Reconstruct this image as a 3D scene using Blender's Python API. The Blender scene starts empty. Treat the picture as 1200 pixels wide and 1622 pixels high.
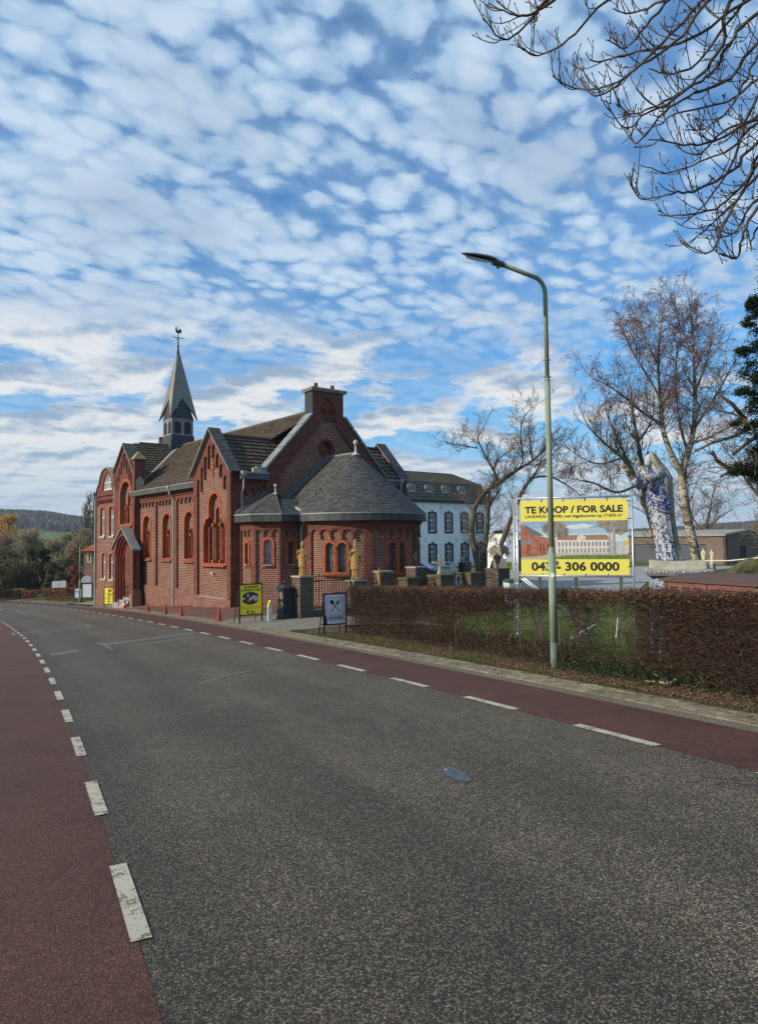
import bpy, bmesh, math, random
import numpy as np
from mathutils import Vector, Matrix
from mathutils.geometry import tessellate_polygon
C = bpy.context.scene.collection
sc = bpy.context.scene
PI = math.pi
rng = random.Random(7)

# ------------------------------------------------------------------ camera
FPX, HY, ROLL = 1150.0, 856.0, 0.01          # focal length and horizon in photo pixels (1200 x 1622)
PITCH = math.atan((HY - 811) / FPX)
def lv(X, Y, Z):
    c, s = math.cos(ROLL), math.sin(ROLL)
    X, Z = X * c + Z * s, -X * s + Z * c
    return Vector((X, Y * math.cos(PITCH) - Z * math.sin(PITCH), Y * math.sin(PITCH) + Z * math.cos(PITCH)))
def at(px, py, Y):
    """point at distance Y (metres ahead of the camera) along the line of sight of a photo pixel"""
    d = lv(px - 600, FPX, -(py - 811)); return d * (Y / d.y)
cam = bpy.data.cameras.new('camera'); camo = bpy.data.objects.new('camera', cam); C.objects.link(camo)
r_, f_, u_ = lv(1, 0, 0), lv(0, 1, 0), lv(0, 0, 1)
camo.matrix_world = Matrix(((r_.x, u_.x, -f_.x, 0), (r_.y, u_.y, -f_.y, 0), (r_.z, u_.z, -f_.z, 0), (0, 0, 0, 1)))
cam.sensor_fit = 'HORIZONTAL'; cam.sensor_width = 36; cam.lens = FPX / 1200 * 36
cam.clip_start = .05; cam.clip_end = 12000
sc.camera = camo
# ------------------------------------------------------------------ light
SUN_EL, SUN_DIR = math.radians(27), Vector((-.91, -.41, 0)).normalized()
sun = bpy.data.lights.new('sun', 'SUN'); sun.energy = 4.8; sun.angle = math.radians(.8); sun.color = (1, .89, .72)
so = bpy.data.objects.new('sun', sun); C.objects.link(so)
sdir = Vector((SUN_DIR.x * math.cos(SUN_EL), SUN_DIR.y * math.cos(SUN_EL), math.sin(SUN_EL)))
so.rotation_euler = sdir.to_track_quat('Z', 'Y').to_euler()
sc.view_settings.view_transform = 'Standard'; sc.view_settings.look = 'None'
sc.view_settings.exposure = 0; sc.view_settings.gamma = 1; sc.view_settings.use_curve_mapping = False
# ------------------------------------------------------------------ sky: Nishita + two layers of procedural cloud
class NT:
    def __init__(s, nt): s.nt = nt
    def n(s, t, **kw):
        nd = s.nt.nodes.new(t)
        for k, v in kw.items():
            if k.startswith('i_'): nd.inputs[k[2:].replace('_', ' ')].default_value = v
            else: setattr(nd, k, v)
        return nd
    def l(s, a, b): s.nt.links.new(a, b)
    def val(s, x, sock):
        if isinstance(x, (int, float)): sock.default_value = x
        else: s.l(x, sock)
    def m(s, op, a, b=0.0, c=None, clamp=False):
        nd = s.nt.nodes.new('ShaderNodeMath'); nd.operation = op; nd.use_clamp = clamp
        s.val(a, nd.inputs[0]); s.val(b, nd.inputs[1])
        if c is not None: s.val(c, nd.inputs[2])
        return nd.outputs[0]
    def ss(s, x, a, b):
        nd = s.nt.nodes.new('ShaderNodeMapRange'); nd.interpolation_type = 'SMOOTHSTEP'
        s.val(x, nd.inputs[0]); nd.inputs[1].default_value = a; nd.inputs[2].default_value = b
        return nd.outputs[0]
    def mix(s, f, a, b, mode='MIX'):
        nd = s.nt.nodes.new('ShaderNodeMix'); nd.data_type = 'RGBA'; nd.blend_type = mode
        s.val(f, nd.inputs[0])
        for x, k in ((a, 6), (b, 7)):
            if isinstance(x, (tuple, list)): nd.inputs[k].default_value = tuple(x) + ((1,) if len(x) == 3 else ())
            else: s.l(x, nd.inputs[k])
        return nd.outputs[2]
    def noise(s, vec, scale, detail=2, rough=.5, dist=0.0, dim='3D', out=0):
        nd = s.nt.nodes.new('ShaderNodeTexNoise'); nd.noise_dimensions = dim
        if vec is not None: s.l(vec, nd.inputs['Vector'])
        nd.inputs['Scale'].default_value = scale; nd.inputs['Detail'].default_value = detail
        nd.inputs['Roughness'].default_value = rough; nd.inputs['Distortion'].default_value = dist
        return nd.outputs[out]
    def vor(s, vec, scale, feature='F1', out=0, rand=1.0):
        nd = s.nt.nodes.new('ShaderNodeTexVoronoi'); nd.feature = feature
        if vec is not None: s.l(vec, nd.inputs['Vector'])
        nd.inputs['Scale'].default_value = scale; nd.inputs['Randomness'].default_value = rand
        return nd.outputs[out]
    def sepz(s, vec):
        nd = s.nt.nodes.new('ShaderNodeSeparateXYZ'); s.l(vec, nd.inputs[0]); return nd.outputs[2]
    def ramp(s, x, stops):
        nd = s.nt.nodes.new('ShaderNodeValToRGB'); s.l(x, nd.inputs[0]); el = nd.color_ramp.elements
        while len(el) < len(stops): el.new(.5)
        for e, (p, c) in zip(el, stops):
            e.position = p; e.color = (c, c, c, 1) if isinstance(c, (int, float)) else tuple(c) + (1,)
        return nd.outputs[0]

COVER, LOWLOC = .42, (3.1, 1.7, 0)
world = bpy.data.worlds.new('World'); sc.world = world; world.use_nodes = True
w = NT(world.node_tree); world.node_tree.nodes.clear()
out = w.n('ShaderNodeOutputWorld'); bg = w.n('ShaderNodeBackground'); w.l(bg.outputs[0], out.inputs[0])
SKY_STRENGTH = .092
bg.inputs[1].default_value = SKY_STRENGTH
sky = w.n('ShaderNodeTexSky', sky_type='NISHITA', sun_disc=False, sun_elevation=SUN_EL,
          sun_rotation=math.atan2(SUN_DIR.x, SUN_DIR.y), altitude=0, air_density=1.1, dust_density=.6, ozone_density=2.5)
tc = w.n('ShaderNodeTexCoord'); sep = w.n('ShaderNodeSeparateXYZ'); w.l(tc.outputs['Generated'], sep.inputs[0])
zz = w.m('MAXIMUM', w.m('ADD', sep.outputs[2], .14), .12)
cx = w.m('DIVIDE', sep.outputs[0], zz); cy = w.m('DIVIDE', sep.outputs[1], zz)
pc = w.n('ShaderNodeCombineXYZ'); w.l(cx, pc.inputs[0]); w.l(cy, pc.inputs[1])
P2 = pc.outputs[0]
rad = w.m('SQRT', w.m('ADD', w.m('MULTIPLY', cx, cx), w.m('MULTIPLY', cy, cy)))
# stretched coordinates: cloud streets run away to the right
mp = w.n('ShaderNodeMapping'); mp.inputs['Rotation'].default_value = (0, 0, math.radians(-48)); w.l(P2, mp.inputs['Vector'])
mp2 = w.n('ShaderNodeMapping'); mp2.inputs['Scale'].default_value = (.88, 1.12, 1); w.l(mp.outputs[0], mp2.inputs['Vector'])
warp = w.n('ShaderNodeVectorMath', operation='MULTIPLY_ADD'); w.l(w.noise(mp2.outputs[0], 4.2, 4, .6, out=1), warp.inputs[0])
warp.inputs[1].default_value = (.13, .13, 0); w.l(mp2.outputs[0], warp.inputs[2])
Q = warp.outputs[0]
def sm_vor(vec, scale, sm):
    nd = w.n('ShaderNodeTexVoronoi', feature='SMOOTH_F1'); w.l(vec, nd.inputs['Vector'])
    nd.inputs['Scale'].default_value = scale; nd.inputs['Smoothness'].default_value = sm; return nd.outputs[0]
puff = w.m('SUBTRACT', 1.0, w.m('MULTIPLY', sm_vor(Q, 15.0, .30), 1.3))
puff2 = w.m('SUBTRACT', 1.0, w.m('MULTIPLY', sm_vor(Q, 33, .4), 1.3))
big = w.noise(mp2.outputs[0], 1.9, 3, .5)
fine = w.noise(Q, 38, 6, .62)
# long streets
mp3 = w.n('ShaderNodeMapping'); mp3.inputs['Scale'].default_value = (.30, 1.15, 1); w.l(mp.outputs[0], mp3.inputs['Vector'])
street = w.noise(mp3.outputs[0], 5.5, 3, .55, .3)
def cen(x, m_, k): return w.m('MULTIPLY', w.m('SUBTRACT', x, m_), k)
d1 = w.m('ADD', cen(puff, .56, .92), cen(big, .5, 1.05))
d1 = w.m('ADD', d1, cen(puff2, .55, .22)); d1 = w.m('ADD', d1, cen(fine, .5, .42)); d1 = w.m('ADD', d1, cen(street, .5, 1.15))
# west (left) side is more covered than the east
d1 = w.m('ADD', d1, w.m('MULTIPLY', sep.outputs[0], -.35)); d1 = w.m('ADD', d1, COVER)
DEN = w.m('MAXIMUM', w.ss(d1, -.30, .17), w.ss(d1, -.9, 1.0))
CORE = w.ss(d1, .0, .62)
# low cumulus towards the horizon: a thicker layer, so less flattened by distance
zl = w.m('MAXIMUM', w.m('ADD', sep.outputs[2], .17), .14); pl_ = w.n('ShaderNodeCombineXYZ'); w.l(w.m('DIVIDE', sep.outputs[0], zl), pl_.inputs[0]); w.l(w.m('DIVIDE', sep.outputs[1], zl), pl_.inputs[1]); PL = pl_.outputs[0]
mpl = w.n('ShaderNodeMapping'); mpl.inputs['Scale'].default_value = (.95, 1.0, 1); mpl.inputs['Location'].default_value = LOWLOC; mpl.inputs['Rotation'].default_value = (0, 0, math.radians(-20))
w.l(PL, mpl.inputs['Vector'])
lo = w.noise(mpl.outputs[0], 2.6, 8, .56, .1)
mps = w.n('ShaderNodeMapping'); mps.inputs['Scale'].default_value = (.95, 1.0, 1); mps.inputs['Location'].default_value = (LOWLOC[0] - .02, LOWLOC[1] - .07, 0); mps.inputs['Rotation'].default_value = (0, 0, math.radians(-20))
w.l(PL, mps.inputs['Vector'])
lo2 = w.noise(mps.outputs[0], 2.6, 5, .54, .1)
lomask = w.ss(sep.outputs[2], .33, .24)
LD = w.m('MULTIPLY', w.ss(w.m('ADD', w.m('ADD', lo, w.m('MULTIPLY', sep.outputs[0], -.14)), w.m('MULTIPLY', w.ss(sep.outputs[2], .20, .03), .10)), .46, .55), lomask)
lit = w.ss(w.m('SUBTRACT', lo2, lo), -.13, .06)
# cloud colours (radiance relative to the Nishita sky)
hicol = w.mix(CORE, (4.3, 6.3, 8.7), (7.0, 8.5, 10.1))
hicol = w.mix(w.m('MULTIPLY', w.ss(big, .46, .70), .55), hicol, (3.6, 4.9, 6.7))
locol = w.mix(lit, (3.3, 4.7, 6.5), (9.3, 9.4, 9.4))
skyc = w.mix(1.0, sky.outputs[0], (.60, 1.30, 1.82), 'MULTIPLY')
highfade = w.m('MULTIPLY', DEN, w.m('SUBTRACT', .90, w.m('MULTIPLY', w.ss(sep.outputs[2], .33, .22), .62)))
c1 = w.mix(highfade, skyc, hicol)
c2 = w.mix(w.m('MULTIPLY', LD, .95), c1, locol)
hz = w.m('MULTIPLY', w.ss(sep.outputs[2], .16, .0), .8)
c3 = w.mix(hz, c2, (5.0, 6.5, 8.3))
w.l(c3, bg.inputs[0])
# ------------------------------------------------------------------ object helpers
def kinds(o, label=None, cat=None, group=None, kind=None):
    if label: o['label'] = label
    if cat: o['category'] = cat
    if group: o['group'] = group
    if kind: o['kind'] = kind
    return o
def thing(name, label, cat, loc=(0, 0, 0), rz=0, group=None):
    o = bpy.data.objects.new(name, None); C.objects.link(o); o.location = loc; o.rotation_euler = (0, 0, rz)
    o.empty_display_size = .2
    return kinds(o, label, cat, group)
class MB:
    def __init__(s): s.v = []; s.f = []; s.m = []; s.uv = []; s.r = []
    def poly(s, pts, m=0, uv=None, r=None):
        b = len(s.v); s.v.extend([tuple(p) for p in pts]); s.f.append(tuple(range(b, b + len(pts)))); s.m.append(m)
        s.uv.append(uv); s.r.append(rng.random() if r is None else r)
    def box(s, x0, x1, y0, y1, z0, z1, m=0, M=None, r=None, bottom=True):
        c = [Vector((x, y, z)) for z in (z0, z1) for y in (y0, y1) for x in (x0, x1)]
        if M: c = [M @ p for p in c]
        r = rng.random() if r is None else r
        for q in ((0, 1, 5, 4), (1, 3, 7, 5), (3, 2, 6, 7), (2, 0, 4, 6), (4, 5, 7, 6)) + (((0, 2, 3, 1),) if bottom else ()):
            s.poly([c[i] for i in q], m, r=r)
    def tube(s, pts, rad, n=6, m=0, cap=True, r=None):
        pts = [Vector(p) for p in pts]; k = len(pts); r = rng.random() if r is None else r
        if not isinstance(rad, (list, tuple)): rad = [rad] * k
        b = len(s.v); prev = None
        for i, p in enumerate(pts):
            d = (pts[min(i + 1, k - 1)] - pts[max(i - 1, 0)])
            d = d.normalized() if d.length > 1e-9 else Vector((0, 0, 1))
            if prev is None:
                a = Vector((0, 0, 1)) if abs(d.z) < .9 else Vector((1, 0, 0)); e = d.cross(a).normalized()
            else:
                e = prev - d * prev.dot(d); e = e.normalized() if e.length > 1e-6 else d.orthogonal().normalized()
            prev = e; g = d.cross(e)
            for j in range(n):
                t = 2 * PI * j / n; q = p + (e * math.cos(t) + g * math.sin(t)) * rad[i]; s.v.append((q.x, q.y, q.z))
        for i in range(k - 1):
            for j in range(n):
                a = b + i * n + j; c = b + i * n + (j + 1) % n
                s.f.append((a, c, c + n, a + n)); s.m.append(m); s.uv.append(None); s.r.append(r)
        if cap:
            for q in (tuple(b + j for j in reversed(range(n))), tuple(b + (k - 1) * n + j for j in range(n))):
                s.f.append(q); s.m.append(m); s.uv.append(None); s.r.append(r)
    def loft(s, rings, m=0, cap=True, close=True, r=None):
        n = len(rings[0]); b = len(s.v); r = rng.random() if r is None else r
        for ring in rings: s.v.extend([tuple(p) for p in ring])
        for i in range(len(rings) - 1):
            for j in range(n if close else n - 1):
                a = b + i * n + j; c = b + i * n + (j + 1) % n
                s.f.append((a, c, c + n, a + n)); s.m.append(m); s.uv.append(None); s.r.append(r)
        if cap:
            for q in (tuple(b + j for j in reversed(range(n))), tuple(b + (len(rings) - 1) * n + j for j in range(n))):
                s.f.append(q); s.m.append(m); s.uv.append(None); s.r.append(r)
    def ball(s, c, r, n=10, k=6, m=0, sx=1, sy=1, sz=1):
        c = Vector(c)
        s.loft([[c + Vector((r * sx * math.sin(PI * (i + .02) / (k + .04)) * math.cos(2 * PI * j / n), r * sy * math.sin(PI * (i + .02) / (k + .04)) * math.sin(2 * PI * j / n),
                 r * sz * math.cos(PI * (i + .02) / (k + .04)))) for j in range(n)] for i in range(k + 1)], m)
    def build(s, name, mat, parent=None, smooth=False, label=None, kind=None):
        me = bpy.data.meshes.new(name); me.from_pydata(s.v, [], s.f)
        mats = mat if isinstance(mat, (list, tuple)) else [mat]
        for q in mats: me.materials.append(q)
        nf = len(s.f)
        if len(mats) > 1: me.polygons.foreach_set('material_index', s.m)
        uvl = me.uv_layers.new(name='uv'); n = np.empty(nf * 3); me.polygons.foreach_get('normal', n); n = n.reshape(-1, 3)
        nl = len(me.loops); li = np.empty(nl, int); me.loops.foreach_get('vertex_index', li)
        tot = np.empty(nf, int); me.polygons.foreach_get('loop_total', tot); fi = np.repeat(np.arange(nf), tot)
        co = np.array(s.v, float)[li]; N = n[fi]
        h = np.hypot(N[:, 0], N[:, 1]); flat = h < .12; hh = np.where(flat, 1, h)
        tx, ty = -N[:, 1] / hh, N[:, 0] / hh
        U = np.where(flat, co[:, 0], co[:, 0] * tx + co[:, 1] * ty); Vv = np.where(flat, co[:, 1], co[:, 2] / hh)
        uv = np.stack([U, Vv], 1)
        if any(q is not None for q in s.uv):
            k = 0
            for q, t in zip(s.uv, tot):
                if q is not None: uv[k:k + t] = q
                k += t
        uvl.data.foreach_set('uv', uv.ravel())
        at_ = me.attributes.new('rnd', 'FLOAT', 'FACE'); at_.data.foreach_set('value', np.array(s.r, float))
        if smooth: me.polygons.foreach_set('use_smooth', [True] * nf)
        me.update()
        o = bpy.data.objects.new(name, me); C.objects.link(o)
        if parent: o.parent = parent
        if smooth:
            bm_ = None
        return kinds(o, label, kind=kind)
def copy_tree(o, parent=None):
    c = o.copy(); C.objects.link(c); c.parent = parent
    for ch in list(o.children): copy_tree(ch, c)
    return c
def slab(mb, outer, holes, fr, d0, d1, m=0, side=None, back=False, osides=True):
    """flat piece with holes; fr maps (a, z, depth) to space; front face at d0, edges run back to d1"""
    loops = [outer] + list(holes); flat = [p for L in loops for p in L]
    tris = tessellate_polygon([[Vector((a, z, 0)) for a, z in L] for L in loops])
    side = m if side is None else side; r = rng.random()
    for t in tris:
        mb.poly([fr(flat[i][0], flat[i][1], d0) for i in t], m, uv=[flat[i] for i in t], r=r)
        if back: mb.poly([fr(flat[i][0], flat[i][1], d1) for i in t], m, uv=[flat[i] for i in t], r=r)
    for L in (loops if osides else loops[1:]):
        run = 0
        for i in range(len(L)):
            p, q = L[i], L[(i + 1) % len(L)]; l = math.hypot(p[0] - q[0], p[1] - q[1])
            if abs(p[0] - q[0]) < 1e-6: uv = [(d0 + p[0], p[1]), (d0 + p[0], q[1]), (d1 + p[0], q[1]), (d1 + p[0], p[1])]
            else: uv = [(d0, run), (d0, run + l), (d1, run + l), (d1, run)]
            mb.poly([fr(p[0], p[1], d0), fr(q[0], q[1], d0), fr(q[0], q[1], d1), fr(p[0], p[1], d1)], side, uv=uv, r=r); run += l
def rect(a0, a1, z0, z1): return [(a0, z0), (a1, z0), (a1, z1), (a0, z1)]
def arch(c, hw, z0, zt, n=10, flat=1.0):
    """round headed opening: half width hw, sill z0, crown zt"""
    zs = zt - hw * flat
    return [(c - hw, z0), (c + hw, z0)] + [(c + hw * math.cos(PI * i / n), zs + hw * flat * math.sin(PI * i / n)) for i in range(n + 1)]
def circ(c, z, r, n=20): return [(c + r * math.cos(2 * PI * i / n), z + r * math.sin(2 * PI * i / n)) for i in range(n)]
def tiles(mb, p0, p1, q1, q0, tw, th, thick=.02, m=0, lift=.012, stag=.5):
    """lay overlapping tiles on a roof face: p0,p1 eaves corners, q0,q1 top corners; every tile has its own edge"""
    p0, p1, q1, q0 = map(Vector, (p0, p1, q1, q0))
    ex = (p1 - p0).normalized(); nrm = ex.cross(((q0 + q1) / 2 - (p0 + p1) / 2)).normalized()
    if nrm.z < 0: nrm = -nrm
    ey = nrm.cross(ex); 
    if ey.z < 0: ey = -ey
    H = ((q0 - p0).dot(ey) + (q1 - p0).dot(ey)) / 2; W = (p1 - p0).length
    x0t, x1t = (q0 - p0).dot(ex), (q1 - p0).dot(ex)
    nr = max(1, round(H / th)); th = H / nr
    for i in range(nr):
        a, b = i / nr, (i + 1) / nr
        la, ra, lb, rb = x0t * a, W + (x1t - W) * a, x0t * b, W + (x1t - W) * b
        lo_, hi_ = min(la, lb), max(ra, rb); x = lo_ - (stag * tw if i % 2 else 0)
        x = math.floor(lo_ / tw) * tw - (stag * tw if i % 2 else 0)
        while x < hi_:
            xa, xb = x + .004, x + tw - .004; x += tw
            A0, A1 = max(xa, la), min(xb, ra); B0, B1 = max(xa, lb), min(xb, rb)
            if A1 - A0 < .01 and B1 - B0 < .01: continue
            if A1 < A0: A0 = A1 = (A0 + A1) / 2
            if B1 < B0: B0 = B1 = (B0 + B1) / 2
            j = lift * rng.uniform(-.5, .9); r = rng.random()
            def P(xx, f, h): return p0 + ex * xx + ey * (H * f) + nrm * h
            mb.poly([P(A0, a, thick + j), P(A1, a, thick + j), P(B1, b, .004), P(B0, b, .004)], m, r=r)
            mb.poly([P(A0, a, -.01), P(A1, a, -.01), P(A1, a, thick + j), P(A0, a, thick + j)], m, r=r)
# ------------------------------------------------------------------ materials
def new_mat(name, rough=.8, metal=0.0, spec=.3):
    m = bpy.data.materials.new(name); m.use_nodes = True; t = NT(m.node_tree)
    b = m.node_tree.nodes['Principled BSDF']; b.inputs['Roughness'].default_value = rough
    b.inputs['Metallic'].default_value = metal; b.inputs['Specular IOR Level'].default_value = spec
    return m, t, b
def obj_co(t): return t.n('ShaderNodeTexCoord').outputs['Object']
def world_co(t): return t.n('ShaderNodeNewGeometry').outputs['Position']
def rnd(t): return t.n('ShaderNodeAttribute', attribute_name='rnd').outputs['Fac']
def bump(t, b, h, strength=.4, dist=.01):
    nd = t.n('ShaderNodeBump'); nd.inputs['Strength'].default_value = strength; nd.inputs['Distance'].default_value = dist
    t.l(h, nd.inputs['Height']); t.l(nd.outputs[0], b.inputs['Normal'])
def plain(name, col, rough=.7, metal=0, spec=.3, var=.15, scale=6, dirt=None, bmp=0.0, rv=0.0):
    """one colour broken up by two sizes of noise, optional dirt and per-piece variation"""
    m, t, b = new_mat(name, rough, metal, spec); co = world_co(t)
    n = t.noise(co, scale, 4, .6); n2 = t.noise(co, scale * 7, 3, .6)
    f = t.m('ADD', t.m('MULTIPLY', n, .65), t.m('MULTIPLY', n2, .35))
    c = t.mix(t.ss(f, .3, .7), tuple(x * (1 - var) for x in col), tuple(min(1, x * (1 + var)) for x in col))
    if rv: c = t.mix(t.ss(rnd(t), 0, 1), c, t.mix(1, c, (1 - rv,) * 3, 'MULTIPLY'))
    if dirt: c = t.mix(t.ss(t.noise(co, scale * .6, 5, .65), .5, .72), c, dirt)
    t.l(c, b.inputs['Base Color'])
    if bmp: bump(t, b, n2, bmp, .01)
    return m
M = {}
def ground_mat(name, base, specks, agg=170, patch=.5, tone=(.8, 1.25), rough=.85, dark=None, tracks=False, red=False):
    if tracks or red: rough = .74
    m, t, b = new_mat(name, rough, 0, .38 if tracks or red else .25); co = world_co(t)
    cell = t.vor(co, agg, out=1); sx = t.n('ShaderNodeSeparateColor'); t.l(cell, sx.inputs[0])
    c = t.mix(t.ss(sx.outputs[0], .45, 1.0), base, specks)
    c = t.mix(t.m('MULTIPLY', t.ss(sx.outputs[1], .93, .99), .7), c, (.34, .30, .235) if not red else tuple(x * 3 for x in base))
    c = t.mix(t.m('MULTIPLY', t.ss(sx.outputs[2], .80, 1.0), .5), c, tuple(x * .25 for x in base))
    n = t.noise(co, patch, 5, .6); n2 = t.noise(co, patch * 9, 4, .65)
    f = t.m('ADD', t.m('MULTIPLY', n, .6), t.m('MULTIPLY', n2, .4))
    k = t.ramp(f, [(.3, tone[0]), (.7, tone[1])]); c = t.mix(1, c, k, 'MULTIPLY')
    if tracks: # wear that follows the wheels: uv = (metres along, metres across)
        uvn = t.n('ShaderNodeUVMap').outputs[0]; su = t.n('ShaderNodeSeparateXYZ'); t.l(uvn, su.inputs[0]); wob = t.m('MULTIPLY', t.m('SUBTRACT', t.noise(uvn, .25, 3, .5), .5), .9)
        dd = t.m('ADD', su.outputs[1], wob); wave = t.m('COSINE', t.m('MULTIPLY', t.m('ADD', dd, .62), 4.1))
        mp_ = t.n('ShaderNodeMapping'); mp_.inputs['Scale'].default_value = (.10, 1.7, 1); t.l(uvn, mp_.inputs['Vector']); st_ = t.noise(mp_.outputs[0], 1.6, 5, .62)
        k2 = t.m('ADD', t.m('MULTIPLY', wave, .5), t.m('MULTIPLY', t.m('SUBTRACT', st_, .5), 3.0)); k2 = t.m('ADD', k2, t.m('MULTIPLY', t.m('SUBTRACT', t.ss(su.outputs[1], -4.4, -1.2), .5), .9))
        c = t.mix(1, c, t.ramp(t.m('MULTIPLY_ADD', k2, .28, .5), [(.1, .60), (.5, .95), (.9, 1.35)]), 'MULTIPLY')
        cr = t.n('ShaderNodeTexVoronoi', feature='DISTANCE_TO_EDGE'); wv = t.n('ShaderNodeVectorMath', operation='MULTIPLY_ADD'); t.l(t.noise(co, 2.2, 4, .6, out=1), wv.inputs[0]); wv.inputs[1].default_value = (.9, .9, 0); t.l(co, wv.inputs[2]); t.l(wv.outputs[0], cr.inputs['Vector']); cr.inputs['Scale'].default_value = .34
        c = t.mix(t.m('MULTIPLY', t.m('SUBTRACT', 1.0, t.ss(cr.outputs[0], .002, .006)), t.m('MULTIPLY', t.ss(t.noise(co, .45, 2), .54, .62), .75)), c, (.018, .016, .014))
    if dark: # tar-dark stains that have their own outline
        c = t.mix(t.m('MULTIPLY', t.ss(t.noise(co, 1.3, 6, .7, .6), .58, .72), .45), c, dark)
    t.l(c, b.inputs['Base Color'])
    h = t.m('ADD', t.m('MULTIPLY', t.vor(co, agg), -.8), t.m('MULTIPLY', t.noise(co, 40, 3, .6), .5))
    bump(t, b, h, .55, .006)
    return m
M['asphalt'] = ground_mat('asphalt', (.0295, .0250, .0190), (.172, .134, .088), 125, .55, (.72, 1.3), dark=(.022, .021, .02), tracks=True)
M['red_asphalt'] = ground_mat('red_asphalt', (.055, .0192, .0126), (.128, .050, .032), 130, 1.1, (.55, 1.35), red=True, dark=(.04, .019, .015))
M['gutter'] = ground_mat('gutter', (.10, .088, .066), (.21, .18, .13), 120, 1.2)
M['concrete_paving'] = ground_mat('concrete_paving', (.15, .137, .11), (.27, .245, .20), 70, 1.5)
M['dirt'] = ground_mat('dirt', (.045, .028, .017), (.10, .062, .036), 60, 2.0, (.6, 1.4), .95)
M['gravel'] = ground_mat('gravel', (.22, .22, .215), (.42, .42, .41), 45, 1.0)
def worn_paint():
    m, t, b = new_mat('road_paint', .7, 0, .3); co = world_co(t)
    wear = t.m('ADD', t.m('ADD', t.m('MULTIPLY', t.noise(co, 34, 6, .75, .5), .62), t.m('MULTIPLY', t.vor(co, 110), .25)), t.m('MULTIPLY', t.m('SUBTRACT', t.noise(co, 7, 3, .6, .5), .5), .55))
    c = t.mix(t.ss(wear, .47, .52), (.47, .43, .345), (.05, .045, .038))
    c = t.mix(t.m('MULTIPLY', t.noise(co, 4, 3), .5), c, (.31, .28, .215)); t.l(c, b.inputs['Base Color'])
    bump(t, b, wear, .4, .004); return m
M['paint'] = worn_paint()
def ghost_paint(name, col, lo=.42, hi=.60):
    m, t, b = new_mat(name, .75, 0, .3); co = world_co(t)
    wear = t.noise(co, 14, 6, .75, .5)
    c = t.mix(t.ss(wear, lo, hi), col, (.062, .059, .053)); t.l(c, b.inputs['Base Color']); return m
M['ghost'] = ghost_paint('faded_paint', (.17, .18, .18)); M['ghost2'] = ghost_paint('blue_patch', (.078, .100, .135), .46, .62)
def brick(name, c1, c2, mortar, mw=.011, bw=.215, rh=.0625, sq=1.0, stain=.5, bump_s=.6):
    m, t, b = new_mat(name, .88, 0, .2); uv = t.n('ShaderNodeUVMap').outputs[0]; co = world_co(t)
    bt = t.n('ShaderNodeTexBrick'); t.l(uv, bt.inputs['Vector']); bt.offset = .5
    for k, v in (('Scale', 1.0), ('Mortar Size', mw), ('Mortar Smooth', .25), ('Bias', 0.0), ('Brick Width', bw), ('Row Height', rh)):
        bt.inputs[k].default_value = v
    bt.inputs['Color1'].default_value = c1 + (1,); bt.inputs['Color2'].default_value = c2 + (1,); bt.inputs['Mortar'].default_value = mortar + (1,)
    n = t.noise(co, .9, 5, .62); n2 = t.noise(co, 9, 4, .6)
    k = t.ramp(t.m('ADD', t.m('MULTIPLY', n, .5), t.m('MULTIPLY', n2, .5)), [(.28, .62), (.72, 1.32)])
    c = t.mix(1, bt.outputs[0], k, 'MULTIPLY')
    # single bricks burnt darker
    sc_ = t.n('ShaderNodeMapping'); sc_.inputs['Scale'].default_value = (1 / bw, 1 / rh, 1); t.l(uv, sc_.inputs['Vector'])
    wn = t.n('ShaderNodeTexWhiteNoise', noise_dimensions='2D'); fl = t.n('ShaderNodeVectorMath', operation='FLOOR'); t.l(sc_.outputs[0], fl.inputs[0]); t.l(fl.outputs[0], wn.inputs['Vector'])
    dark = t.m('MULTIPLY', t.ss(wn.outputs[0], .72, .9), t.m('MULTIPLY', t.m('SUBTRACT', 1.0, bt.outputs[1]), .55))
    c = t.mix(dark, c, tuple(x * .33 for x in c1))
    if stain: # grime and lime bloom
        c = t.mix(t.m('MULTIPLY', t.ss(t.noise(co, 1.7, 6, .7, .4), .60, .75), stain * .6), c, (.32, .25, .2))
        c = t.mix(t.m('MULTIPLY', t.ss(t.noise(co, 2.3, 5, .7, .4), .62, .78), stain), c, tuple(x * .3 for x in c1))
    t.l(c, b.inputs['Base Color']); bump(t, b, t.m('SUBTRACT', t.m('MULTIPLY', n2, .3), bt.outputs[1]), bump_s, .012)
    return m
M['brick_panel'] = brick('brick_panel', (.165, .050, .036), (.088, .030, .024), (.40, .29, .21), .0115, .25, .083)
M['brick_trim'] = brick('brick_trim', (.185, .052, .037), (.11, .032, .025), (.17, .10, .075), .009, .25, .083, stain=.35)
M['brick_plinth'] = brick('brick_plinth', (.215, .078, .055), (.14, .05, .038), (.30, .20, .15), .011, .25, .083, stain=.8)
M['brick_orange'] = brick('brick_orange', (.42, .112, .050), (.32, .078, .036), (.24, .10, .065), .008, .12, .083, stain=.45)
M['brick_deep'] = brick('brick_deep', (.235, .042, .024), (.17, .03, .02), (.12, .03, .02), .006, .12, .07, stain=.3)
M['brick_wall'] = brick('brick_wall', (.10, .064, .048), (.055, .040, .034), (.15, .125, .10), .013, .21, .072, stain=.7)
M['brick_pale'] = brick('brick_pale', (.30, .21, .14), (.2, .15, .10), (.35, .3, .23), .012, .21, .072, stain=.5)
M['brick_barn'] = brick('brick_barn', (.19, .135, .105), (.115, .085, .07), (.22, .19, .16), .010, .24, .075, stain=.4)
M['brick_house'] = brick('brick_house', (.29, .17, .11), (.22, .125, .085), (.33, .26, .2), .010, .24, .075, stain=.3)
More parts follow.
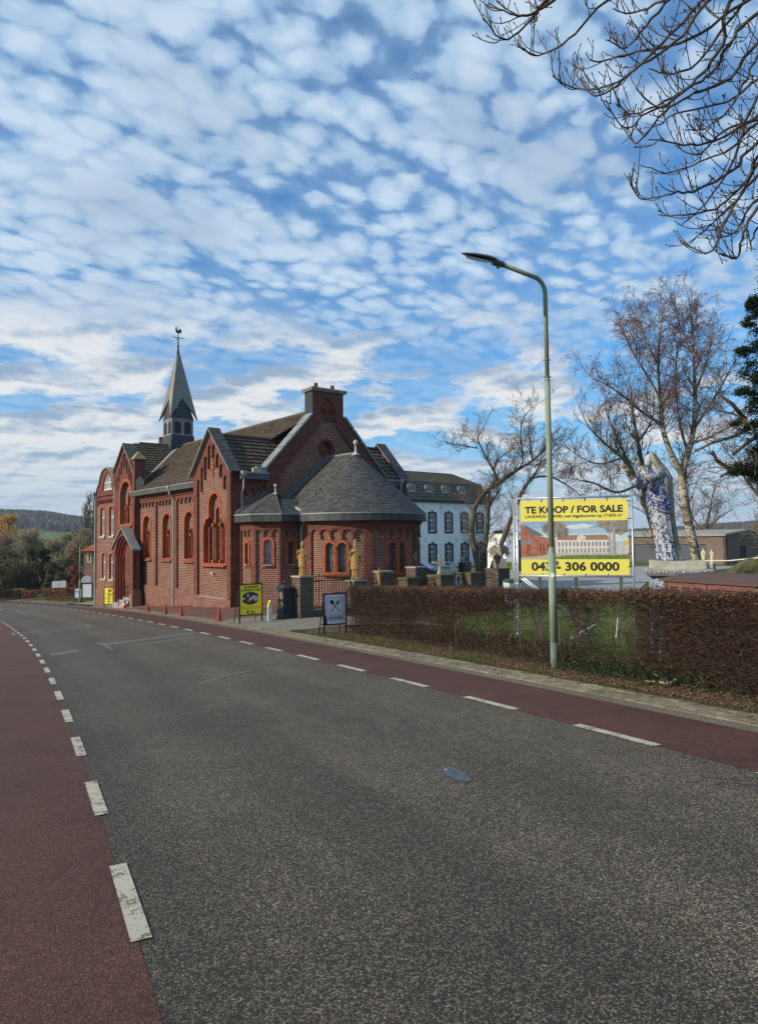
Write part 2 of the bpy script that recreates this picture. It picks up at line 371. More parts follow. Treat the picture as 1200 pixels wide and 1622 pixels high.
def tile_mat(name, c1, c2, moss=(.075, .07, .035), mf=.6, rough=.85, spec=.25, ns=3.0):
    m, t, b = new_mat(name, rough, 0, spec); co = world_co(t)
    c = t.mix(rnd(t), c1, c2)
    n = t.noise(co, ns, 5, .65); c = t.mix(t.m('MULTIPLY', t.ss(n, .48, .68), mf), c, moss)
    n2 = t.noise(co, 22, 3, .6); c = t.mix(1, c, t.ramp(n2, [(.3, .7), (.7, 1.25)]), 'MULTIPLY')
    c = t.mix(t.m('MULTIPLY', t.ss(t.vor(co, 2.6), .0, .11), 0.0), c, c)
    c = t.mix(t.m('MULTIPLY', t.ss(t.noise(co, 11, 4, .7), .70, .78), .6), c, (.30, .29, .26))
    t.l(c, b.inputs['Base Color']); bump(t, b, n2, .3, .01); return m
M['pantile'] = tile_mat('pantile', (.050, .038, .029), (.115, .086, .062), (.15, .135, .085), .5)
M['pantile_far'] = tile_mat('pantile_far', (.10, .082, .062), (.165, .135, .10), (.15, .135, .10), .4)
M['slate'] = tile_mat('slate', (.042, .043, .043), (.092, .092, .088), (.085, .082, .062), .45, .65, .4)
M['slate_dark'] = tile_mat('slate_dark', (.024, .026, .030), (.052, .055, .060), (.045, .045, .042), .3, .6, .4)
M['slate_spire'] = tile_mat('slate_spire', (.20, .205, .19), (.26, .265, .245), (.165, .17, .155), .5, .65, .35, 1.2)
M['roof_orange'] = tile_mat('roof_orange', (.42, .13, .055), (.32, .09, .045), (.25, .12, .07), .4)
M['lead'] = plain('lead', (.205, .215, .215), .65, .0, .4, .22, 4, (.13, .135, .13))
M['lead_dark'] = plain('lead_dark', (.068, .076, .088), .6, .0, .5, .25, 5)
M['zinc'] = plain('zinc', (.29, .30, .29), .55, .2, .5, .12, 5)
M['white_lead'] = plain('white_lead', (.40, .41, .39), .6, .1, .4, .15, 5)
M['stone_pale'] = plain('stone_pale', (.36, .33, .26), .85, 0, .2, .2, 5, (.16, .15, .11), .3)
M['stone_yellow'] = plain('stone_yellow', (.38, .28, .13), .85, 0, .2, .2, 5, (.2, .15, .08), .3)
M['stone_grey'] = plain('stone_grey', (.27, .26, .235), .85, 0, .2, .22, 4, (.14, .14, .12), .3)
M['stone_blue'] = plain('stone_blue', (.23, .26, .26), .7, 0, .3, .2, 4, (.33, .34, .32), .2)
M['moss'] = plain('moss', (.10, .095, .04), .95, 0, .1, .4, 6, (.06, .05, .03), .5)
M['white_wood'] = plain('white_wood', (.74, .73, .68), .5, 0, .4, .06, 3)
M['whitewash'] = plain('whitewash', (.83, .84, .84), .85, 0, .2, .03, .8, (.74, .75, .75), .15)
M['black_paint'] = plain('black_paint', (.016, .018, .024), .5, 0, .4, .25, 5)
M['iron'] = plain('iron', (.012, .012, .014), .55, .2, .4, .3, 8)
M['navy_iron'] = plain('navy_iron', (.012, .015, .023), .45, .1, .5, .3, 5, (.03, .03, .035))
M['wood_dark'] = plain('wood_dark', (.09, .02, .014), .6, 0, .3, .3, 6)
M['green_lamp'] = plain('green_lamp', (.225, .275, .205), .7, .0, .3, .06, 3, (.18, .215, .16))
M['green_lamp_base'] = plain('green_lamp_base', (.115, .145, .12), .7, .0, .4, .12, 4, (.09, .11, .09))
M['lamp_head'] = plain('lamp_head', (.10, .105, .10), .45, .2, .4, .15, 5)
M['lamp_glass'] = plain('lamp_glass', (.045, .04, .035), .25, 0, .5, .3, 20)
M['bark'] = plain('bark', (.105, .080, .056), .95, 0, .1, .4, 7, (.10, .115, .065), .7)
M['bark_grey'] = plain('bark_grey', (.115, .095, .075), .95, 0, .1, .35, 7, (.12, .12, .08), .7)
M['twig'] = plain('twig', (.115, .085, .065), .9, 0, .1, .3, 5)
M['twig_grey'] = plain('twig_grey', (.16, .13, .105), .9, 0, .1, .3, 5)
M['twig_birch'] = plain('twig_birch', (.165, .10, .085), .9, 0, .1, .3, 3)
M['twig_near'] = plain('twig_near', (.085, .068, .052), .85, 0, .2, .45, 14, (.05, .036, .028))
M['twig_hedge'] = plain('twig_hedge', (.098, .068, .052), .95, 0, .1, .5, 12, rv=.4)
def birch():
    m, t, b = new_mat('birch_bark', .85, 0, .2); co = world_co(t)
    mp_ = t.n('ShaderNodeMapping'); mp_.inputs['Scale'].default_value = (3, 3, 9); t.l(co, mp_.inputs['Vector'])
    n = t.noise(mp_.outputs[0], 1.4, 6, .75, .3); n2 = t.noise(co, 1.1, 4, .6)
    sp = t.n('ShaderNodeSeparateXYZ'); t.l(co, sp.inputs[0])
    c = t.mix(t.ss(t.m('ADD', n, t.m('MULTIPLY', t.m('SUBTRACT', n2, .5), .6)), .44, .58), (.05, .04, .032), (.40, .365, .30))
    c = t.mix(t.m('MULTIPLY', t.ss(t.noise(co, 3, 4, .6), .5, .66), .5), c, (.20, .19, .11)); t.l(c, b.inputs['Base Color']); bump(t, b, n, .5, .02); return m
M['birch_bark'] = birch()
def leafy(name, c1, c2, c3=None, rough=.75, tr=.25):
    m, t, b = new_mat(name, rough, 0, .25)
    c = t.mix(rnd(t), c1, c2)
    if c3: c = t.mix(t.ss(t.noise(world_co(t), 1.1, 3, .6), .45, .62), c, c3)
    t.l(c, b.inputs['Base Color'])
    tl = t.n('ShaderNodeBsdfTranslucent'); t.l(c, tl.inputs[0]); mx = t.n('ShaderNodeMixShader'); mx.inputs[0].default_value = tr
    t.l(b.outputs[0], mx.inputs[1]); t.l(tl.outputs[0], mx.inputs[2]); t.l(mx.outputs[0], m.node_tree.nodes['Material Output'].inputs[0]); return m
M['dry_leaf'] = leafy('dry_leaf', (.12, .060, .034), (.30, .155, .085), (.085, .05, .034))
M['litter'] = leafy('litter', (.07, .04, .022), (.24, .145, .085), tr=.1)
M['grass'] = leafy('grass', (.045, .085, .016), (.095, .145, .030), (.085, .10, .03))
M['ivy'] = leafy('ivy', (.018, .032, .014), (.055, .078, .034))
M['conifer'] = leafy('conifer', (.012, .023, .010), (.038, .056, .022))
M['evergreen'] = leafy('evergreen', (.045, .056, .026), (.12, .12, .06), (.17, .12, .07))
M['bush_brown'] = leafy('bush_brown', (.25, .18, .115), (.40, .30, .19), (.28, .25, .14), tr=.45)
M['bush_red'] = leafy('bush_red', (.16, .055, .04), (.26, .10, .065))
M['bush_grey'] = leafy('bush_grey', (.29, .24, .16), (.45, .39, .27), (.28, .28, .16), tr=.45)
M['willow'] = leafy('willow', (.42, .24, .06), (.60, .37, .11))
def lawn(name, a, b_, sc_=.8):
    m, t, b = new_mat(name, .95, 0, .1); co = world_co(t)
    n = t.noise(co, sc_, 6, .65); n2 = t.noise(co, 35, 3, .7)
    c = t.mix(t.ss(n, .35, .65), a, b_); c = t.mix(1, c, t.ramp(n2, [(.3, .6), (.7, 1.35)]), 'MULTIPLY')
    t.l(c, b.inputs['Base Color']); bump(t, b, n2, .8, .04); return m
M['lawn'] = lawn('lawn', (.055, .088, .022), (.115, .145, .042)); M['field'] = lawn('field', (.085, .15, .05), (.11, .18, .055), .02)
M['woodland'] = lawn('woodland', (.048, .044, .038), (.078, .066, .05), .03)
def clinker(name, c1, c2, mort):
    m, t, b = new_mat(name, .85, 0, .2); co = world_co(t); mp_ = t.n('ShaderNodeMapping'); mp_.inputs['Rotation'].default_value = (0, 0, math.radians(38))
    t.l(co, mp_.inputs['Vector']); bt = t.n('ShaderNodeTexBrick'); t.l(mp_.outputs[0], bt.inputs['Vector'])
    for k, v in (('Scale', 1.0), ('Mortar Size', .006), ('Brick Width', .21), ('Row Height', .07)): bt.inputs[k].default_value = v
    bt.inputs['Color1'].default_value = c1 + (1,); bt.inputs['Color2'].default_value = c2 + (1,); bt.inputs['Mortar'].default_value = mort + (1,)
    c = t.mix(1, bt.outputs[0], t.ramp(t.noise(co, 1.2, 6, .65), [(.3, .6), (.7, 1.35)]), 'MULTIPLY')
    c = t.mix(t.m('MULTIPLY', t.ss(t.noise(co, .5, 5, .65), .5, .6), .45), c, (.06, .045, .035))
    t.l(c, b.inputs['Base Color']); bump(t, b, t.m('MULTIPLY', bt.outputs[1], -1), .4, .006); return m
M['clinker'] = clinker('clinker', (.19, .085, .06), (.13, .062, .047), (.09, .06, .045))
M['paver'] = plain('paver', (.235, .20, .14), .9, 0, .2, .3, 5, (.14, .12, .085), .5, rv=.35)
def glass(name, col, rough=.08, lead=None):
    m, t, b = new_mat(name, rough, 0, .6); co = world_co(t)
    c = t.mix(t.ss(t.noise(co, 2.2, 3, .6), .35, .7), col, tuple(x * 1.9 for x in col)); t.l(c, b.inputs['Base Color'])
    bump(t, b, t.noise(co, 2.5, 2, .5), .12, .02); return m
M['glass'] = glass('window_glass', (.030, .036, .042)); M['glass_pale'] = glass('glass_pale', (.20, .22, .235), .12)
M['glass_leaded'] = glass('glass_leaded', (.030, .030, .027), .35)
M['came'] = plain('came', (.14, .15, .145), .6, .2, .3, .2, 5)
M['gold'] = plain('gold_statue', (.36, .205, .07), .7, .0, .3, .4, 16, (.17, .09, .035), .8)
M['terracotta'] = plain('terracotta_statue', (.55, .21, .07), .75, 0, .2, .2, 6)
M['cream_stone'] = plain('cream_stone', (.52, .47, .34), .85, 0, .2, .15, 6, (.36, .31, .2), .3)
M['dark_stone'] = plain('dark_stone', (.12, .11, .11), .85, 0, .2, .3, 6, None, .3)
M['yellow'] = plain('yellow_print', (.86, .72, .03), .55, 0, .35, .05, 4)
M['banner_yellow'] = plain('banner_yellow', (.74, .66, .115), .6, 0, .3, .03, 3)
M['ink'] = plain('ink', (.035, .03, .03), .6, 0, .3, .1, 5)
M['ink_blue'] = plain('ink_blue', (.07, .09, .2), .6, 0, .3, .1, 5)
M['print_white'] = plain('print_white', (.70, .74, .80), .5, 0, .35, .04, 3)
M['print_blue'] = plain('print_blue', (.42, .50, .68), .5, 0, .35, .05, 3)
M['print_panel'] = plain('print_panel', (.66, .70, .72), .5, 0, .35, .04, 3)
M['sign_white'] = plain('sign_white', (.72, .72, .68), .5, 0, .35, .04, 3)
M['sign_grey'] = plain('sign_grey', (.60, .64, .68), .45, 0, .4, .04, 2)
M['cyan'] = plain('cyan_print', (.30, .55, .60), .5, 0, .3, .05, 3)
M['cone_red'] = plain('cone_red', (.30, .022, .03), .55, 0, .35, .2, 9, (.18, .02, .025))
M['cone_orange'] = plain('cone_orange', (.50, .09, .035), .55, 0, .35, .15, 9, (.3, .06, .03))
M['cone_white'] = plain('cone_white', (.62, .58, .52), .5, 0, .35, .1, 9)
M['steel'] = plain('galvanised', (.50, .52, .53), .4, .6, .5, .12, 7)
M['steel_dark'] = plain('steel_dark', (.20, .21, .21), .45, .5, .5, .2, 7)
M['cabinet'] = plain('cabinet_red', (.185, .075, .066), .6, 0, .3, .10, 3, (.15, .066, .058), .08)
M['cabinet_roof'] = plain('cabinet_roof', (.105, .065, .052), .75, 0, .25, .12, 3, (.085, .055, .045), .1)
M['dark_slot'] = plain('dark_slot', (.02, .012, .012), .9, 0, .1, .1, 3)
M['garage'] = plain('garage_door', (.085, .095, .105), .6, .1, .3, .08, 2)
M['bin_green'] = plain('bin_green', (.03, .09, .045), .5, 0, .35, .2, 5)
M['bollard'] = plain('bollard_concrete', (.42, .43, .37), .8, 0, .2, .15, 7, (.3, .31, .27))
M['car'] = plain('car_paint', (.17, .21, .30), .22, .6, .6, .03, 2); M['car_glass'] = glass('car_glass', (.05, .08, .15), .04)
M['rubber'] = plain('rubber', (.02, .02, .02), .8, 0, .2, .2, 8)
def delft():
    m, t, b = new_mat('delft_glaze', .4, 0, .5); co = obj_co(t)
    mpd = t.n('ShaderNodeMapping'); mpd.inputs['Scale'].default_value = (1.35, 1.35, .72); t.l(co, mpd.inputs['Vector']); cd_ = mpd.outputs[0]; n = t.noise(cd_, 13, 6, .75, 2.2); v = t.vor(cd_, 28); fold = t.m('SUBTRACT', t.noise(cd_, 5.0, 3, .6, 1.5), t.m('MULTIPLY', t.ss(t.m('ABSOLUTE', t.m('SUBTRACT', t.sepz(co), 1.18)), .36, .12), .10))  # deeper blue round hips and torso: glaze paint plus shade put into the colour
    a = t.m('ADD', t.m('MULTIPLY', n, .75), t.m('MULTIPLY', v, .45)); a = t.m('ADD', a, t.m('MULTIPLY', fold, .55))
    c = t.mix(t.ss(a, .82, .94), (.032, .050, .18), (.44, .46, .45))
    c = t.mix(t.m('MULTIPLY', t.ss(t.noise(co, 3.2, 5, .65), .56, .70), .55), c, (.27, .26, .19))
    t.l(c, b.inputs['Base Color']); bump(t, b, n, .35, .01); return m
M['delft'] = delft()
M['delft_stone'] = plain('delft_stone', (.40, .40, .32), .75, 0, .3, .25, 5, (.22, .215, .14), .5)
def veil():
    m, t, b = new_mat('veil_stone', .75, 0, .3); co = obj_co(t)
    n = t.noise(co, 5, 6, .7, .5); c = t.mix(t.ss(n, .38, .64), (.15, .145, .10), (.33, .325, .265)); t.l(c, b.inputs['Base Color']); bump(t, b, n, .5, .015); return m
M['veil'] = veil()
def tile_blue():
    m, t, b = new_mat('delft_tile', .35, 0, .5); co = obj_co(t)
    n = t.noise(co, 14, 4, .7, 2.0); c = t.mix(t.ss(n, .46, .54), (.05, .08, .27), (.52, .54, .55)); t.l(c, b.inputs['Base Color']); return m
M['delft_tile'] = tile_blue()
# ------------------------------------------------------------------ terrain: s runs along the right hand edge line of the road, d is metres to its right
_S = np.arange(-16, 420.01, .25); _th = np.empty_like(_S)
_th[:] = .4475 + .0023 * np.minimum(_S, 58)
_th += np.clip(_S - 58, 0, 200) * .0062
_i0 = int(16 / .25); _X = np.empty_like(_S); _Y = np.empty_like(_S)
_dx, _dy = -np.sin(_th) * .25, np.cos(_th) * .25
_X = np.cumsum(np.r_[0, (_dx[1:] + _dx[:-1]) / 2]); _Y = np.cumsum(np.r_[0, (_dy[1:] + _dy[:-1]) / 2])
_X += 2.37 - _X[_i0]; _Y += 6.32 - _Y[_i0]
def hroad(s):
    s = np.asarray(s, float); c = np.minimum(s, 57)
    h = 6.504e-7 * c**3 - 9.174e-5 * c**2 - .04982 * c - 1.7932
    e = np.clip(s - 57, 0, 150); return h - .054 * e + .00018 * e * e
def cfall(s): return np.minimum(.0057 + .0019 * np.maximum(np.asarray(s, float), -2), .065)
def sstep(x, a, b):
    t = np.clip((np.asarray(x, float) - a) / (b - a), 0, 1); return t * t * (3 - 2 * t)
def XY(s, d):
    th = np.interp(s, _S, _th)
    return np.interp(s, _S, _X) + np.cos(th) * d, np.interp(s, _S, _Y) + np.sin(th) * d
def SD(X, Y):
    X = np.atleast_1d(np.asarray(X, float)); Y = np.atleast_1d(np.asarray(Y, float)); s = np.empty_like(X); d = np.empty_like(X)
    for k in range(0, len(X), 2000):
        x, y = X[k:k + 2000, None], Y[k:k + 2000, None]; i = np.argmin((x - _X)**2 + (y - _Y)**2, 1)
        dx, dy = X[k:k + 2000] - _X[i], Y[k:k + 2000] - _Y[i]
        s[k:k + 2000] = _S[i] + (-np.sin(_th[i]) * dx + np.cos(_th[i]) * dy); d[k:k + 2000] = np.cos(_th[i]) * dx + np.sin(_th[i]) * dy
    return s, d
def G(s, d):
    """ground height"""
    s = np.asarray(s, float); d = np.asarray(d, float)
    base = hroad(s) + cfall(s) * np.clip(d, -6.6, 1.8)
    near = hroad(s) + cfall(s) * np.clip(d, 0, 4.4)
    plateau = -2.78 + (hroad(s) + .25 + 2.78) * sstep(s, 30, 62) * (1 - sstep(d, 9, 30))
    plateau = plateau - 5 * sstep(s, 75, 190) * (1 - sstep(d, 20, 80))
    far = near + (plateau - near) * sstep(d, 3.0, 9.5)
    return np.where(d < 1.8, base, far)
def T(X, Y):
    s, d = SD(X, Y); z = G(s, d); return z if len(z) > 1 else float(z[0])
def gpt(px, py, lift=0.0):
    """where the line of sight of a photo pixel meets the ground"""
    d = at(px, py, 1.0); Y = 2.5
    lo_ = None
    for i in range(4000):
        p = d * Y
        if p.z <= T(p.x, p.y): break
        Y += .02 + Y * .002
    return Vector((p.x, p.y, T(p.x, p.y) + lift))
def grid(name, ss, dd, mat, lift=0.0, parent=None, kind='structure', hf=None, jit=0):
    mb = MB(); n = len(dd); S_, D_ = np.meshgrid(ss, dd, indexing='ij'); X_, Y_ = XY(S_.ravel(), D_.ravel())
    Z_ = (G(S_.ravel(), D_.ravel()) if hf is None else hf(S_.ravel(), D_.ravel())) + lift
    mb.v = [tuple(map(float, p)) for p in zip(X_, Y_, Z_)]
    for i in range(len(ss) - 1):
        for j in range(n - 1):
            mb.f.append((i * n + j, i * n + j + 1, (i + 1) * n + j + 1, (i + 1) * n + j)); mb.m.append(0); mb.uv.append([(ss[i], dd[j]), (ss[i], dd[j + 1]), (ss[i + 1], dd[j + 1]), (ss[i + 1], dd[j])]); mb.r.append(0)
    return mb.build(name, mat, parent, smooth=True, kind=kind)
ar = lambda a, b, st: list(np.arange(a, b + st * .5, st))
# ground sheet
gx = np.r_[np.arange(-420, -60, 20), np.arange(-60, -30, 3), np.arange(-30, 50, 1.0), np.arange(50, 110, 4), np.arange(110, 421, 20)]
gy = np.r_[np.arange(-60, -10, 8), np.arange(-10, 90, 1.0), np.arange(90, 140, 4), np.arange(140, 421, 20)]
GXm, GYm = np.meshgrid(gx, gy, indexing='ij'); gs, gd = SD(GXm.ravel(), GYm.ravel()); GZ = G(gs, gd)
paved = ((gd > -8.2) & (gd < 2.6)) | ((gs > 13) & (gs < 58) & (gd < 8))
GZ = np.where(paved, GZ - .10, GZ + .02)
mb = MB(); n_ = len(gy); mb.v = [tuple(map(float, p)) for p in zip(GXm.ravel(), GYm.ravel(), GZ)]
for i in range(len(gx) - 1):
    for j in range(n_ - 1):
        mb.f.append((i * n_ + j, (i + 1) * n_ + j, (i + 1) * n_ + j + 1, i * n_ + j + 1)); mb.m.append(0); mb.uv.append(None); mb.r.append(0)
mb.build('ground', M['lawn'], smooth=True, kind='structure')
# hills: wooded ridge behind fields
def ridge(az):   # az in degrees, positive right
    return float(np.interp(az, [-180, -60, -35, -27.5, -26, -24.6, -23.2, -20, -8, 10, 19, 23, 25, 28, 34, 60, 180], [25, 40, 39, 38, 37, 36, 31, 24, 12, 8, 5, 8, 11, 14, 20, 25, 25]))
mb = MB(); azs = ar(-180, 180, 1.0); rr = [330, 420, 520, 640, 760, 860, 960, 1060, 1180, 1320, 1500, 1700, 2200]
for a in azs:
    for r0 in rr:
        x, y = r0 * math.sin(math.radians(a)), r0 * math.cos(math.radians(a)); H_ = ridge(a) * 1.05
        z0 = -14; f = float(sstep(r0, 350, 1150)); z = z0 + (H_ - z0) * (f ** 1.1) + 1.2 * math.sin(a * 2.3 + r0 * .01)
        if r0 > 1500: z -= (r0 - 1500) * .03
        mb.v.append((x, y, z))
nr = len(rr)
for i in range(len(azs) - 1):
    for j in range(nr - 1):
        mb.f.append((i * nr + j, (i + 1) * nr + j, (i + 1) * nr + j + 1, i * nr + j + 1)); mb.m.append(0 if rr[j] < 740 else 1); mb.uv.append(None); mb.r.append(0)
mb.build('hills', [M['field'], M['woodland']], smooth=True, kind='structure')
# woodland canopy on the ridge: rough crowns, one mass
mb = MB(); wr = random.Random(5)
for k in range(20000):
    a = wr.uniform(-32, -19) if k < 11000 else wr.uniform(16, 33); r0 = wr.uniform(790, 1420)
    f = float(sstep(r0, 350, 1150)); z = -14 + (ridge(a) * 1.05 + 14) * (f ** 1.1); x, y = r0 * math.sin(math.radians(a)), r0 * math.cos(math.radians(a)); tone_ = .5 + .5 * math.sin(a * 5 + r0 * .02) * wr.random()
    for _ in range(2):
        q = wr.uniform(0, PI); h = wr.uniform(4, 9); w_ = wr.uniform(1.2, 3.4); dx, dy = math.cos(q) * w_, math.sin(q) * w_; lx, ly = wr.gauss(0, 1), wr.gauss(0, 1)
        mb.poly([(x - dx * .4, y - dy * .4, z - 1), (x + dx * .4, y + dy * .4, z - 1), (x + dx + lx, y + dy + ly, z + h * .6), (x + lx, y + ly, z + h), (x - dx + lx, y - dy + ly, z + h * .55)], r=min(1, max(0, tone_ + wr.uniform(-.3, .3))))
M['far_wood'] = leafy('far_wood', (.050, .047, .044), (.085, .075, .060), (.055, .06, .045), tr=0)
mb.build('far_woodland', M['far_wood'], kind='stuff')
# road surfaces
SS = ar(-14, 60, 1.0) + ar(62, 200, 3.0)
grid('road', SS, [-4.43, -3.3, -2.2, -1.1, 0.0], M['asphalt'])
grid('cycle_lane', SS, [0.0, .36, .72, 1.08], M['red_asphalt'], .002)
grid('cycle_lane', SS, [-6.3, -5.6, -5.0, -4.43], M['red_asphalt'], .002)
grid('kerb_strip', SS, [-6.9, -6.3], M['gutter'], .01)
grid('pavement', SS, [-9.2, -8, -6.9], M['concrete_paving'], .05)
grid('gutter', SS, [1.08, 1.2, 1.30], M['gutter'], .003)
lines = thing('road_markings', 'x', 'x'); del lines['label']; del lines['category']; lines['kind'] = 'structure'; 
def sheet(mb, s0, s1, d0, d1, lift):
    k = max(1, int(abs(s1 - s0) / .6)); 
    for i in range(k):
        q = []
        for s, d in ((s0 + (s1 - s0) * i / k, d0), (s0 + (s1 - s0) * i / k, d1), (s0 + (s1 - s0) * (i + 1) / k, d1), (s0 + (s1 - s0) * (i + 1) / k, d0)):
            x, y = XY(s, d); q.append((float(x), float(y), float(G(s, d)) + lift))
        mb.poly(q)
def dash(s0, s1, d0, d1, mat='paint', name='lane_dash', lift=.007):
    mb = MB(); sheet(mb, s0, s1, d0, d1, lift); return mb.build(name, M[mat], lines)
for k in range(-5, 40): dash(2 * k, 2 * k + 1.03, -.05, .055)
for k in range(-3, 36): dash(.70 + 2 * k, 1.68 + 2 * k, -4.462, -4.372)
lines.name = 'road_marking'
# ------------------------------------------------------------------ church: local x = along the east gable (v), local y = along the nave away from the camera (u)
CH = thing('chapel', 'red brick chapel with slate apse, grey spire and orange arched windows beside the road', 'chapel', (-6.67, 32.73, 0), math.atan2(.624, .7815))
def FA(v0): return lambda a, z, d: (v0 + d, a, z)          # road side walls, a = u
def FB(u0): return lambda a, z, d: (a, u0 + d, z)          # east walls, a = v
RA = 3.0; AC = (5.25, -2.4)
def FC(a, z, d):                                           # apse wall, a = arc length from the axis
    p = a / RA; return (AC[0] + (RA - d) * math.sin(p), AC[1] - (RA - d) * math.cos(p), z)
D2 = math.sqrt(.5)
def FD(a, z, d): return (.4 + a * D2 + d * D2, -1.4 - a * D2 + d * D2, z)   # diagonal face of the little side chapel, a from its left edge
def part(mb, name, mats, parent=CH, **k): return mb.build(name, mats, parent, **k)
BASE = -4.6
BR = [M['brick_panel'], M['brick_trim'], M['brick_orange'], M['brick_plinth'], M['lead'], M['slate'], M['came']]
def bent(build, name, mats, parent, step=.16):
    """build flat with the identity frame, cut into strips, bend round the apse"""
    mb = MB(); build(mb); bm = bmesh.new(); lay = bm.loops.layers.uv.new('uv'); lr = bm.faces.layers.float.new('rnd')
    for f, mi, uv, r in zip(mb.f, mb.m, mb.uv, mb.r):
        vs = [bm.verts.new(mb.v[i]) for i in f]
        fc = bm.faces.new(vs); fc.material_index = mi; fc[lr] = r
        if uv:
            for l, q in zip(fc.loops, uv): l[lay].uv = q
        else:
            for l in fc.loops: l[lay].uv = (l.vert.co.x, l.vert.co.z)
    bmesh.ops.remove_doubles(bm, verts=bm.verts, dist=.0005)
    xs = [v.co.x for v in bm.verts]; a = math.floor(min(xs) / step) * step + step / 2
    while a < max(xs):
        bmesh.ops.bisect_plane(bm, geom=bm.verts[:] + bm.edges[:] + bm.faces[:], plane_co=(a, 0, 0), plane_no=(1, 0, 0)); a += step
    for v in bm.verts: v.co = FC(v.co.x, v.co.z, v.co.y)
    me = bpy.data.meshes.new(name); bm.to_mesh(me); bm.free()
    for q in mats: me.materials.append(q)
    o = bpy.data.objects.new(name, me); C.objects.link(o); o.parent = parent; return o
FI = lambda a, z, d: (a, d, z)
def notches(a0, a1, zt, n, drop, gap=.07, seg=6):
    """underside of a round arched corbel table, from a1 back to a0"""
    w_ = (a1 - a0 - gap * (n - 1)) / n; pts = []
    for i in reversed(range(n)):
        l = a0 + i * (w_ + gap); r_ = l + w_; hw = w_ / 2
        pts += [(l + hw + hw * math.cos(PI * k / seg), zt - hw + hw * math.sin(PI * k / seg)) for k in range(seg + 1)]
        if i: pts += [(l, zt - drop), (l - gap, zt - drop)]
    return pts
def lancet(fr, c, hw, z0, zt, d, parent, rim=.10, depth=.22, name='window', glass='glass_leaded', bars=3, proud=-.02, rimmat=None, build=None):
    """orange brick reveal with leaded pane behind"""
    mb = MB(); slab(mb, arch(c, hw + rim, z0 - rim * .6, zt + rim), [arch(c, hw, z0, zt)], fr, d + proud, d + depth)
    if build: o = build(mb, name)
    else: o = part(mb, name, rimmat or M['brick_orange'], parent)
    return o
def pane(fr, c, hw, z0, zt, d, parent, mat='glass_leaded', bars=4, ring=False, bent_=False):
    mb = MB(); mc = MB()
    slab(mb, arch(c, hw, z0, zt), [], fr, d, d + .01, osides=False)
    for i in range(1, bars): z = z0 + (zt - z0) * i / bars; slab(mc, rect(c - hw, c + hw, z - .012, z + .012), [], fr, d - .02, d)
    slab(mc, rect(c - .008, c + .008, z0, zt - .02), [], fr, d - .015, d)
    if ring:
        zr = z0 + (zt - z0) * .5; slab(mc, circ(c, zr, hw * .62), [circ(c, zr, hw * .48)], fr, d - .022, d)
        for sx in (-.5, .5): slab(mc, circ(c + sx * hw, z0 + (zt - z0) * .86, hw * .2, 8), [], fr, d - .02, d)
        for sx in (-1, 1): slab(mc, [(c, zr + sx * hw * .6), (c + .015, zr + sx * hw * .6), (c + .015, zr + sx * hw * 1.2), (c, zr + sx * hw * 1.2)], [], fr, d - .02, d)
    o = mb.build('pane', M[mat], parent); q = mc.build('came', M['came'], parent); return o
# ---- transept, road side gable (plane v = 0)
uc, hwT = 2.0, 2.0
def gz(u, ue=3.30, ua=5.32): return ua - abs(u - uc) / hwT * (ua - ue)
mb = MB()
top = []
steps = [(.42, .74, 3.05), (.84, 1.14, 3.62), (1.22, 1.52, 4.12), (1.62, 1.92, 4.62), (2.08, 2.38, 4.62), (2.48, 2.78, 4.12), (2.86, 3.16, 3.62), (3.26, 3.58, 3.05)]
for i, (a, b, z) in enumerate(reversed(steps)):
    hw = (b - a) / 2; c = (a + b) / 2
    top += [(c + hw * math.cos(PI * k / 6), z - hw + hw * math.sin(PI * k / 6)) for k in range(7)]
    if i < 7:
        a2, b2, z2 = list(reversed(steps))[i + 1]; zb = min(z, z2) - .62
        top += [(a, zb), (b2, zb)]
panel = [(.42, -2.62), (3.58, -2.62)] + top
slab(mb, [(0, BASE), (4, BASE), (4, gz(4)), (uc, gz(uc)), (0, gz(0))], [panel], FA(0), 0, .11, 1)
slab(mb, rect(0, 4, BASE, -2.62), [], FA(-.05), 0, .04, 3)
def trefoil(c, b, h, off):
    """three lobed head: side lobes and a raised middle arch"""
    h += off; b -= off * .5; r1 = .60 + off; z1 = .56; r2 = .56 + off; z2 = 1.74
    p = [(c - h, b), (c + h, b)]
    xi = r2; cx_ = h - r1
    p += [(c + cx_ + r1 * math.cos(t), z1 + r1 * math.sin(t)) for t in [PI / 2 * k / 7 for k in range(7)] if cx_ + r1 * math.cos(t) > xi]
    p += [(c + xi, z1 + math.sqrt(max(0, r1 * r1 - (xi - cx_)**2)))]
    p += [(c + r2 * math.cos(PI * k / 12), z2 + r2 * math.sin(PI * k / 12)) for k in range(13)]
    p += [(c - xi, z1 + math.sqrt(max(0, r1 * r1 - (xi - cx_)**2)))]
    p += [(c - cx_ - r1 * math.cos(t), z1 + r1 * math.sin(t)) for t in [PI / 2 * k / 7 for k in reversed(range(7))] if cx_ + r1 * math.cos(t) > xi]
    return p
slab(mb, [(.3, -2.7), (3.7, -2.7), (3.7, 3.3), (uc, 5.05), (.3, 3.3)], [trefoil(1.9, -1.0, 1.14, .05)], FA(0), .11, .5, 0)
mb.box(-.02, 0, .42, 3.58, -2.63, -2.57, 4)
part(mb, 'transept_wall', BR)
W = MB(); slab(W, trefoil(1.9, -1.0, 1.14, .14), [trefoil(1.9, -1.0, 1.14, 0)], FA(0), .08, .42)
W = part(W, 'window', M['brick_orange'], label='large three-lobed orange brick window of three lancets')
lan = [(1.9 - .74, .25, 1.12), (1.9, .25, 1.64), (1.9 + .74, .25, 1.12)]
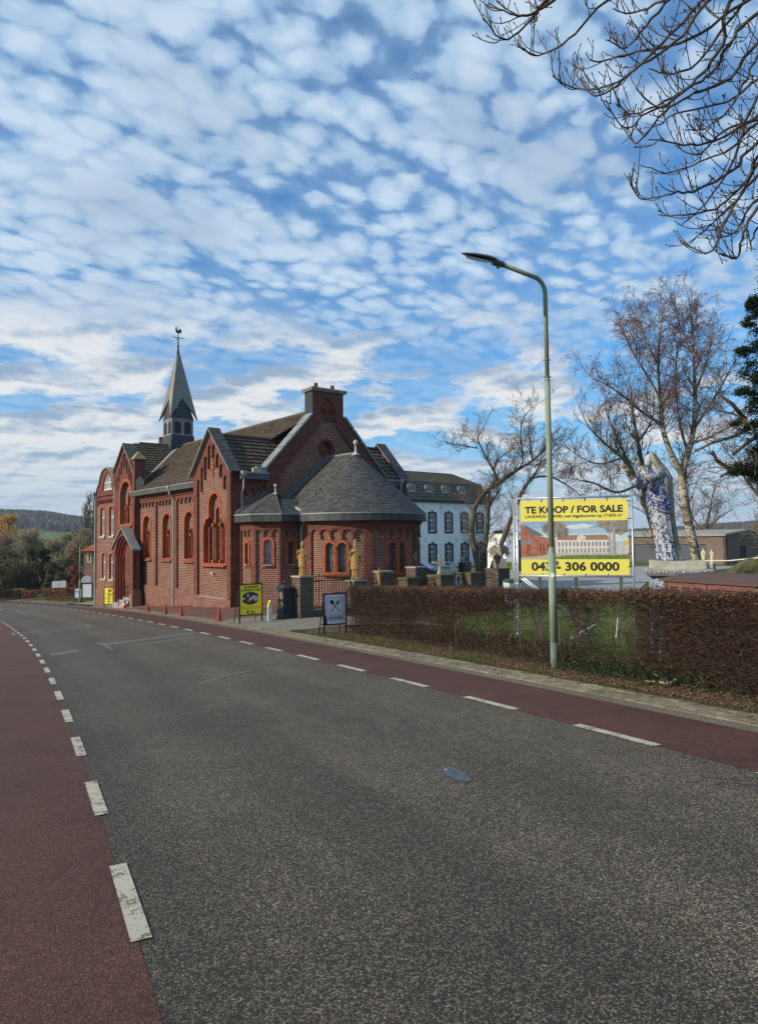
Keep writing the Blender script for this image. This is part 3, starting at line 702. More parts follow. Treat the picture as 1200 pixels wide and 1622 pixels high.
mb = MB(); slab(mb, trefoil(1.9, -1.0, 1.14, .02), [arch(c, hw + .05, -1.0, zt + .05) for c, hw, zt in lan], FA(0), .34, .5, 0)
mb.build('tracery', M['brick_panel'], W)
mb = MB()
for c, hw, zt in lan: slab(mb, arch(c, hw + .055, -1.02, zt + .055), [arch(c, hw, -1.0, zt)], FA(0), .30, .52)
for c in (1.53, 2.27):
    mb.tube([(.27, c, -.86), (.27, c, .75)], .05, 8); mb.box(.17, .33, c - .09, c + .09, .75, .9); mb.box(.17, .33, c - .08, c + .08, -1.0, -.84)
mb.build('mullion', M['brick_orange'], W)
for c, hw, zt in lan: pane(FA(0), c, hw, -1.0, zt, .45, W, bars=5)
mb = MB(); mb.loft([[(-.06, .66, -1.10), (.36, .66, -1.0), (.36, .66, -1.14), (-.06, .66, -1.16)], [(-.06, 3.14, -1.10), (.36, 3.14, -1.0), (.36, 3.14, -1.14), (-.06, 3.14, -1.16)]])
mb.build('sill', M['brick_orange'], W)
mb = MB(); mb.box(.07, .10, 1.98, 2.06, 3.05, 3.95, 0); mb.box(.04, .10, 1.86, 2.20, 3.46, 3.66, 0); mb.box(.06, .10, 1.93, 2.1, 3.7, 3.8, 0)
part(mb, 'cross', M['brick_orange'])
mb = MB(); mb.box(-.05, .1, 1.82, 1.96, -1.52, -1.42); mb.build('floodlight', M['cream_stone'], CH)
# gable cap, slated on top, lead edge to the front
def cap(fr_pts, x0, x1, name='gable_cap', over=.16, th=.085, axis='x', slate='slate_dark', edge='lead'):
    """fr_pts: list of (u,z) from one eaves over the apex to the other"""
    mb = MB(); o = None
    P = (lambda x, a, z: (x, a, z)) if axis == 'x' else (lambda x, a, z: (a, x, z))
    for (a0, z0), (a1, z1) in zip(fr_pts[:-1], fr_pts[1:]):
        mb.poly([P(x0, a0, z0), P(x0, a1, z1), P(x0, a1, z1 + th), P(x0, a0, z0 + th)], 1)
        mb.poly([P(x1, a0, z0), P(x1, a1, z1), P(x1, a1, z1 + th), P(x1, a0, z0 + th)], 1)
        mb.poly([P(x0, a0, z0), P(x1, a0, z0), P(x1, a1, z1), P(x0, a1, z1)], 1)
        mb.poly([P(x0, a0, z0 + th), P(x1, a0, z0 + th), P(x1, a1, z1 + th), P(x0, a1, z1 + th)], 0)
    for a, z in (fr_pts[0], fr_pts[-1]): mb.poly([P(x0, a, z), P(x1, a, z), P(x1, a, z + th), P(x0, a, z + th)], 1)
    o = part(mb, name, [M[slate], M[edge]])
    tl = MB()
    for (a0, z0), (a1, z1) in zip(fr_pts[:-1], fr_pts[1:]):
        lo_, hi_ = ((a0, z0), (a1, z1)) if z0 < z1 else ((a1, z1), (a0, z0))
        tiles(tl, P(x0 + .03, lo_[0], lo_[1] + th), P(x1, lo_[0], lo_[1] + th), P(x1, hi_[0], hi_[1] + th), P(x0 + .03, hi_[0], hi_[1] + th), .2, .15, .012)
    tl.build('slates', M['slate'], o, kind='stuff'); return o
cap([(-.12, 3.22), (uc, 5.36), (4.12, 3.22)], -.20, .42)
mb = MB(); slab(mb, [(0, 2.9), (4, 2.9), (4, gz(4) - .02), (uc, gz(uc) - .02), (0, gz(0) - .02)], [], FA(.40), 0, .1, 1); mb.box(.1, .41, 0, .08, 2.6, 3.28, 1); mb.box(.1, .41, 3.92, 4, 2.6, 3.28, 1)
part(mb, 'transept_wall', BR)
# transept roof (ridge along v) and its side walls facing east
def tiled(p0, p1, q1, q0, name='roof', tw=.235, th=.29, mat='pantile', thick=.062, parent=CH, lift=.012, base='brick_plinth'):
    mb = MB(); mb.poly([Vector(p0) - Vector((0, 0, .03)), Vector(p1) - Vector((0, 0, .03)), Vector(q1) - Vector((0, 0, .03)), Vector(q0) - Vector((0, 0, .03))])
    o = mb.build(name, M['dark_slot'], parent); tl = MB(); tiles(tl, p0, p1, q1, q0, tw, th, thick, lift=lift); tl.build('tiles', M[mat], o, kind='stuff'); return o
RT = 5.08
tiled((.42, -.12, 3.10), (1.85, -.12, 3.10), (3.8, uc, RT), (.42, uc, RT))
tiled((.42, 4.1, 3.10), (.42, uc, RT), (3.8, uc, RT), (2.6, 4.1, 3.10))
mb = MB(); slab(mb, rect(0, 2.0, BASE, 3.2), [[(.42, BASE + .1), (2.0 - .02, BASE + .1), (2.0 - .02, 2.28)] + notches(.42, 1.98, 2.48, 4, .34)[0:0] + notches(.42, 1.98, 2.48, 4, .34)], FB(0), 0, .12, 1)
slab(mb, rect(.3, 2.1, BASE, 3.1), [], FB(0), .12, .3, 0)
part(mb, 'transept_wall', BR)
mb = MB(); mb.box(.40, 1.82, -.30, 0, 2.86, 3.16, 0); mb.box(.40, 1.82, -.33, -.29, 3.13, 3.19, 1); part(mb, 'gutter', [M['lead_dark'], M['zinc']])
def pipe(pts, r=.05, name='downpipe', hopper=True):
    mb = MB(); mb.tube(pts, r, 8)
    for p, q in zip(pts[:-1], pts[1:]):
        if abs(p[2] - q[2]) > 1.2:
            z = p[2] - .6
            while z > q[2]: mb.tube([(p[0], p[1], z), (p[0], p[1], z - .05)], r * 1.25, 8); z -= 1.1
    if hopper:
        x, y, z = pts[0]; mb.loft([[(x + a * k, y + b * k, zz) for a, b in ((-1, -1), (1, -1), (1, 1), (-1, 1))] for zz, k in ((z + .12, .11), (z, .11), (z - .12, .055))])
    return part(mb, name, M['zinc'])
pipe([(.5, -.28, 3.1), (.5, -.24, 2.4), (.5, -.08, 2.25), (.5, -.08, 1.3)], .04)
# ---- big east gable with chimney (plane u = 0 .. )
gp = [(1.72, BASE), (8.78, BASE), (8.78, 3.3), (6.18, 6.16), (6.18, 7.40), (4.36, 7.40), (4.36, 6.16), (1.72, 3.3)]
k1 = 1.08
inner = [(2.45, 1.0), (8.05, 1.0), (8.05, 3.18)] + [(5.75, 5.75), (5.68, 6.55)] + [(5.42 + .24 * math.cos(t), 6.60 + .24 * math.sin(t)) for t in (0, .5, 1.0)] + \
    [(5.25 + .19 * math.cos(PI * k / 8), 6.92 + .19 * math.sin(PI * k / 8)) for k in range(9)] + [(5.08 - .24 * math.cos(t), 6.60 + .24 * math.sin(t)) for t in (1.0, .5, 0)] + [(4.82, 6.55), (4.75, 5.75), (2.45, 3.18)]
mb = MB(); slab(mb, gp, [inner], FB(-.14), 0, .10, 1); slab(mb, [(2.3, .9), (8.2, .9), (8.2, 3.2), (5.9, 5.8), (5.9, 7.2), (4.6, 7.2), (4.6, 5.8), (2.3, 3.2)], [circ(5.2, 4.58, .40)], FB(-.14), .10, .4, 0)
part(mb, 'gable_wall', BR)
mb = MB(); slab(mb, circ(5.2, 4.58, .49, 28), [circ(5.2, 4.58, .345, 28)], FB(-.14), .06, .36); Wc = part(mb, 'window', M['brick_deep'], label='round window high in the east gable')
mb = MB(); slab(mb, circ(5.2, 4.58, .35, 24), [], FB(-.14), .30, .31); mb.build('pane', M['glass_leaded'], Wc)
mb = MB(); slab(mb, rect(4.86, 5.54, 4.565, 4.595), [], FB(-.14), .26, .3); slab(mb, rect(5.185, 5.215, 4.24, 4.92), [], FB(-.14), .255, .3); mb.build('came', M['cone_orange'], Wc)
mb = MB(); mb.box(5.17, 5.33, -.10, -.04, 6.0, 6.86); mb.box(5.00, 5.50, -.11, -.04, 6.42, 6.60); part(mb, 'cross', M['brick_deep'])
mb = MB(); mb.box(4.36, 6.18, -.04, .55, 5.9, 7.40, 0); mb.box(4.33, 4.36, -.12, .56, 5.9, 7.40, 1); o = part(mb, 'chimney', [M['brick_trim'], M['slate_dark']])
mb = MB(); mb.box(4.24, 6.30, -.24, .66, 7.40, 7.47); mb.box(4.20, 6.34, -.28, .70, 7.47, 7.56); mb.build('chimney_cap', M['stone_grey'], o)
for x in (4.75, 5.75):
    mb = MB(); mb.tube([(x, .2, 7.56), (x, .2, 7.86)], [.12, .09], 8); mb.build('chimney_pot', M['brick_deep'], o)
def coping(p, q, u0, u1, th=.1):
    mb = MB(); d = Vector((q[0] - p[0], 0, q[1] - p[1])).normalized(); n = Vector((-d.z, 0, d.x)); n = n if n.z > 0 else -n
    a, b = Vector((p[0], 0, p[1])), Vector((q[0], 0, q[1])); k = max(2, int((b - a).length / .7))
    for i in range(k):
        A, B = a.lerp(b, i / k), a.lerp(b, (i + 1) / k - .012)
        mb.loft([[X + Vector((0, u, 0)) + n * h for u, h in ((u0, 0), (u1, 0), (u1, th), (u0, th))] for X in (A, B)])
    return part(mb, 'coping', M['lead'])
coping((1.62, 3.28), (4.36, 6.24), -.24, .42); coping((8.88, 3.28), (6.18, 6.24), -.24, .42)
mb = MB(); slab(mb, [(1.8, 2.8), (8.7, 2.8), (8.7, 3.2), (6.1, 6.1), (4.4, 6.1), (1.8, 3.2)], [], FB(.40), 0, .02, 1); part(mb, 'gable_wall', BR)
mb = MB(); mb.box(1.05, 1.75, -.16, -.02, 3.16, 3.40); mb.box(1.2, 1.75, -.22, 0, 3.40, 3.45); part(mb, 'lead_flashing', M['white_lead'])
# ---- main roof
RZ = 6.62
tiled((.22, 3.6, 2.98), (.22, 13.3, 2.98), (5.25, 17.8, RZ), (5.25, .4, RZ), tw=.235, th=.30)
tiled((10.3, .4, 2.98), (10.3, 17.8, 2.98), (5.25, 17.8, RZ), (5.25, .4, RZ), tw=.5, th=.6)
mb = MB(); mb.tube([(5.25, .4, RZ + .02), (5.25, 17.9, RZ + .02)], .11, 8); mb.tube([(.42, uc, RT + .03), (3.8, uc, RT + .03)], .10, 8); mb.tube([(6.8, uc, RT + .03), (10.0, uc, RT + .03)], .10, 8); part(mb, 'ridge_tiles', M['pantile'])
# far transept
tiled((8.6, -.12, 3.10), (10.0, -.12, 3.10), (10.0, uc, RT), (6.8, uc, RT), th=.31)
cap([(-.12, 3.22), (uc, 5.36), (4.12, 3.22)], 9.98, 10.62)
mb = MB(); mb.box(8.7, 10.5, 0, 4, BASE, 3.25, 1); slab(mb, [(0, 3.2), (4, 3.2), (uc, 5.3)], [], FA(10.45), 0, -.4, 1); part(mb, 'transept_wall', BR)
mb = MB(); mb.box(8.78, 9.95, -.3, 0, 2.86, 3.16, 0); mb.box(8.78, 9.95, -.33, -.29, 3.13, 3.19, 1); part(mb, 'gutter', [M['lead_dark'], M['zinc']])
pipe([(9.82, -.3, 3.12), (9.82, -.26, 2.4), (9.82, -.1, 2.25), (9.82, -.1, -2.9)], .045)
# ---- nave wall (plane v = .45)
vN = .45
bays = [(10.16, 12.98, 11.55), (7.34, 9.94, 8.62), (4.1, 7.1, 5.72)]
holes = []
for a, b, c in bays: holes.append([(a, -2.42), (b, -2.42), (b, 2.10)] + notches(a, b, 2.34, 6, .30))
mb = MB(); slab(mb, rect(3.9, 13.3, BASE, 2.74), holes, FA(vN), 0, .09, 1); slab(mb, rect(3.9, 13.3, -2.6, 2.6), [arch(c, .56, -.86, 1.58) for a, b, c in bays], FA(vN), .09, .5, 0)
slab(mb, rect(3.9, 13.3, BASE, -2.42), [], FA(vN - .03), 0, .03, 3); mb.box(vN - .05, vN, 3.9, 13.3, 2.50, 2.56, 1); mb.box(vN - .09, vN, 3.9, 13.3, 2.62, 2.72, 1)
part(mb, 'nave_wall', BR)
for a, b, c in bays:
    mb = MB(); slab(mb, arch(c, .68, -.94, 1.70, 14), [arch(c, .55, -.86, 1.57, 14)], FA(vN), .06, .40); Wn = part(mb, 'window', M['brick_orange'])
    mb = MB(); slab(mb, arch(c, .56, -.88, 1.58), [arch(c - .26, .22, -.84, .74), arch(c + .26, .22, -.84, .74)], FA(vN), .32, .5); mb.build('tracery', M['brick_panel'], Wn)
    mb = MB()
    for s in (-.26, .26): slab(mb, arch(c + s, .245, -.87, .77), [arch(c + s, .20, -.82, .72)], FA(vN), .28, .5)
    mb.tube([(vN + .24, c, -.7), (vN + .24, c, .34)], .045, 8); mb.box(vN + .14, vN + .3, c - .08, c + .08, .34, .46); mb.build('mullion', M['brick_orange'], Wn)
    for s in (-.26, .26): pane(FA(vN), c + s, .205, -.82, .72, .44, Wn, bars=4)
    mb = MB(); mb.loft([[(vN - .05, c + q, -.99), (vN + .34, c + q, -.86), (vN + .34, c + q, -1.02), (vN - .05, c + q, -1.04)] for q in (-.7, .7)]); mb.build('sill', M['brick_orange'], Wn)
def gutter_box(y0, y1, x0=.12, x1=.5, z0=2.74, z1=3.02, col='slate'):
    mb = MB(); k = int((y1 - y0) / .16); st = (y1 - y0) / k
    for i in range(k): j = rng.uniform(0, .008); mb.box(x0 - j, x1, y0 + i * st + .006, y0 + (i + 1) * st, z0, z1 - .03)
    o = part(mb, 'gutter', M[col]); mb = MB(); mb.box(x0 - .02, x1, y0, y1, z1 - .03, z1 + .015); mb.build('gutter_edge', M['lead'], o); return o
gutter_box(3.95, 13.3)
pipe([(.16, 7.40, 2.9), (.16, 7.40, 2.6), (.38, 7.40, 2.35), (.38, 7.40, -3.7)], .055)
# ---- entrance tower gable (plane v = .2)
tu = 14.4
mb = MB()
st2 = [(13.05, 13.27, 4.15), (13.40, 13.62, 4.62), (13.80, 14.02, 5.02), (14.14, 14.34, 5.45), (14.46, 14.66, 5.45), (14.78, 15.0, 5.02), (15.18, 15.40, 4.62), (15.53, 15.75, 4.15)]
hol = [arch((a + b) / 2, (b - a) / 2, z - .85, z, 6) for a, b, z in st2] + [arch(tu - .25, 1.0, 1.12, 3.80, 14)]
slab(mb, [(12.65, BASE), (16.05, BASE), (16.05, 4.45), (tu - .05, 6.02), (12.65, 4.45)], hol, FA(.2), 0, .10, 1); slab(mb, [(12.7, BASE), (16.0, BASE), (16.0, 4.35), (tu, 5.9), (12.7, 4.35)], [arch(tu - .25, .9, 1.16, 3.70)], FA(.2), .10, .5, 0)
mb.box(.21, .75, 12.65, 12.69, BASE, 5.0, 1); mb.box(.21, .75, 16.01, 16.05, BASE, 4.4, 1); mb.box(.72, .76, 12.66, 16.04, 2.5, 4.4, 1)
part(mb, 'tower_wall', BR)
mb = MB(); slab(mb, arch(tu - .25, 1.12, 1.06, 3.92, 16), [arch(tu - .25, .92, 1.14, 3.72, 16)], FA(.2), -.02, .40); Wt = part(mb, 'window', M['brick_orange'], label='tall orange arched window above the entrance')
lt = [(tu - .25 - .58, .20, 2.34), (tu - .25, .22, 3.05), (tu - .25 + .58, .20, 2.34)]
mb = MB(); slab(mb, arch(tu - .25, .94, 1.12, 3.74), [arch(c, h + .06, 1.2, z + .06) for c, h, z in lt], FA(.2), .30, .5); mb.build('tracery', M['brick_panel'], Wt)
mb = MB()
for c, h, z in lt: slab(mb, arch(c, h + .045, 1.16, z + .045), [arch(c, h, 1.2, z)], FA(.2), .24, .5)
for c in (tu - .54, tu + .04): mb.tube([(.42, c, 1.2), (.42, c, 2.1)], .06, 8); mb.box(.34, .5, c - .09, c + .09, 2.1, 2.22)
mb.build('mullion', M['brick_orange'], Wt)
for c, h, z in lt: pane(FA(.2), c, h, 1.2, z, .46, Wt)
mb = MB(); mb.loft([[(.1, tu - .25 + q, 1.02), (.5, tu - .25 + q, 1.16), (.5, tu - .25 + q, .98), (.1, tu - .25 + q, .96)] for q in (-1.15, 1.15)]); mb.build('sill', M['brick_orange'], Wt)
cap([(12.70, 4.40), (tu - .05, 6.0), (16.1, 4.40)], .06, .80)
# pinnacle pier at the tower corner
mb = MB(); mb.box(.16, .80, 12.50, 12.95, 2.2, 4.92, 0); mb.box(.10, .86, 12.44, 13.01, 4.86, 4.96, 0); pn = part(mb, 'pinnacle', [M['brick_trim']])
mb = MB(); mb.loft([[(x, y, 4.96) for x, y in ((.08, 12.42), (.88, 12.42), (.88, 13.03), (.08, 13.03))], [(.46 + a, 12.72 + b, 5.42) for a, b in ((-.03, -.03), (.03, -.03), (.03, .03), (-.03, .03))]]); mb.build('pinnacle_cap', M['stone_yellow'], pn)
mb = MB(); slab(mb, [(.28, 3.05), (.70, 3.05), (.72, 3.75), (.60, 3.78), (.56, 3.92), (.42, 3.92), (.38, 3.78), (.26, 3.75)], [], FB(12.46), 0, .05); mb.build('plaque', M['stone_pale'], pn)
mb = MB(); mb.box(.16, .8, 16.0, 16.4, 3.6, 4.7, 0); pn = part(mb, 'pinnacle', [M['brick_trim']])
mb = MB(); mb.loft([[(x, y, 4.7) for x, y in ((.1, 15.94), (.86, 15.94), (.86, 16.46), (.1, 16.46))], [(.48 + a, 16.2 + b, 5.25) for a, b in ((-.03, -.03), (.03, -.03), (.03, .03), (-.03, .03))]]); mb.build('pinnacle_cap', M['stone_yellow'], pn)
# ---- porch (plane v = vP)
vP, pc_ = -.22, 13.42
mb = MB(); slab(mb, [(11.72, BASE), (15.12, BASE), (15.12, -.34), (pc_, .84), (11.72, -.34)], [arch(pc_, 1.22, -4.2, .42, 16)], FA(vP), 0, .2, 0)
mb.box(vP + .01, .2, 11.72, 11.76, BASE, -.3, 0); mb.box(vP + .01, .2, 15.08, 15.12, BASE, -.3, 0); mb.box(vP - .06, .22, 11.60, 11.74, BASE, -2.7, 1)
mb.box(vP - .10, .22, 11.52, 11.95, BASE, -2.95, 1)
PO = part(mb, 'porch', [M['brick_trim'], M['brick_plinth']])
for k in range(1, 4):   # recessed orders
    mb = MB(); r0, r1 = 1.24 - .15 * (k - 1), 1.24 - .15 * k; slab(mb, arch(pc_, r0, -4.2, .42 - .14 * (k - 1), 16), [arch(pc_, r1, -4.2, .42 - .14 * k, 16)], FA(vP), .12 * k, .12 * k + .2)
    for s in (-1, 1): mb.tube([(vP + .12 * k - .01, pc_ + s * (r1 + .06), -3.4), (vP + .12 * k - .01, pc_ + s * (r1 + .06), -1.0)], .05, 8); mb.box(vP + .12 * k - .07, vP + .12 * k + .06, pc_ + s * (r1 + .06) - .07, pc_ + s * (r1 + .06) + .07, -1.0, -.86)
    mb.build('arch_order', M['brick_deep'], PO)
mb = MB(); slab(mb, arch(pc_, .8, -4.2, .0, 14), [], FA(.55), 0, .02); mb.build('tympanum', M['stone_pale'], PO)
mb = MB(); mb.box(.42, .50, pc_ - .78, pc_ + .78, -3.3, -1.0); 
for i in range(7): mb.box(.39, .42, pc_ - .74 + i * .215, pc_ - .56 + i * .215, -3.25, -1.05)
dr = part(mb, 'door', M['wood_dark']); mb = MB(); mb.tube([(.37, pc_ - .12, -2.2), (.37, pc_ - .12, -1.9)], .02, 6); mb.build('door_handle', M['iron'], dr)
mb = MB(); mb.box(.36, .385, pc_ - .75, pc_ - .42, -2.35, -1.5); mb.build('notice', M['print_white'], dr)
mb = MB(); mb.tube([(.1, pc_ - .78, -.72), (.1, pc_ - .78, -1.06)], .10, 8); mb.ball((.1, pc_ - .78, -.85), .13, 8, 6); mb.tube([(.3, pc_ - .78, -.5), (.1, pc_ - .78, -.55), (.1, pc_ - .78, -.7)], .02, 5); part(mb, 'porch_lantern', M['iron'])
def cap2(p, q, name='porch_roof'):
    mb = MB(); mb.poly([(vP - .1, *p), (.2, *p), (.2, *q), (vP - .1, *q)]); mb.poly([(vP - .1, p[0], p[1] - .1), (vP - .1, *p), (vP - .1, *q), (vP - .1, q[0], q[1] - .1)]); mb.poly([(vP - .1, p[0], p[1] - .1), (.2, p[0], p[1] - .1), (.2, q[0], q[1] - .1), (vP - .1, q[0], q[1] - .1)])
    mb.poly([(vP - .1, p[0], p[1] - .1), (.2, p[0], p[1] - .1), (.2, *p), (vP - .1, *p)])
    return mb
mb = MB()
for p, q in (((11.55, -.36), (pc_, .96)), ((15.28, -.36), (pc_, .96))):
    x = cap2(p, q); b = len(mb.v); mb.v += x.v; mb.f += [tuple(i + b for i in f) for f in x.f]; mb.m += x.m; mb.uv += x.uv; mb.r += x.r
mb.build('porch_roof', M['lead'], PO)
for i, (x0, z) in enumerate(((-.62, -3.50), (-.34, -3.36), (-.06, -3.22))):
    mb = MB(); mb.box(x0, .5, pc_ - 1.3, pc_ + .55 - .12 * i, z - .8, z); part(mb, 'step', M['stone_grey'])
for s in (-1.2, .45):
    mb = MB(); mb.tube([(-.85, pc_ + s, -3.6), (-.85, pc_ + s, -2.75), (.1, pc_ + s, -2.3), (.1, pc_ + s, -3.2)], .022, 6); mb.tube([(-.85, pc_ + s, -3.1), (.1, pc_ + s, -2.65)], .015, 6); part(mb, 'handrail', M['iron'])
# ---- house part left of the tower with the curved gable
def curved(off=0.0):
    c, b = 18.35, 3.34
    pts = [(16.3, b), (16.3, b + .25)]
    return c
cg = 18.4
def cgable(o=0.0):
    L = [(20.35 + o, 3.40), (20.2 + o, 3.62 + o)] + [(20.0 - (20.0 - 19.75) * k / 3 + o, 3.70 + .12 * k + o) for k in range(1, 4)]
    arcp = [(cg + (1.32 + o) * math.cos(t), 3.85 + (1.05 + o) * math.sin(t)) for t in [PI * k / 16 for k in range(17)]]
    R_ = [(2 * cg - a, z) for a, z in reversed(L)]
    return L + arcp + R_
def seg(c, hw, z0, zt, n=6, rise=.16): return [(c - hw, z0), (c + hw, z0)] + [(c + hw * math.cos(PI * i / n), zt - rise + rise * math.sin(PI * i / n)) for i in range(n + 1)]
wins = [(19.12, .40, .46, 2.36), (17.35, .40, .46, 2.36), (18.82, .36, -2.30, -.66), (17.35, .36, -2.30, -.66)]
mb = MB(); slab(mb, [(16.4, BASE), (20.55, BASE), (20.55, 3.4)] + cgable(), [seg(c, h, a, b) for c, h, a, b in wins] + [arch(18.25, .88, 3.46, 4.50, 12, 1.1)] + [[(16.5, 2.45), (20.2, 2.45), (20.2, 2.62)] + notches(16.5, 20.2, 2.86, 10, .26, .08)], FA(.45), 0, .25, 1)
slab(mb, rect(16.5, 20.4, 2.4, 2.9), [], FA(.45), .08, .1, 0); slab(mb, rect(16.45, 20.25, BASE, 2.45), [seg(c, h + .02, a, b) for c, h, a, b in wins], FA(.45), -.004, .0, 0); slab(mb, rect(16.4, 20.55, BASE, -3.0), [], FA(.42), 0, .03, 3)
mb.box(.36, .45, 16.4, 20.6, 3.10, 3.20, 1); mb.box(.45, 9, 20.5, 20.55, BASE, 3.4, 1)
part(mb, 'house_wall', BR)
def sash(c, hw, z0, zt, sill='stone_pale', nx=2, nz=(.33, .66)):
    mb = MB(); slab(mb, seg(c, hw + .13, z0, zt + .14), [seg(c, hw, z0 - .01, zt)], FA(.45), -.03, .15); o = part(mb, 'window', M['brick_orange'])
    mb = MB(); slab(mb, seg(c, hw, z0, zt), [seg(c, hw - .06, z0 + .07, zt - .06)], FA(.45), .10, .20); slab(mb, rect(c - .03, c + .03, z0, zt - .03), [], FA(.45), .11, .2)
    z = z0 + (zt - z0) * .64; slab(mb, rect(c - hw, c + hw, z - .035, z + .035), [], FA(.45), .105, .2)
    mb.build('sash_frame', M['white_wood'], o); mb = MB(); slab(mb, seg(c, hw - .02, z0 + .02, zt - .02), [], FA(.45), .17, .18); mb.build('pane', M['glass_pale'], o)
    mb = MB(); mb.box(.36, .55, c - hw - .12, c + hw + .12, z0 - .14, z0 - .0); mb.build('sill', M[sill], o)
for c, h, a, b in wins: sash(c, h, a, b)
mb = MB(); slab(mb, arch(18.25, .88, 3.46, 4.50, 12, 1.1), [arch(18.25, .80, 3.54, 4.42, 12, 1.1)], FA(.45), .08, .2); slab(mb, rect(17.98, 18.05, 3.5, 4.3), [], FA(.45), .09, .2); slab(mb, rect(18.5, 18.57, 3.5, 4.2), [], FA(.45), .09, .2); slab(mb, rect(17.4, 19.1, 3.92, 3.97), [], FA(.45), .09, .2)
o = part(mb, 'window', M['white_wood'], label='white half-round window in the curved gable'); mb = MB(); slab(mb, arch(18.25, .84, 3.5, 4.46, 12, 1.1), [], FA(.45), .17, .18); mb.build('pane', M['glass_pale'], o)
mb = MB(); g0, g1 = cgable(.0), cgable(.09)
for i in range(len(g0) - 1):
    mb.poly([(.38, *g1[i]), (.38, *g1[i + 1]), (1.2, *g1[i + 1]), (1.2, *g1[i])]); mb.poly([(.38, *g0[i]), (.38, *g0[i + 1]), (.38, *g1[i + 1]), (.38, *g1[i])])
part(mb, 'gable_cap', M['lead'])
pipe([(.33, 20.5, 3.3), (.33, 20.5, 3.0), (.40, 20.5, 2.9), (.40, 20.5, -4.2)], .06); pipe([(.33, 16.5, 4.3), (.33, 16.5, 2.55)], .05)
# wing roof (ridge along v)
tiled((.85, 13.3, 2.98), (.90, 13.3, 2.98), (5.25, 17.8, RZ), (2.0, 17.8, RZ))
tiled((10, 20.6, 4.3), (1.2, 20.6, 4.3), (2.43, 17.8, RZ), (10, 17.8, RZ), tw=.4, th=.4)
mb = MB(); mb.loft([[(1.0, 16.3, 3.2), (1.0, 20.4, 3.2), (1.0, 19.4, 4.6), (1.0, 17.4, 4.6)], [(3.4, 16.3, 3.4), (3.4, 20.4, 3.4), (3.4, 18.6, 6.0), (3.4, 18.0, 6.0)]]); part(mb, 'dormer_roof', M['slate_dark'])
tiled((5.25, 17.8, RZ), (10, 13.3, 2.98), (10, 17.8, RZ), (9, 17.8, RZ))
mb = MB(); mb.tube([(2.4, 17.8, RZ), (10, 17.8, RZ)], .1, 8); part(mb, 'ridge_tiles', M['pantile'])
mb = MB(); mb.loft([[(.2, 13.2, 2.95), (.2, 13.55, 3.02), (.35, 13.55, 3.14), (.35, 13.2, 3.05)], [(5.0, 17.5, 6.62), (5.0, 17.8, 6.66), (5.2, 17.8, 6.72), (5.2, 17.5, 6.7)]]); part(mb, 'valley_flashing', M['lead'])
mb = MB(); mb.box(.8, 10, 20.40, 20.49, BASE, 4.3, 1); mb.box(10.2, 10.3, 4, 20.4, BASE, 3.0, 1); part(mb, 'rear_wall', BR)
# slate roof and chimney of the rear wing behind the spire
mb = MB(); mb.loft([[(9, 31, 3.0), (9, 38, 3.0), (9, 34.5, 8.9)], [(16, 31, 3.0), (16, 38, 3.0), (16, 34.5, 8.9)]]); part(mb, 'rear_roof', M['slate_dark'])
mb = MB(); mb.box(9.2, 9.6, 31.2, 31.6, 6, 9.2); part(mb, 'chimney', M['brick_trim'])
# ---- spire
sx, sy = 5.25, 18.15
def ring4(z, h, hx=None): return [(sx + a * h, sy + b * h, z) for a, b in ((-1, -1), (1, -1), (1, 1), (-1, 1))]
mb = MB(); mb.loft([ring4(4.9, 1.15), ring4(5.9, .98), ring4(6.7, .86), ring4(7.35, .80)]); SP = part(mb, 'spire', M['slate_dark'])
tl = MB()
for i, (a, b) in enumerate((((-1, 1), (-1, -1)), ((-1, -1), (1, -1)))):
    for (z0, h0), (z1, h1) in (((4.9, 1.15), (5.9, .98)), ((5.9, .98), (6.7, .86)), ((6.7, .86), (7.35, .80))):
        tiles(tl, (sx + a[0] * h0, sy + a[1] * h0, z0), (sx + b[0] * h0, sy + b[1] * h0, z0), (sx + b[0] * h1, sy + b[1] * h1, z1), (sx + a[0] * h1, sy + a[1] * h1, z1), .17, .13, .008)
tl.build('slates', M['slate_dark'], SP, kind='stuff')
mb = MB(); h = .76
for fr in (lambda a, z, d: (sx - h + d, sy + a, z), lambda a, z, d: (sx + a, sy - h + d, z), lambda a, z, d: (sx + h - d, sy + a, z), lambda a, z, d: (sx + a, sy + h - d, z)):
    slab(mb, rect(-h, h, 7.3, 8.7), [arch(-.36, .25, 7.45, 8.32, 8), arch(.36, .25, 7.45, 8.32, 8)], fr, 0, .12); slab(mb, rect(-h - .03, h + .03, 8.42, 8.5), [], fr, -.03, 0)
mb.build('belfry', M['lead'], SP)
mb = MB()
for fr in (lambda a, z, d: (sx - h + d, sy + a, z), lambda a, z, d: (sx + a, sy - h + d, z)):
    for c in (-.36, .36):
        for k in range(8):
            z = 7.47 + k * .105; a_ = .24 if z < 8.1 else .17
            mb.poly([fr(c - a_, z, .02), fr(c + a_, z, .02), fr(c + a_, z + .085, .10), fr(c - a_, z + .085, .10)])
    slab(mb, rect(-.7, .7, 7.4, 8.4), [], fr, .14, .15, 1)
mb.build('louvre', [M['lead_dark'], M['dark_slot']], SP)
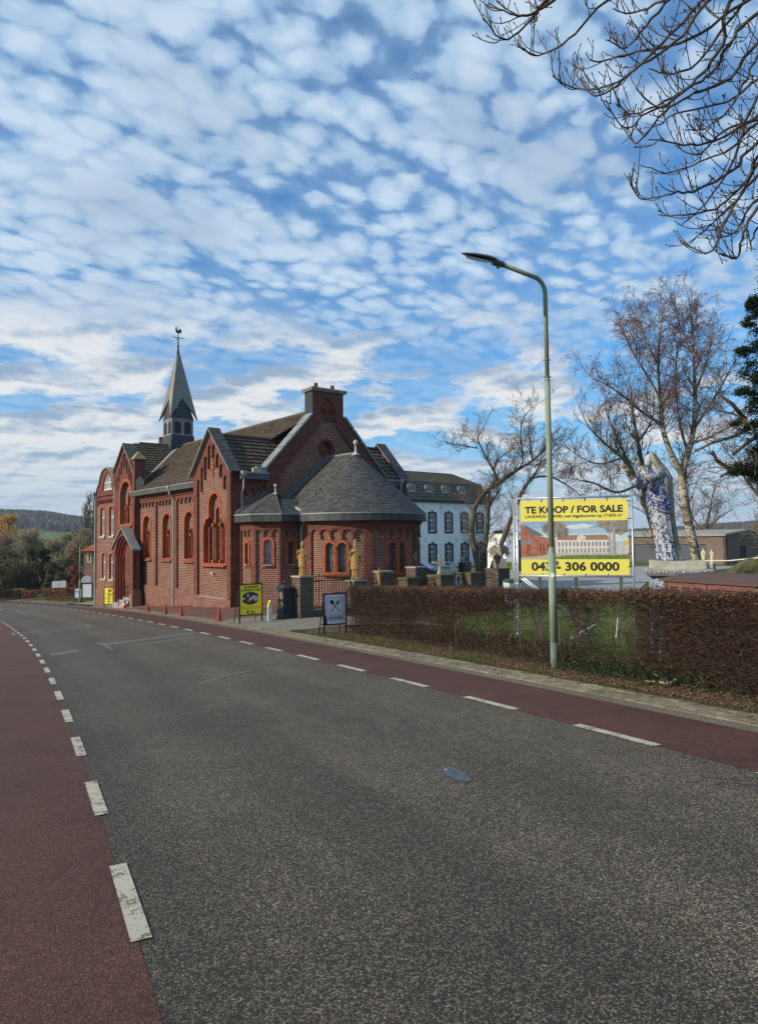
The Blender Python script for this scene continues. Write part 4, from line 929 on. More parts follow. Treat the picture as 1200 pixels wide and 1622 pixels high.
# helm roof: four gablets, valleys at the corners fold up into the eight-sided needle
H0, HG, HT = 8.62, 9.95, 13.55; e = .98
cor = [Vector((sx + a * e, sy + b * e, H0 - .15)) for a, b in ((-1, -1), (1, -1), (1, 1), (-1, 1))]
mid = [Vector((sx + a * .62, sy + b * .62, HG)) for a, b in ((0, -1), (1, 0), (0, 1), (-1, 0))]
apex = Vector((sx, sy, HT))
mb = MB(); tl = MB()
for i in range(4):
    c0 = cor[i]; ml, mr = mid[(i - 1) % 4], mid[i]
    mb.poly([c0, mr, apex]); mb.poly([c0, apex, ml])
    mb.poly([Vector(p) - Vector((0, 0, .06)) for p in (c0, mr, ml)])
M['spire_seam'] = M['slate_spire']
hl = mb.build('spire_roof', M['slate_spire'], SP)
mb = MB()
for i in range(4):
    c0 = cor[i]; ml, mr = mid[(i - 1) % 4], mid[i]
    for q in (ml, mr):
        # raised sheets laid in courses on each face of the helm
        nrm = (q - c0).cross(apex - c0).normalized()
        if nrm.dot(c0 - Vector((sx, sy, H0))) < 0: nrm = -nrm
        for k in range(11):
            t0, t1 = k / 11, (k + 1) / 11 - .006
            l0, l1 = c0.lerp(apex, t0), c0.lerp(apex, t1)
            r0_, r1_ = q.lerp(apex, t0), q.lerp(apex, t1); n2_ = 2 if k < 6 else 1
            for j in range(n2_):
                mb.poly([l0.lerp(r0_, (j + .01) / n2_) + nrm * .02, l0.lerp(r0_, (j + .985) / n2_) + nrm * .02, l1.lerp(r1_, (j + .985) / n2_) + nrm * .008, l1.lerp(r1_, (j + .01) / n2_) + nrm * .008])
mb.build('roof_sheet', M['slate_spire'], SP, kind='stuff')
mb = MB()
for a, b in ((0, -1), (-1, 0), (1, 0), (0, 1)):
    t_ = Vector((-b, a, 0)); o_ = Vector((sx + a * .80, sy + b * .80, 0))
    mb.poly([o_ + t_ * .80 + Vector((0, 0, 8.5)), o_ - t_ * .80 + Vector((0, 0, 8.5)), Vector((sx + a * .66, sy + b * .66, HG - .1))])
mb.build('gablet', M['slate_dark'], SP)
mb = MB()
for i in range(4):
    for q in (mid[i], mid[(i - 1) % 4]): mb.tube([cor[i], q], .045, 4)
mb.build('verge_trim', M['lead_dark'], SP)
mb = MB(); mb.tube([(sx, sy, HT - .5), (sx, sy, HT), (sx, sy, HT + 1.5)], [.12, .05, .014], 6); mb.ball((sx, sy, HT + .12), .09, 8, 5)
mb.box(sx - .42, sx + .42, sy - .015, sy + .015, HT + .72, HT + .76); mb.box(sx - .015, sx + .015, sy - .3, sy + .3, HT + .66, HT + .70)
WV = part(mb, 'weathervane', M['iron'], SP)
rooster = [(-.40, .10), (-.30, .0), (-.1, -.08), (.1, -.06), (.22, .04), (.42, .02), (.46, .2), (.40, .36), (.28, .40), (.18, .30), (.05, .18), (-.1, .16), (-.2, .22), (-.24, .42), (-.32, .5), (-.36, .38), (-.44, .34), (-.36, .28)]
mb = MB(); slab(mb, rooster, [], lambda a, z, d: (sx + a * .58, sy + a * .22 + d, HT + 1.10 + z * .8), -.035, .035, back=True); mb.build('weathercock', M['iron'], WV)
# ---- apse
apw = 1.22
bc = [-54.6, .6, 55.8]; RD = RA * PI / 180
def apse_wall(mb):
    for c in bc:
        c *= RD
    L0, L1 = -93 * RD, 93 * RD
    hol = []
    for c in bc:
        c *= RD; a, b = c - 23.7 * RD, c + 23.7 * RD
        hol.append([(a, -3.4), (b, -3.4), (b, .30)] + notches(a, b, .50, 5, .30, .10))
    slab(mb, rect(L0, L1, BASE, 1.0), hol, FI, 0, .10, 1)
    slab(mb, rect(L0, L1, -3.6, .9), [arch(c * RD + s * .29, .22, -1.36, -.10) for c in bc for s in (-1, 1)], FI, .10, .4, 0)
    for z0, z1, o in ((.72, .78, .05), (.80, .87, .10)): slab(mb, rect(L0, L1, z0, z1), [], FI, -o, 0, 1)
bent(apse_wall, 'apse_wall', BR, CH)
for ci in bc:
    c = ci * RD
    def ringb(mb):
        def twin(o): # outline of both arches as one band
            p = [(c - .29 - .2 - o, -1.42 - o * .3), (c + .29 + .2 + o, -1.42 - o * .3)]; r_ = .2 + o; zs = -.28
            dx = .29; cut = math.acos(min(1, dx / r_)) if r_ > dx else 0
            p += [(c + dx + r_ * math.cos(t), zs + r_ * math.sin(t)) for t in [(PI - cut) * k / 10 for k in range(11)]]
            p += [(c - dx + r_ * math.cos(t), zs + r_ * math.sin(t)) for t in [cut + (PI - cut) * k / 10 for k in range(11)]]
            return p
        slab(mb, twin(.13), [arch(c - .29, .2, -1.36, -.08), arch(c + .29, .2, -1.36, -.08)], FI, .03, .40)
    Wa = bent(ringb, 'window', [M['brick_orange']], CH)
    mbs = MB(); x, y, _ = FC(c, 0, .05); mbs.tube([(x, y, -1.3), (x, y, -.34)], .055, 8); mbs.tube([(x, y, -.34), (x, y, -.24)], [.06, .1], 8); mbs.build('mullion', M['brick_orange'], Wa)
    for s in (-.29, .29):
        th = (c + s) / RA; x, y, _ = FC(c + s, 0, .22)
        fr = lambda a, z, d, x=x, y=y, th=th, c0=c + s: (x + (a - c0) * math.cos(th) - d * math.sin(th), y + (a - c0) * math.sin(th) + d * math.cos(th), z)
        pane(fr, c + s, .21, -1.36, -.08, .0, Wa, bars=4, ring=True)
    def sillb(mb): slab(mb, rect(c - .62, c + .62, -1.52, -1.44), [], FI, -.06, .12)
    bent(sillb, 'sill', [M['brick_orange']], Wa)
# corbel stones under the small arches
mb = MB()
for ci in bc:
    for k in range(1, 5):
        a = ci * RD - 23.7 * RD + k * (47.4 * RD) / 5; p = [FC(a - .06, .0, -.03), FC(a + .06, 0, -.03), FC(a + .06, 0, .1), FC(a - .06, 0, .1)]
        mb.loft([[(x, y, .10) for x, y, _ in p], [(x, y, .26) for x, y, _ in p]])
part(mb, 'corbel', M['brick_orange'], kind='stuff')
mb = MB(); mb.box(2.25, 8.25, -2.4, 0, BASE, .1, 1)
for x0 in (2.25, 8.25): slab(mb, rect(-2.4, 0, BASE, 1.0), [], FA(x0 - (.0 if x0 < 5 else 0)), 0, .3 if x0 < 5 else -.3, 1)
part(mb, 'apse_side_wall', BR)
# slated box gutter round apse and side chapel
def strip_gutter(pts, name='gutter', z0=.87, z1=1.20, off=.0, col='slate_dark'):
    mb = MB(); me_ = MB()
    for p, q in zip(pts[:-1], pts[1:]):
        p, q = Vector((*p, 0)), Vector((*q, 0)); L = (q - p).length; k = max(1, round(L / .13)); n = Vector(((q - p).y, -(q - p).x, 0)).normalized()
        for i in range(k):
            a, b = p.lerp(q, i / k), p.lerp(q, (i + 1) / k - .03 / k); j = n * rng.uniform(0, .008); r = rng.random()
            mb.poly([a + j + Vector((0, 0, z0)), b + j + Vector((0, 0, z0)), b + j * .5 - n * .03 + Vector((0, 0, z1 - .03)), a + j * .5 - n * .03 + Vector((0, 0, z1 - .03))], 0, r=r)
        mb.poly([p - n * .01 + Vector((0, 0, z0)), q - n * .01 + Vector((0, 0, z0)), q - n * .06 + Vector((0, 0, z1)), p - n * .06 + Vector((0, 0, z1))], 0, r=.1)
        mb.poly([p + Vector((0, 0, z0)), q + Vector((0, 0, z0)), q - n * .35 + Vector((0, 0, z0)), p - n * .35 + Vector((0, 0, z0))], 0, r=.1)
        me_.poly([p - n * .0 + Vector((0, 0, z1 - .03)), q - n * .0 + Vector((0, 0, z1 - .03)), q + Vector((0, 0, z1 + .02)), p + Vector((0, 0, z1 + .02))])
        me_.poly([p + Vector((0, 0, z1 + .02)), q + Vector((0, 0, z1 + .02)), q - n * .2 + Vector((0, 0, z1 + .02)), p - n * .2 + Vector((0, 0, z1 + .02))])
    o = part(mb, name, M[col]); me_.build('gutter_edge', M['zinc'], o)
Rg = 3.30
arcg = [(AC[0] + Rg * math.sin(t), AC[1] - Rg * math.cos(t)) for t in [math.radians(-86 + 176 * k / 64) for k in range(65)]]
strip_gutter([(2.0, -2.45)] + arcg[1:] + [(8.55, 0)])
strip_gutter([(.12, 0), (.12, -1.52), (1.12, -2.52), (2.06, -2.52)], col='slate_dark')
# cone roof: slates laid in rings
AP = (5.25, -2.4, 4.12); tl = MB(); z0 = 1.22; Re = 3.30; Hc = 4.12 - z0; sl = math.hypot(Re, Hc); nrow = 30
for i in range(nrow):
    a, b = i / nrow, (i + 1) / nrow; ra, rb = Re * (1 - a), Re * (1 - b); k = max(6, round(PI * ra / .20)); za, zb = z0 + Hc * a, z0 + Hc * b
    for j in range(k):
        t0, t1 = [math.radians(-90) + PI * (j + o + (.5 if i % 2 else 0)) / k for o in (.02, .98)]
        if t0 > PI / 2: continue
        t1 = min(t1, PI / 2); r = rng.random(); h_ = .016 + rng.uniform(-.004, .010)
        P0 = lambda t, R_, z, h: (AC[0] + (R_ + h * .66) * math.sin(t), AC[1] - (R_ + h * .66) * math.cos(t), z + h * .75)
        tl.poly([P0(t0, ra, za, h_), P0(t1, ra, za, h_), P0(t1, rb, zb, .003), P0(t0, rb, zb, .003)], r=r)
        tl.poly([P0(t0, ra, za, -.01), P0(t1, ra, za, -.01), P0(t1, ra, za, h_), P0(t0, ra, za, h_)], r=r)
mb = MB(); n = 48
mb.loft([[(AC[0] + R_ * math.sin(-PI / 2 + PI * j / n), AC[1] - R_ * math.cos(-PI / 2 + PI * j / n), z) for j in range(n + 1)] for R_, z in ((Re, z0 - .02), (.01, 4.10))], close=False, cap=False)
ro = part(mb, 'apse_roof', M['dark_slot']); tl.build('slates', M['slate'], ro, kind='stuff')
for x0, s in ((AC[0] - Re, 1), (AC[0] + Re, -1)):
    mb = MB(); p = [(x0, -2.4, z0), (x0, 0, z0), (5.25, 0, 4.12), (5.25, -2.4, 4.12)]; mb.poly([(a, b, c - .03) for a, b, c in p]); o = part(mb, 'apse_roof', M['dark_slot']); tl = MB(); tiles(tl, p[0], p[1], p[2], p[3], .24, .135, .014, stag=.5); tl.build('slates', M['slate'], o, kind='stuff')
    mb = MB(); mb.loft([[(x0 + s * 0.0, -.30, z0 + .02), (x0, -.02, z0 + .02), (x0, -.02, z0 + .24), (x0, -.26, z0 + .12)], [(5.25, -.30, 4.14), (5.25, -.02, 4.14), (5.25, -.02, 4.36), (5.25, -.26, 4.24)]]); part(mb, 'lead_flashing', M['lead_dark'])
mb = MB(); mb.tube([(5.25, -.2, 4.14), (5.25, -2.4, 4.14)], .06, 6); part(mb, 'ridge_tiles', M['lead'])
def finial(x, y, z, s=1):
    prof = [(0, .30), (.06, .22), (.14, .12), (.2, .075), (.5, .06), (.62, .06), (.64, .09), (.70, .135), (.78, .15), (.86, .13), (.92, .07), (.95, .01)]
    mb = MB(); mb.loft([[(x + r * s * math.cos(2 * PI * j / 10), y + r * s * math.sin(2 * PI * j / 10), z - .12 * s + h * s) for j in range(10)] for h, r in prof]); part(mb, 'finial', M['white_lead'], smooth=True)
finial(5.25, -2.4, 4.12, .78)
# ---- octagonal side chapel
def small_arc(a0, a1, n): return [(a0, -3.4), (a1, -3.4), (a1, .3)] + notches(a0, a1, .52, n, .30, .1)
mb = MB()
slab(mb, rect(-1.4, 0, BASE, 1.0), [small_arc(-1.08, -.16, 3)], FA(.4), 0, .08, 1); slab(mb, rect(-1.3, 0, BASE, .9), [arch(-.62, .15, -1.0, -.02)], FA(.4), .08, .3, 0)
slab(mb, rect(0, 1.175, BASE, 1.0), [small_arc(.08, 1.08, 3)], FD, 0, .08, 1); slab(mb, rect(0.02, 1.15, BASE, .9), [arch(.59, .18, -1.0, .10)], FD, .08, .3, 0)
slab(mb, rect(1.23, 2.3, BASE, 1.0), [small_arc(1.30, 2.25, 3)], FB(-2.23), 0, .08, 1); slab(mb, rect(1.25, 2.3, BASE, .9), [arch(1.78, .17, -1.0, .02)], FB(-2.23), .08, .3, 0)
for fr, a0, a1 in ((FA(.4), -1.42, 0), (FD, -.02, 1.19), (FB(-2.23), 1.21, 2.2)):
    for zz0, zz1, o in ((.72, .78, .04), (.80, .87, .08)): slab(mb, rect(a0, a1, zz0, zz1), [], fr, -o, 0, 1)
    slab(mb, rect(a0, a1, BASE, -2.35), [], fr, -.03, 0, 3)
part(mb, 'side_chapel_wall', BR)
for fr, c, hw, zt in ((FA(.4), -.62, .14, -.04), (FD, .59, .175, .08), (FB(-2.23), 1.78, .16, .0)):
    mb = MB(); slab(mb, arch(c, hw + .13, -1.14, zt + .14), [arch(c, hw, -1.0, zt)], fr, .03, .32); o = part(mb, 'window', M['brick_orange']); pane(fr, c, hw + .01, -1.0, zt, .24, o, mat='glass_pale' if hw > .17 else 'glass_leaded', bars=3)
    mb = MB(); slab(mb, rect(c - hw - .02, c + hw + .02, -1.07, -1.0), [], fr, -.04, .2); mb.build('sill', M['lead'], o)
ap2 = (1.75, -.95, 2.22); E0, E1, E2, E3 = (.14, 0, z0), (.14, -1.5, z0), (1.13, -2.5, z0), (2.3, -2.5, z0)
for q in ((E0, E1, ap2, (1.75, 0, 2.22)), (E1, E2, ap2, ap2), (E2, E3, (2.6, -1.8, 1.6), ap2)):
    p0, p1, p2, p3 = q; mb = MB(); mb.poly([(a, b, c - .02) for a, b, c in (q if p2 != p3 else q[:3])]); o = part(mb, 'side_chapel_roof', M['dark_slot']); tl = MB()
    tiles(tl, p0, p1, p2, p3, .20, .13, .012); tl.build('slates', M['slate'], o, kind='stuff')
mb = MB(); mb.tube([(.14, -1.5, z0 + .02), ap2], .028, 5); mb.tube([(1.13, -2.5, z0 + .02), ap2], .028, 5); mb.loft([[(.2, -.2, z0), (.2, -.02, z0), (.2, -.02, z0 + .2), (.2, -.2, z0 + .1)], [(1.75, -.2, 2.26), (1.75, -.02, 2.26), (1.75, -.02, 2.46), (1.75, -.2, 2.36)]]); part(mb, 'lead_flashing', M['lead_dark'])
finial(*ap2, .5)
mb = MB(); mb.loft([[(1.95, -2.3, 1.55), (2.1, -2.2, 1.58), (2.1, -2.2, 1.5), (1.95, -2.3, 1.46)], [(2.2, -2.72, 1.24), (2.36, -2.66, 1.24), (2.36, -2.66, 1.16), (2.2, -2.72, 1.16)]]); part(mb, 'lead_flashing', M['white_lead'])
pipe([(2.2, -2.62, 1.2), (2.2, -2.62, .85), (2.2, -2.40, .55), (2.2, -2.40, -2.9)], .05)
# ------------------------------------------------------------------ paving, verge, litter
VEG = random.Random(11)
# kerb band: each block near the camera is a piece of its own
KB = thing('kerb_band', 'x', 'x'); del KB['label']; del KB['category']; KB['kind'] = 'structure'
mb = MB(); 
for i in range(0, 62):
    s0 = -14 + i * 1.0
    q = [];
    for s, d in ((s0, 1.29), (s0, 1.74), (s0 + 1, 1.74), (s0 + 1, 1.29)): x, y = XY(s, d); q.append((float(x), float(y), float(G(s, 1.5)) - .004))
    mb.poly(q)
mb.build('bedding', M['dirt'], KB)
pm = None
def paver_pts(s0, s1, d0, d1, h): return [[(*map(float, XY(s, d)), float(G(s, d)) + z + t) for s, d, t in ((s0, d0, h[0]), (s0, d1, h[1]), (s1, d1, h[2]), (s1, d0, h[3]))] for z in (-.02, .014)]
rest = MB()
for row in range(4):
    k = 0; s = -3.0 + (row % 2) * .105
    while s < 47:
        d0 = 1.30 + row * .108 + VEG.uniform(-.003, .003); s1 = s + .206; h = [VEG.uniform(-.003, .006) for _ in range(4)]
        pts = paver_pts(s, s1 - .006 - VEG.uniform(0, .003), d0, d0 + .101, h)
        if -1.6 < s < 9.5:
            one = MB(); one.loft(pts, r=VEG.random()); one.build('paver', M['paver'], KB)
        elif s > -1.6 or row % 2: rest.loft(pts, r=VEG.random())
        s = s1
rest.build('far_pavers', M['paver'], KB, kind='stuff')
grid('verge', ar(-8, 14.4, .4), [1.73, 1.95, 2.2, 2.6, 3.2], M['dirt'], hf=lambda s, d: G(s, d) + .015 + .02 * np.sin(s * 2.1 + d * 3) * (d > 1.8))
grid('driveway', ar(14.4, 21, .6), [1.73, 2.4, 3.2, 4.2, 5.5, 7], M['concrete_paving'], .012)
grid('forecourt', ar(21, 45.2, .8), [1.73, 2.4, 3.2, 4.2, 5.5, 8], M['clinker'], .012)
grid('forecourt', ar(38.2, 45.2, .8), [1.74, 2.3, 2.9], M['gravel'], .02)
grid('verge', ar(45.6, 57, 1.0), [1.73, 2.6, 3.8], M['concrete_paving'], .012)
grid('verge', ar(57, 130, 2.0), [1.1, 1.6, 2.6], M['gutter'], .02)
# gravel drive between the lawns behind the hedge
def flat_poly(name, pts, mat, lift, kind='structure'):
    mb = MB(); tri = tessellate_polygon([[Vector((x, y, 0)) for x, y in pts]]); bm = bmesh.new()
    vs = [bm.verts.new((x, y, 0)) for x, y in pts]
    for t in tri:
        try: bm.faces.new([vs[i] for i in t])
        except ValueError: pass
    for ax, no in ((0, (1, 0, 0)), (1, (0, 1, 0))):
        lo_, hi_ = min(p[ax] for p in pts), max(p[ax] for p in pts); a = math.floor(lo_) + .5
        while a < hi_:
            co = [0, 0, 0]; co[ax] = a; bmesh.ops.bisect_plane(bm, geom=bm.verts[:] + bm.edges[:] + bm.faces[:], plane_co=co, plane_no=no); a += 1.0
    z = T(np.array([v.co.x for v in bm.verts]), np.array([v.co.y for v in bm.verts]))
    for v, zz_ in zip(bm.verts, np.atleast_1d(z)): v.co.z = float(zz_) + lift
    me = bpy.data.meshes.new(name); bm.to_mesh(me); bm.free(); me.materials.append(mat); o = bpy.data.objects.new(name, me); C.objects.link(o); return kinds(o, kind=kind)
flat_poly('gravel_drive', [(1.5, 30.5), (5.2, 33.0), (9.0, 34.5), (13.5, 38.0), (16.5, 45), (24, 58), (34, 66), (30, 71), (20, 68), (12, 62), (6, 58), (2, 50), (1, 40)], M['gravel'], .05)
# faded markings and the blue patch on the asphalt
def mark(name, pts, mat, lift=.006):
    mb = MB(); mb.poly([(*map(float, XY(s, d)), float(G(s, d)) + lift) for s, d in pts]); mb.build(name, M[mat], lines)
def mpx(name, pts, mat, lift=.006): mb = MB(); mb.poly([gpt(x, y, lift) for x, y in pts]); mb.build(name, M[mat], lines)
mpx('faded_line', [(80, 1036), (123, 1029.5), (125, 1032.5), (82, 1039.5)], 'ghost')
mpx('faded_line', [(152, 1018), (172, 1019.5), (310, 1002), (309, 1004), (176, 1022), (155, 1021)], 'ghost'); mpx('faded_line', [(158, 1021), (176, 1030), (181, 1030), (165, 1020)], 'ghost')
mpx('faded_line', [(215, 1022), (310, 1008), (310, 1009.5), (216, 1023.5)], 'ghost')
mpx('faded_line', [(35, 1003), (140, 989.5), (140, 990.5), (36, 1004)], 'ghost'); mpx('faded_line', [(60, 1004), (143, 993.5), (143, 994.5), (60, 1005)], 'ghost'); mpx('faded_line', [(137, 990), (147, 993), (143, 994.5), (133, 991)], 'ghost')
mpx('faded_line', [(17, 1003), (23, 1002), (26, 1006), (21, 1007)], 'ghost')
mpx('faded_line', [(22, 967), (27, 967), (47, 974), (42, 974)], 'ghost'); mpx('faded_line', [(0, 964), (7, 967), (3, 968), (-4, 966)], 'ghost')
mpx('faded_line', [(315, 1083), (398, 1062), (398, 1063.2), (316, 1084.5)], 'ghost')
mpx('blue_patch', [(699, 1217.5), (706, 1216), (716, 1217), (727, 1221), (736, 1227), (745, 1234), (747, 1240), (738, 1241), (722, 1238), (709, 1231), (702, 1224)], 'ghost2')
mpx('blue_patch', [(704, 1222.5), (706, 1221), (708, 1222), (706, 1223.5)], 'sign_white', .009)
# leaf litter, weeds and grass on the verge
def leafquad(mb, p, size, up=.3, r=None, rr_=VEG):
    a = rr_.uniform(0, 2 * PI); t = Vector((math.cos(a), math.sin(a), rr_.uniform(-up, up))).normalized(); b = t.cross(Vector((rr_.uniform(-.5, .5), rr_.uniform(-.5, .5), 1))).normalized()
    L, Wd = size * rr_.uniform(.7, 1.3), size * rr_.uniform(.35, .6); n = t.cross(b)
    mb.poly([p - t * L / 2, p - b * Wd / 2 + n * .1 * L, p + t * L / 2, p + b * Wd / 2 + n * .1 * L], r=r)
mb = MB()
for _ in range(15000):
    s = VEG.uniform(-2.5, 13.5); d = 1.72 + abs(VEG.gauss(0, 1)) * .34 + .06
    if d > 3.2: continue
    if s > 5 and VEG.random() < .30: continue
    x, y = XY(s, d); leafquad(mb, Vector((float(x), float(y), float(G(s, d)) + VEG.uniform(.015, .05))), .045)
for _ in range(260):
    s = VEG.uniform(-2.5, 60); d = VEG.uniform(1.1, 1.8) - abs(VEG.gauss(0, .25)) * (VEG.random() < .2); x, y = XY(s, d); leafquad(mb, Vector((float(x), float(y), float(G(s, d)) + .02)), .03)
mb.build('leaf_litter', M['litter'], kind='stuff')
def blades(mb, n, sampler, h0, h1, wid=.006):
    for _ in range(n):
        q = sampler()
        if q is None: continue
        x, y, z, k = q; h = VEG.uniform(h0, h1) * k; a = VEG.uniform(0, 2 * PI); dx, dy = math.cos(a) * wid, math.sin(a) * wid; lx, ly = VEG.gauss(0, .35) * h, VEG.gauss(0, .35) * h
        mb.poly([(x - dx, y - dy, z), (x + dx, y + dy, z), (x + lx + dx * .2, y + ly + dy * .2, z + h)])
from mathutils import noise as mnoise
def verge_grass():
    s = VEG.uniform(-2.5, 14.3); d = VEG.uniform(1.72, 2.75); k = mnoise.noise(Vector((s * .8, d * 1.5, 0))) + (.20 if s > 5 else -.06) - max(0, d - 2.15) * 1.5
    if s < 2: k -= .08
    if k < .02: return None
    x, y = XY(s, d); return float(x), float(y), float(G(s, d)) + .01, min(1, .5 + k)
mb = MB(); blades(mb, 42000, verge_grass, .02, .07)
mb.build('verge_grass', M['grass'], kind='stuff')
mb = MB()
for _ in range(2600):
    s = VEG.uniform(-1, 12); d = VEG.uniform(1.8, 2.7); k = mnoise.noise(Vector((s * 1.1 + 7, d * 1.5, 3)))
    if k < .12: continue
    x, y = XY(s, d); leafquad(mb, Vector((float(x), float(y), float(G(s, d)) + VEG.uniform(.03, .09))), .035, .8)
mb.build('weeds', M['grass'], kind='stuff')
mb = MB()
for _ in range(2200):
    s = VEG.gauss(2.9, .9); d = VEG.uniform(2.1, 2.6); x, y = XY(s, d); leafquad(mb, Vector((float(x), float(y), float(G(s, d)) + abs(VEG.gauss(0, .12)) + .02)), .05, .9)
mb.build('ivy', M['ivy'], kind='stuff')
def lawn_grass():
    s = VEG.uniform(-3, 13); d = 3.0 + VEG.random()**1.7 * 9; x, y = XY(s, d); return float(x), float(y), float(G(s, d)) + .0, 1
mb = MB(); blades(mb, 70000, lawn_grass, .04, .10, .010); mb.build('lawn_grass', M['grass'], kind='stuff')
# fallen branch lying on the verge
g1 = gpt(1020, 1085, .05); g2 = gpt(1062, 1090, .05); g3 = gpt(1088, 1082, .12); g4 = gpt(1106, 1076, .2)
mb = MB(); mb.tube([g1, g2, g3, g4], [.010, .020, .026, .028], 7); mb.tube([g4 - Vector((.05, 0, .03)), gpt(1122, 1092, .04)], .008, 5); mb.tube([g2, gpt(1035, 1080, .1)], .006, 5)
kinds(mb.build('fallen_branch', M['stone_pale']), 'pale bare branch lying on the leaf litter in front of the hedge', 'branch')
# ------------------------------------------------------------------ hedge
HR = random.Random(21)
def hedge(name, s0, s1, d0, d1, h, label, n_tw, n_lf, leafmat='dry_leaf', holes=None, stems=True, dense=1.0, group=None, twmat='twig_hedge', lsz=.042):
    t = thing(name, label, 'hedge', (*map(float, XY((s0 + s1) / 2, d0)), float(G((s0 + s1) / 2, d0))), group=group); o = Vector(t.location)
    def P(s, d, z): x, y = XY(s, d); return Vector((float(x), float(y), float(G(s, (d0 + d1) / 2)) + z)) - o
    def hv(s): return 1 + (.05 * mnoise.noise(Vector((s * 1.7, 2, 0))) + .03 * mnoise.noise(Vector((s * 6, 5, 0)))) * (1 if holes else .6)
    def dens(s, z):
        if not holes: return 1
        k = 1
        for hs, hz, rs, rz, v in holes:
            q = ((s - hs) / rs)**2 + ((z - hz) / rz)**2
            if q < 1: k = min(k, v + (1 - v) * q ** 1.5)
        return k
    if stems:
        s = s0 + .1
        while s < s1:
            mb = MB(); p = P(s, (d0 + d1) / 2 + HR.uniform(-.06, .06), -.05); pts = [p]
            for z in (.3, .6, .85, h - .08): pts.append(P(s + HR.uniform(-.05, .05), (d0 + d1) / 2 + HR.uniform(-.09, .09), z))
            mb.tube(pts, [.018, .016, .013, .009, .005], 5); mb.build('stem', M['bark'], t); s += HR.uniform(.20, .34)
    mb = MB()
    for _ in range(n_tw):
        s = HR.uniform(s0, s1) if HR.random() < .72 or not holes else HR.uniform(s0, 2.7); z = h * HR.random()**.8; d = HR.uniform(d0, d1)
        if HR.random() > dens(s, z): continue
        p = P(s, d, z); a = HR.uniform(0, 2 * PI); L = HR.uniform(.08, .30); v = Vector((math.cos(a), math.sin(a), HR.uniform(-.35, .9))).normalized() * L
        b = v.cross(Vector((0, 0, 1))).normalized() * .0021; m_ = p + v * .5 + Vector((HR.gauss(0, .015), HR.gauss(0, .015), HR.gauss(0, .015))); c = v.cross(b).normalized() * .0021; r = HR.random()
        p = p + Vector((0, 0, z * (hv(s) - 1))); m_ = m_ + Vector((0, 0, z * (hv(s) - 1))); e_ = p + v; zt = o.z * 0
        if (e_.z - P(s, d, 0).z) > h * hv(s) + .03 and HR.random() < .88: e_.z = P(s, d, 0).z + h * hv(s) + HR.uniform(-.02, .05)
        mb.poly([p - b, p + b, m_ + b * .8, m_ - b * .8], r=r); mb.poly([m_ - b * .8, m_ + b * .8, e_ + b * .3, e_ - b * .3], r=r); mb.poly([p - c, p + c, m_ + c * .8, m_ - c * .8], r=r)
    mb.build('twigs', M[twmat], t, kind='stuff')
    mb = MB()
    for _ in range(n_lf):
        s = HR.uniform(s0, s1); top_ = HR.random() < .42
        z = h - abs(HR.gauss(0, .07)) if top_ else h * HR.random()**.9; d = HR.uniform(d0 - .02, d1 + .02) if HR.random() < .5 else d0 + abs(HR.gauss(0, .06)) - .03
        if not top_ and HR.random() > dens(s, z): continue
        if not top_ and (HR.random() < .35 or mnoise.noise(Vector((s * 1.3, z * 2.2, 5))) < .06 and HR.random() < .85): continue
        leafquad(mb, P(s, d, z * hv(s) + HR.uniform(0, .05)), lsz, .9, rr_=HR)
    mb.build('leaves', M[leafmat], t, kind='stuff'); return t
hol = [(3.30, .60, .62, .46, .0), (4.45, .60, .55, .44, .02), (5.4, .58, .62, .44, .0), (6.5, .5, .5, .34, .12), (7.3, .45, .35, .3, .25), (8.6, .5, .5, .3, .3)]
hedge('hornbeam_hedge', -3.5, 12.1, 2.42, 2.95, 1.16, 'long clipped leafless brown hedge with copper leaves behind the lamp post', 108000, 24000, holes=hol)
# ------------------------------------------------------------------ street objects
Vv_, Uu_ = Vector((.7815, .624, 0)), Vector((-.624, .7815, 0)); RZC = math.atan2(.624, .7815)
def part2(mb, name, mat, t, **k): return mb.build(name, M[mat] if isinstance(mat, str) else mat, t, **k)
def text(s, mat, parent, width, loc, axis_x, height=None, name='lettering', weight=0.0, depth=.002, center=False):
    """flat lettering: loc is the left end of the base line, axis_x the reading direction, z is up"""
    cu = bpy.data.curves.new(name, 'FONT'); cu.body = s; cu.size = 1; cu.offset = weight; cu.extrude = 0; cu.fill_mode = 'FRONT'; cu.resolution_u = 3
    o = bpy.data.objects.new(name, cu); C.objects.link(o); bpy.context.view_layer.update()
    me = bpy.data.meshes.new_from_object(o.evaluated_get(bpy.context.evaluated_depsgraph_get())); bpy.data.objects.remove(o); bpy.data.curves.remove(cu)
    co = np.empty(len(me.vertices) * 3); me.vertices.foreach_get('co', co); co = co.reshape(-1, 3); w_ = co[:, 0].max() - co[:, 0].min(); k = width / w_
    kz = k if height is None else height / .70
    ax = Vector(axis_x).normalized(); L = Vector(loc) - (ax * width / 2 if center else Vector())
    x = (co[:, 0] - co[:, 0].min()) * k; z = co[:, 1] * kz
    new = np.stack([L.x + ax.x * x, L.y + ax.y * x, L.z + ax.z * x + z], 1); me.vertices.foreach_set('co', new.ravel()); me.materials.clear(); me.materials.append(M[mat]); me.name = name; me.update()
    p = bpy.data.objects.new(name, me); C.objects.link(p); p.parent = parent; return p
def gl(px, py): p = gpt(px, py); return p
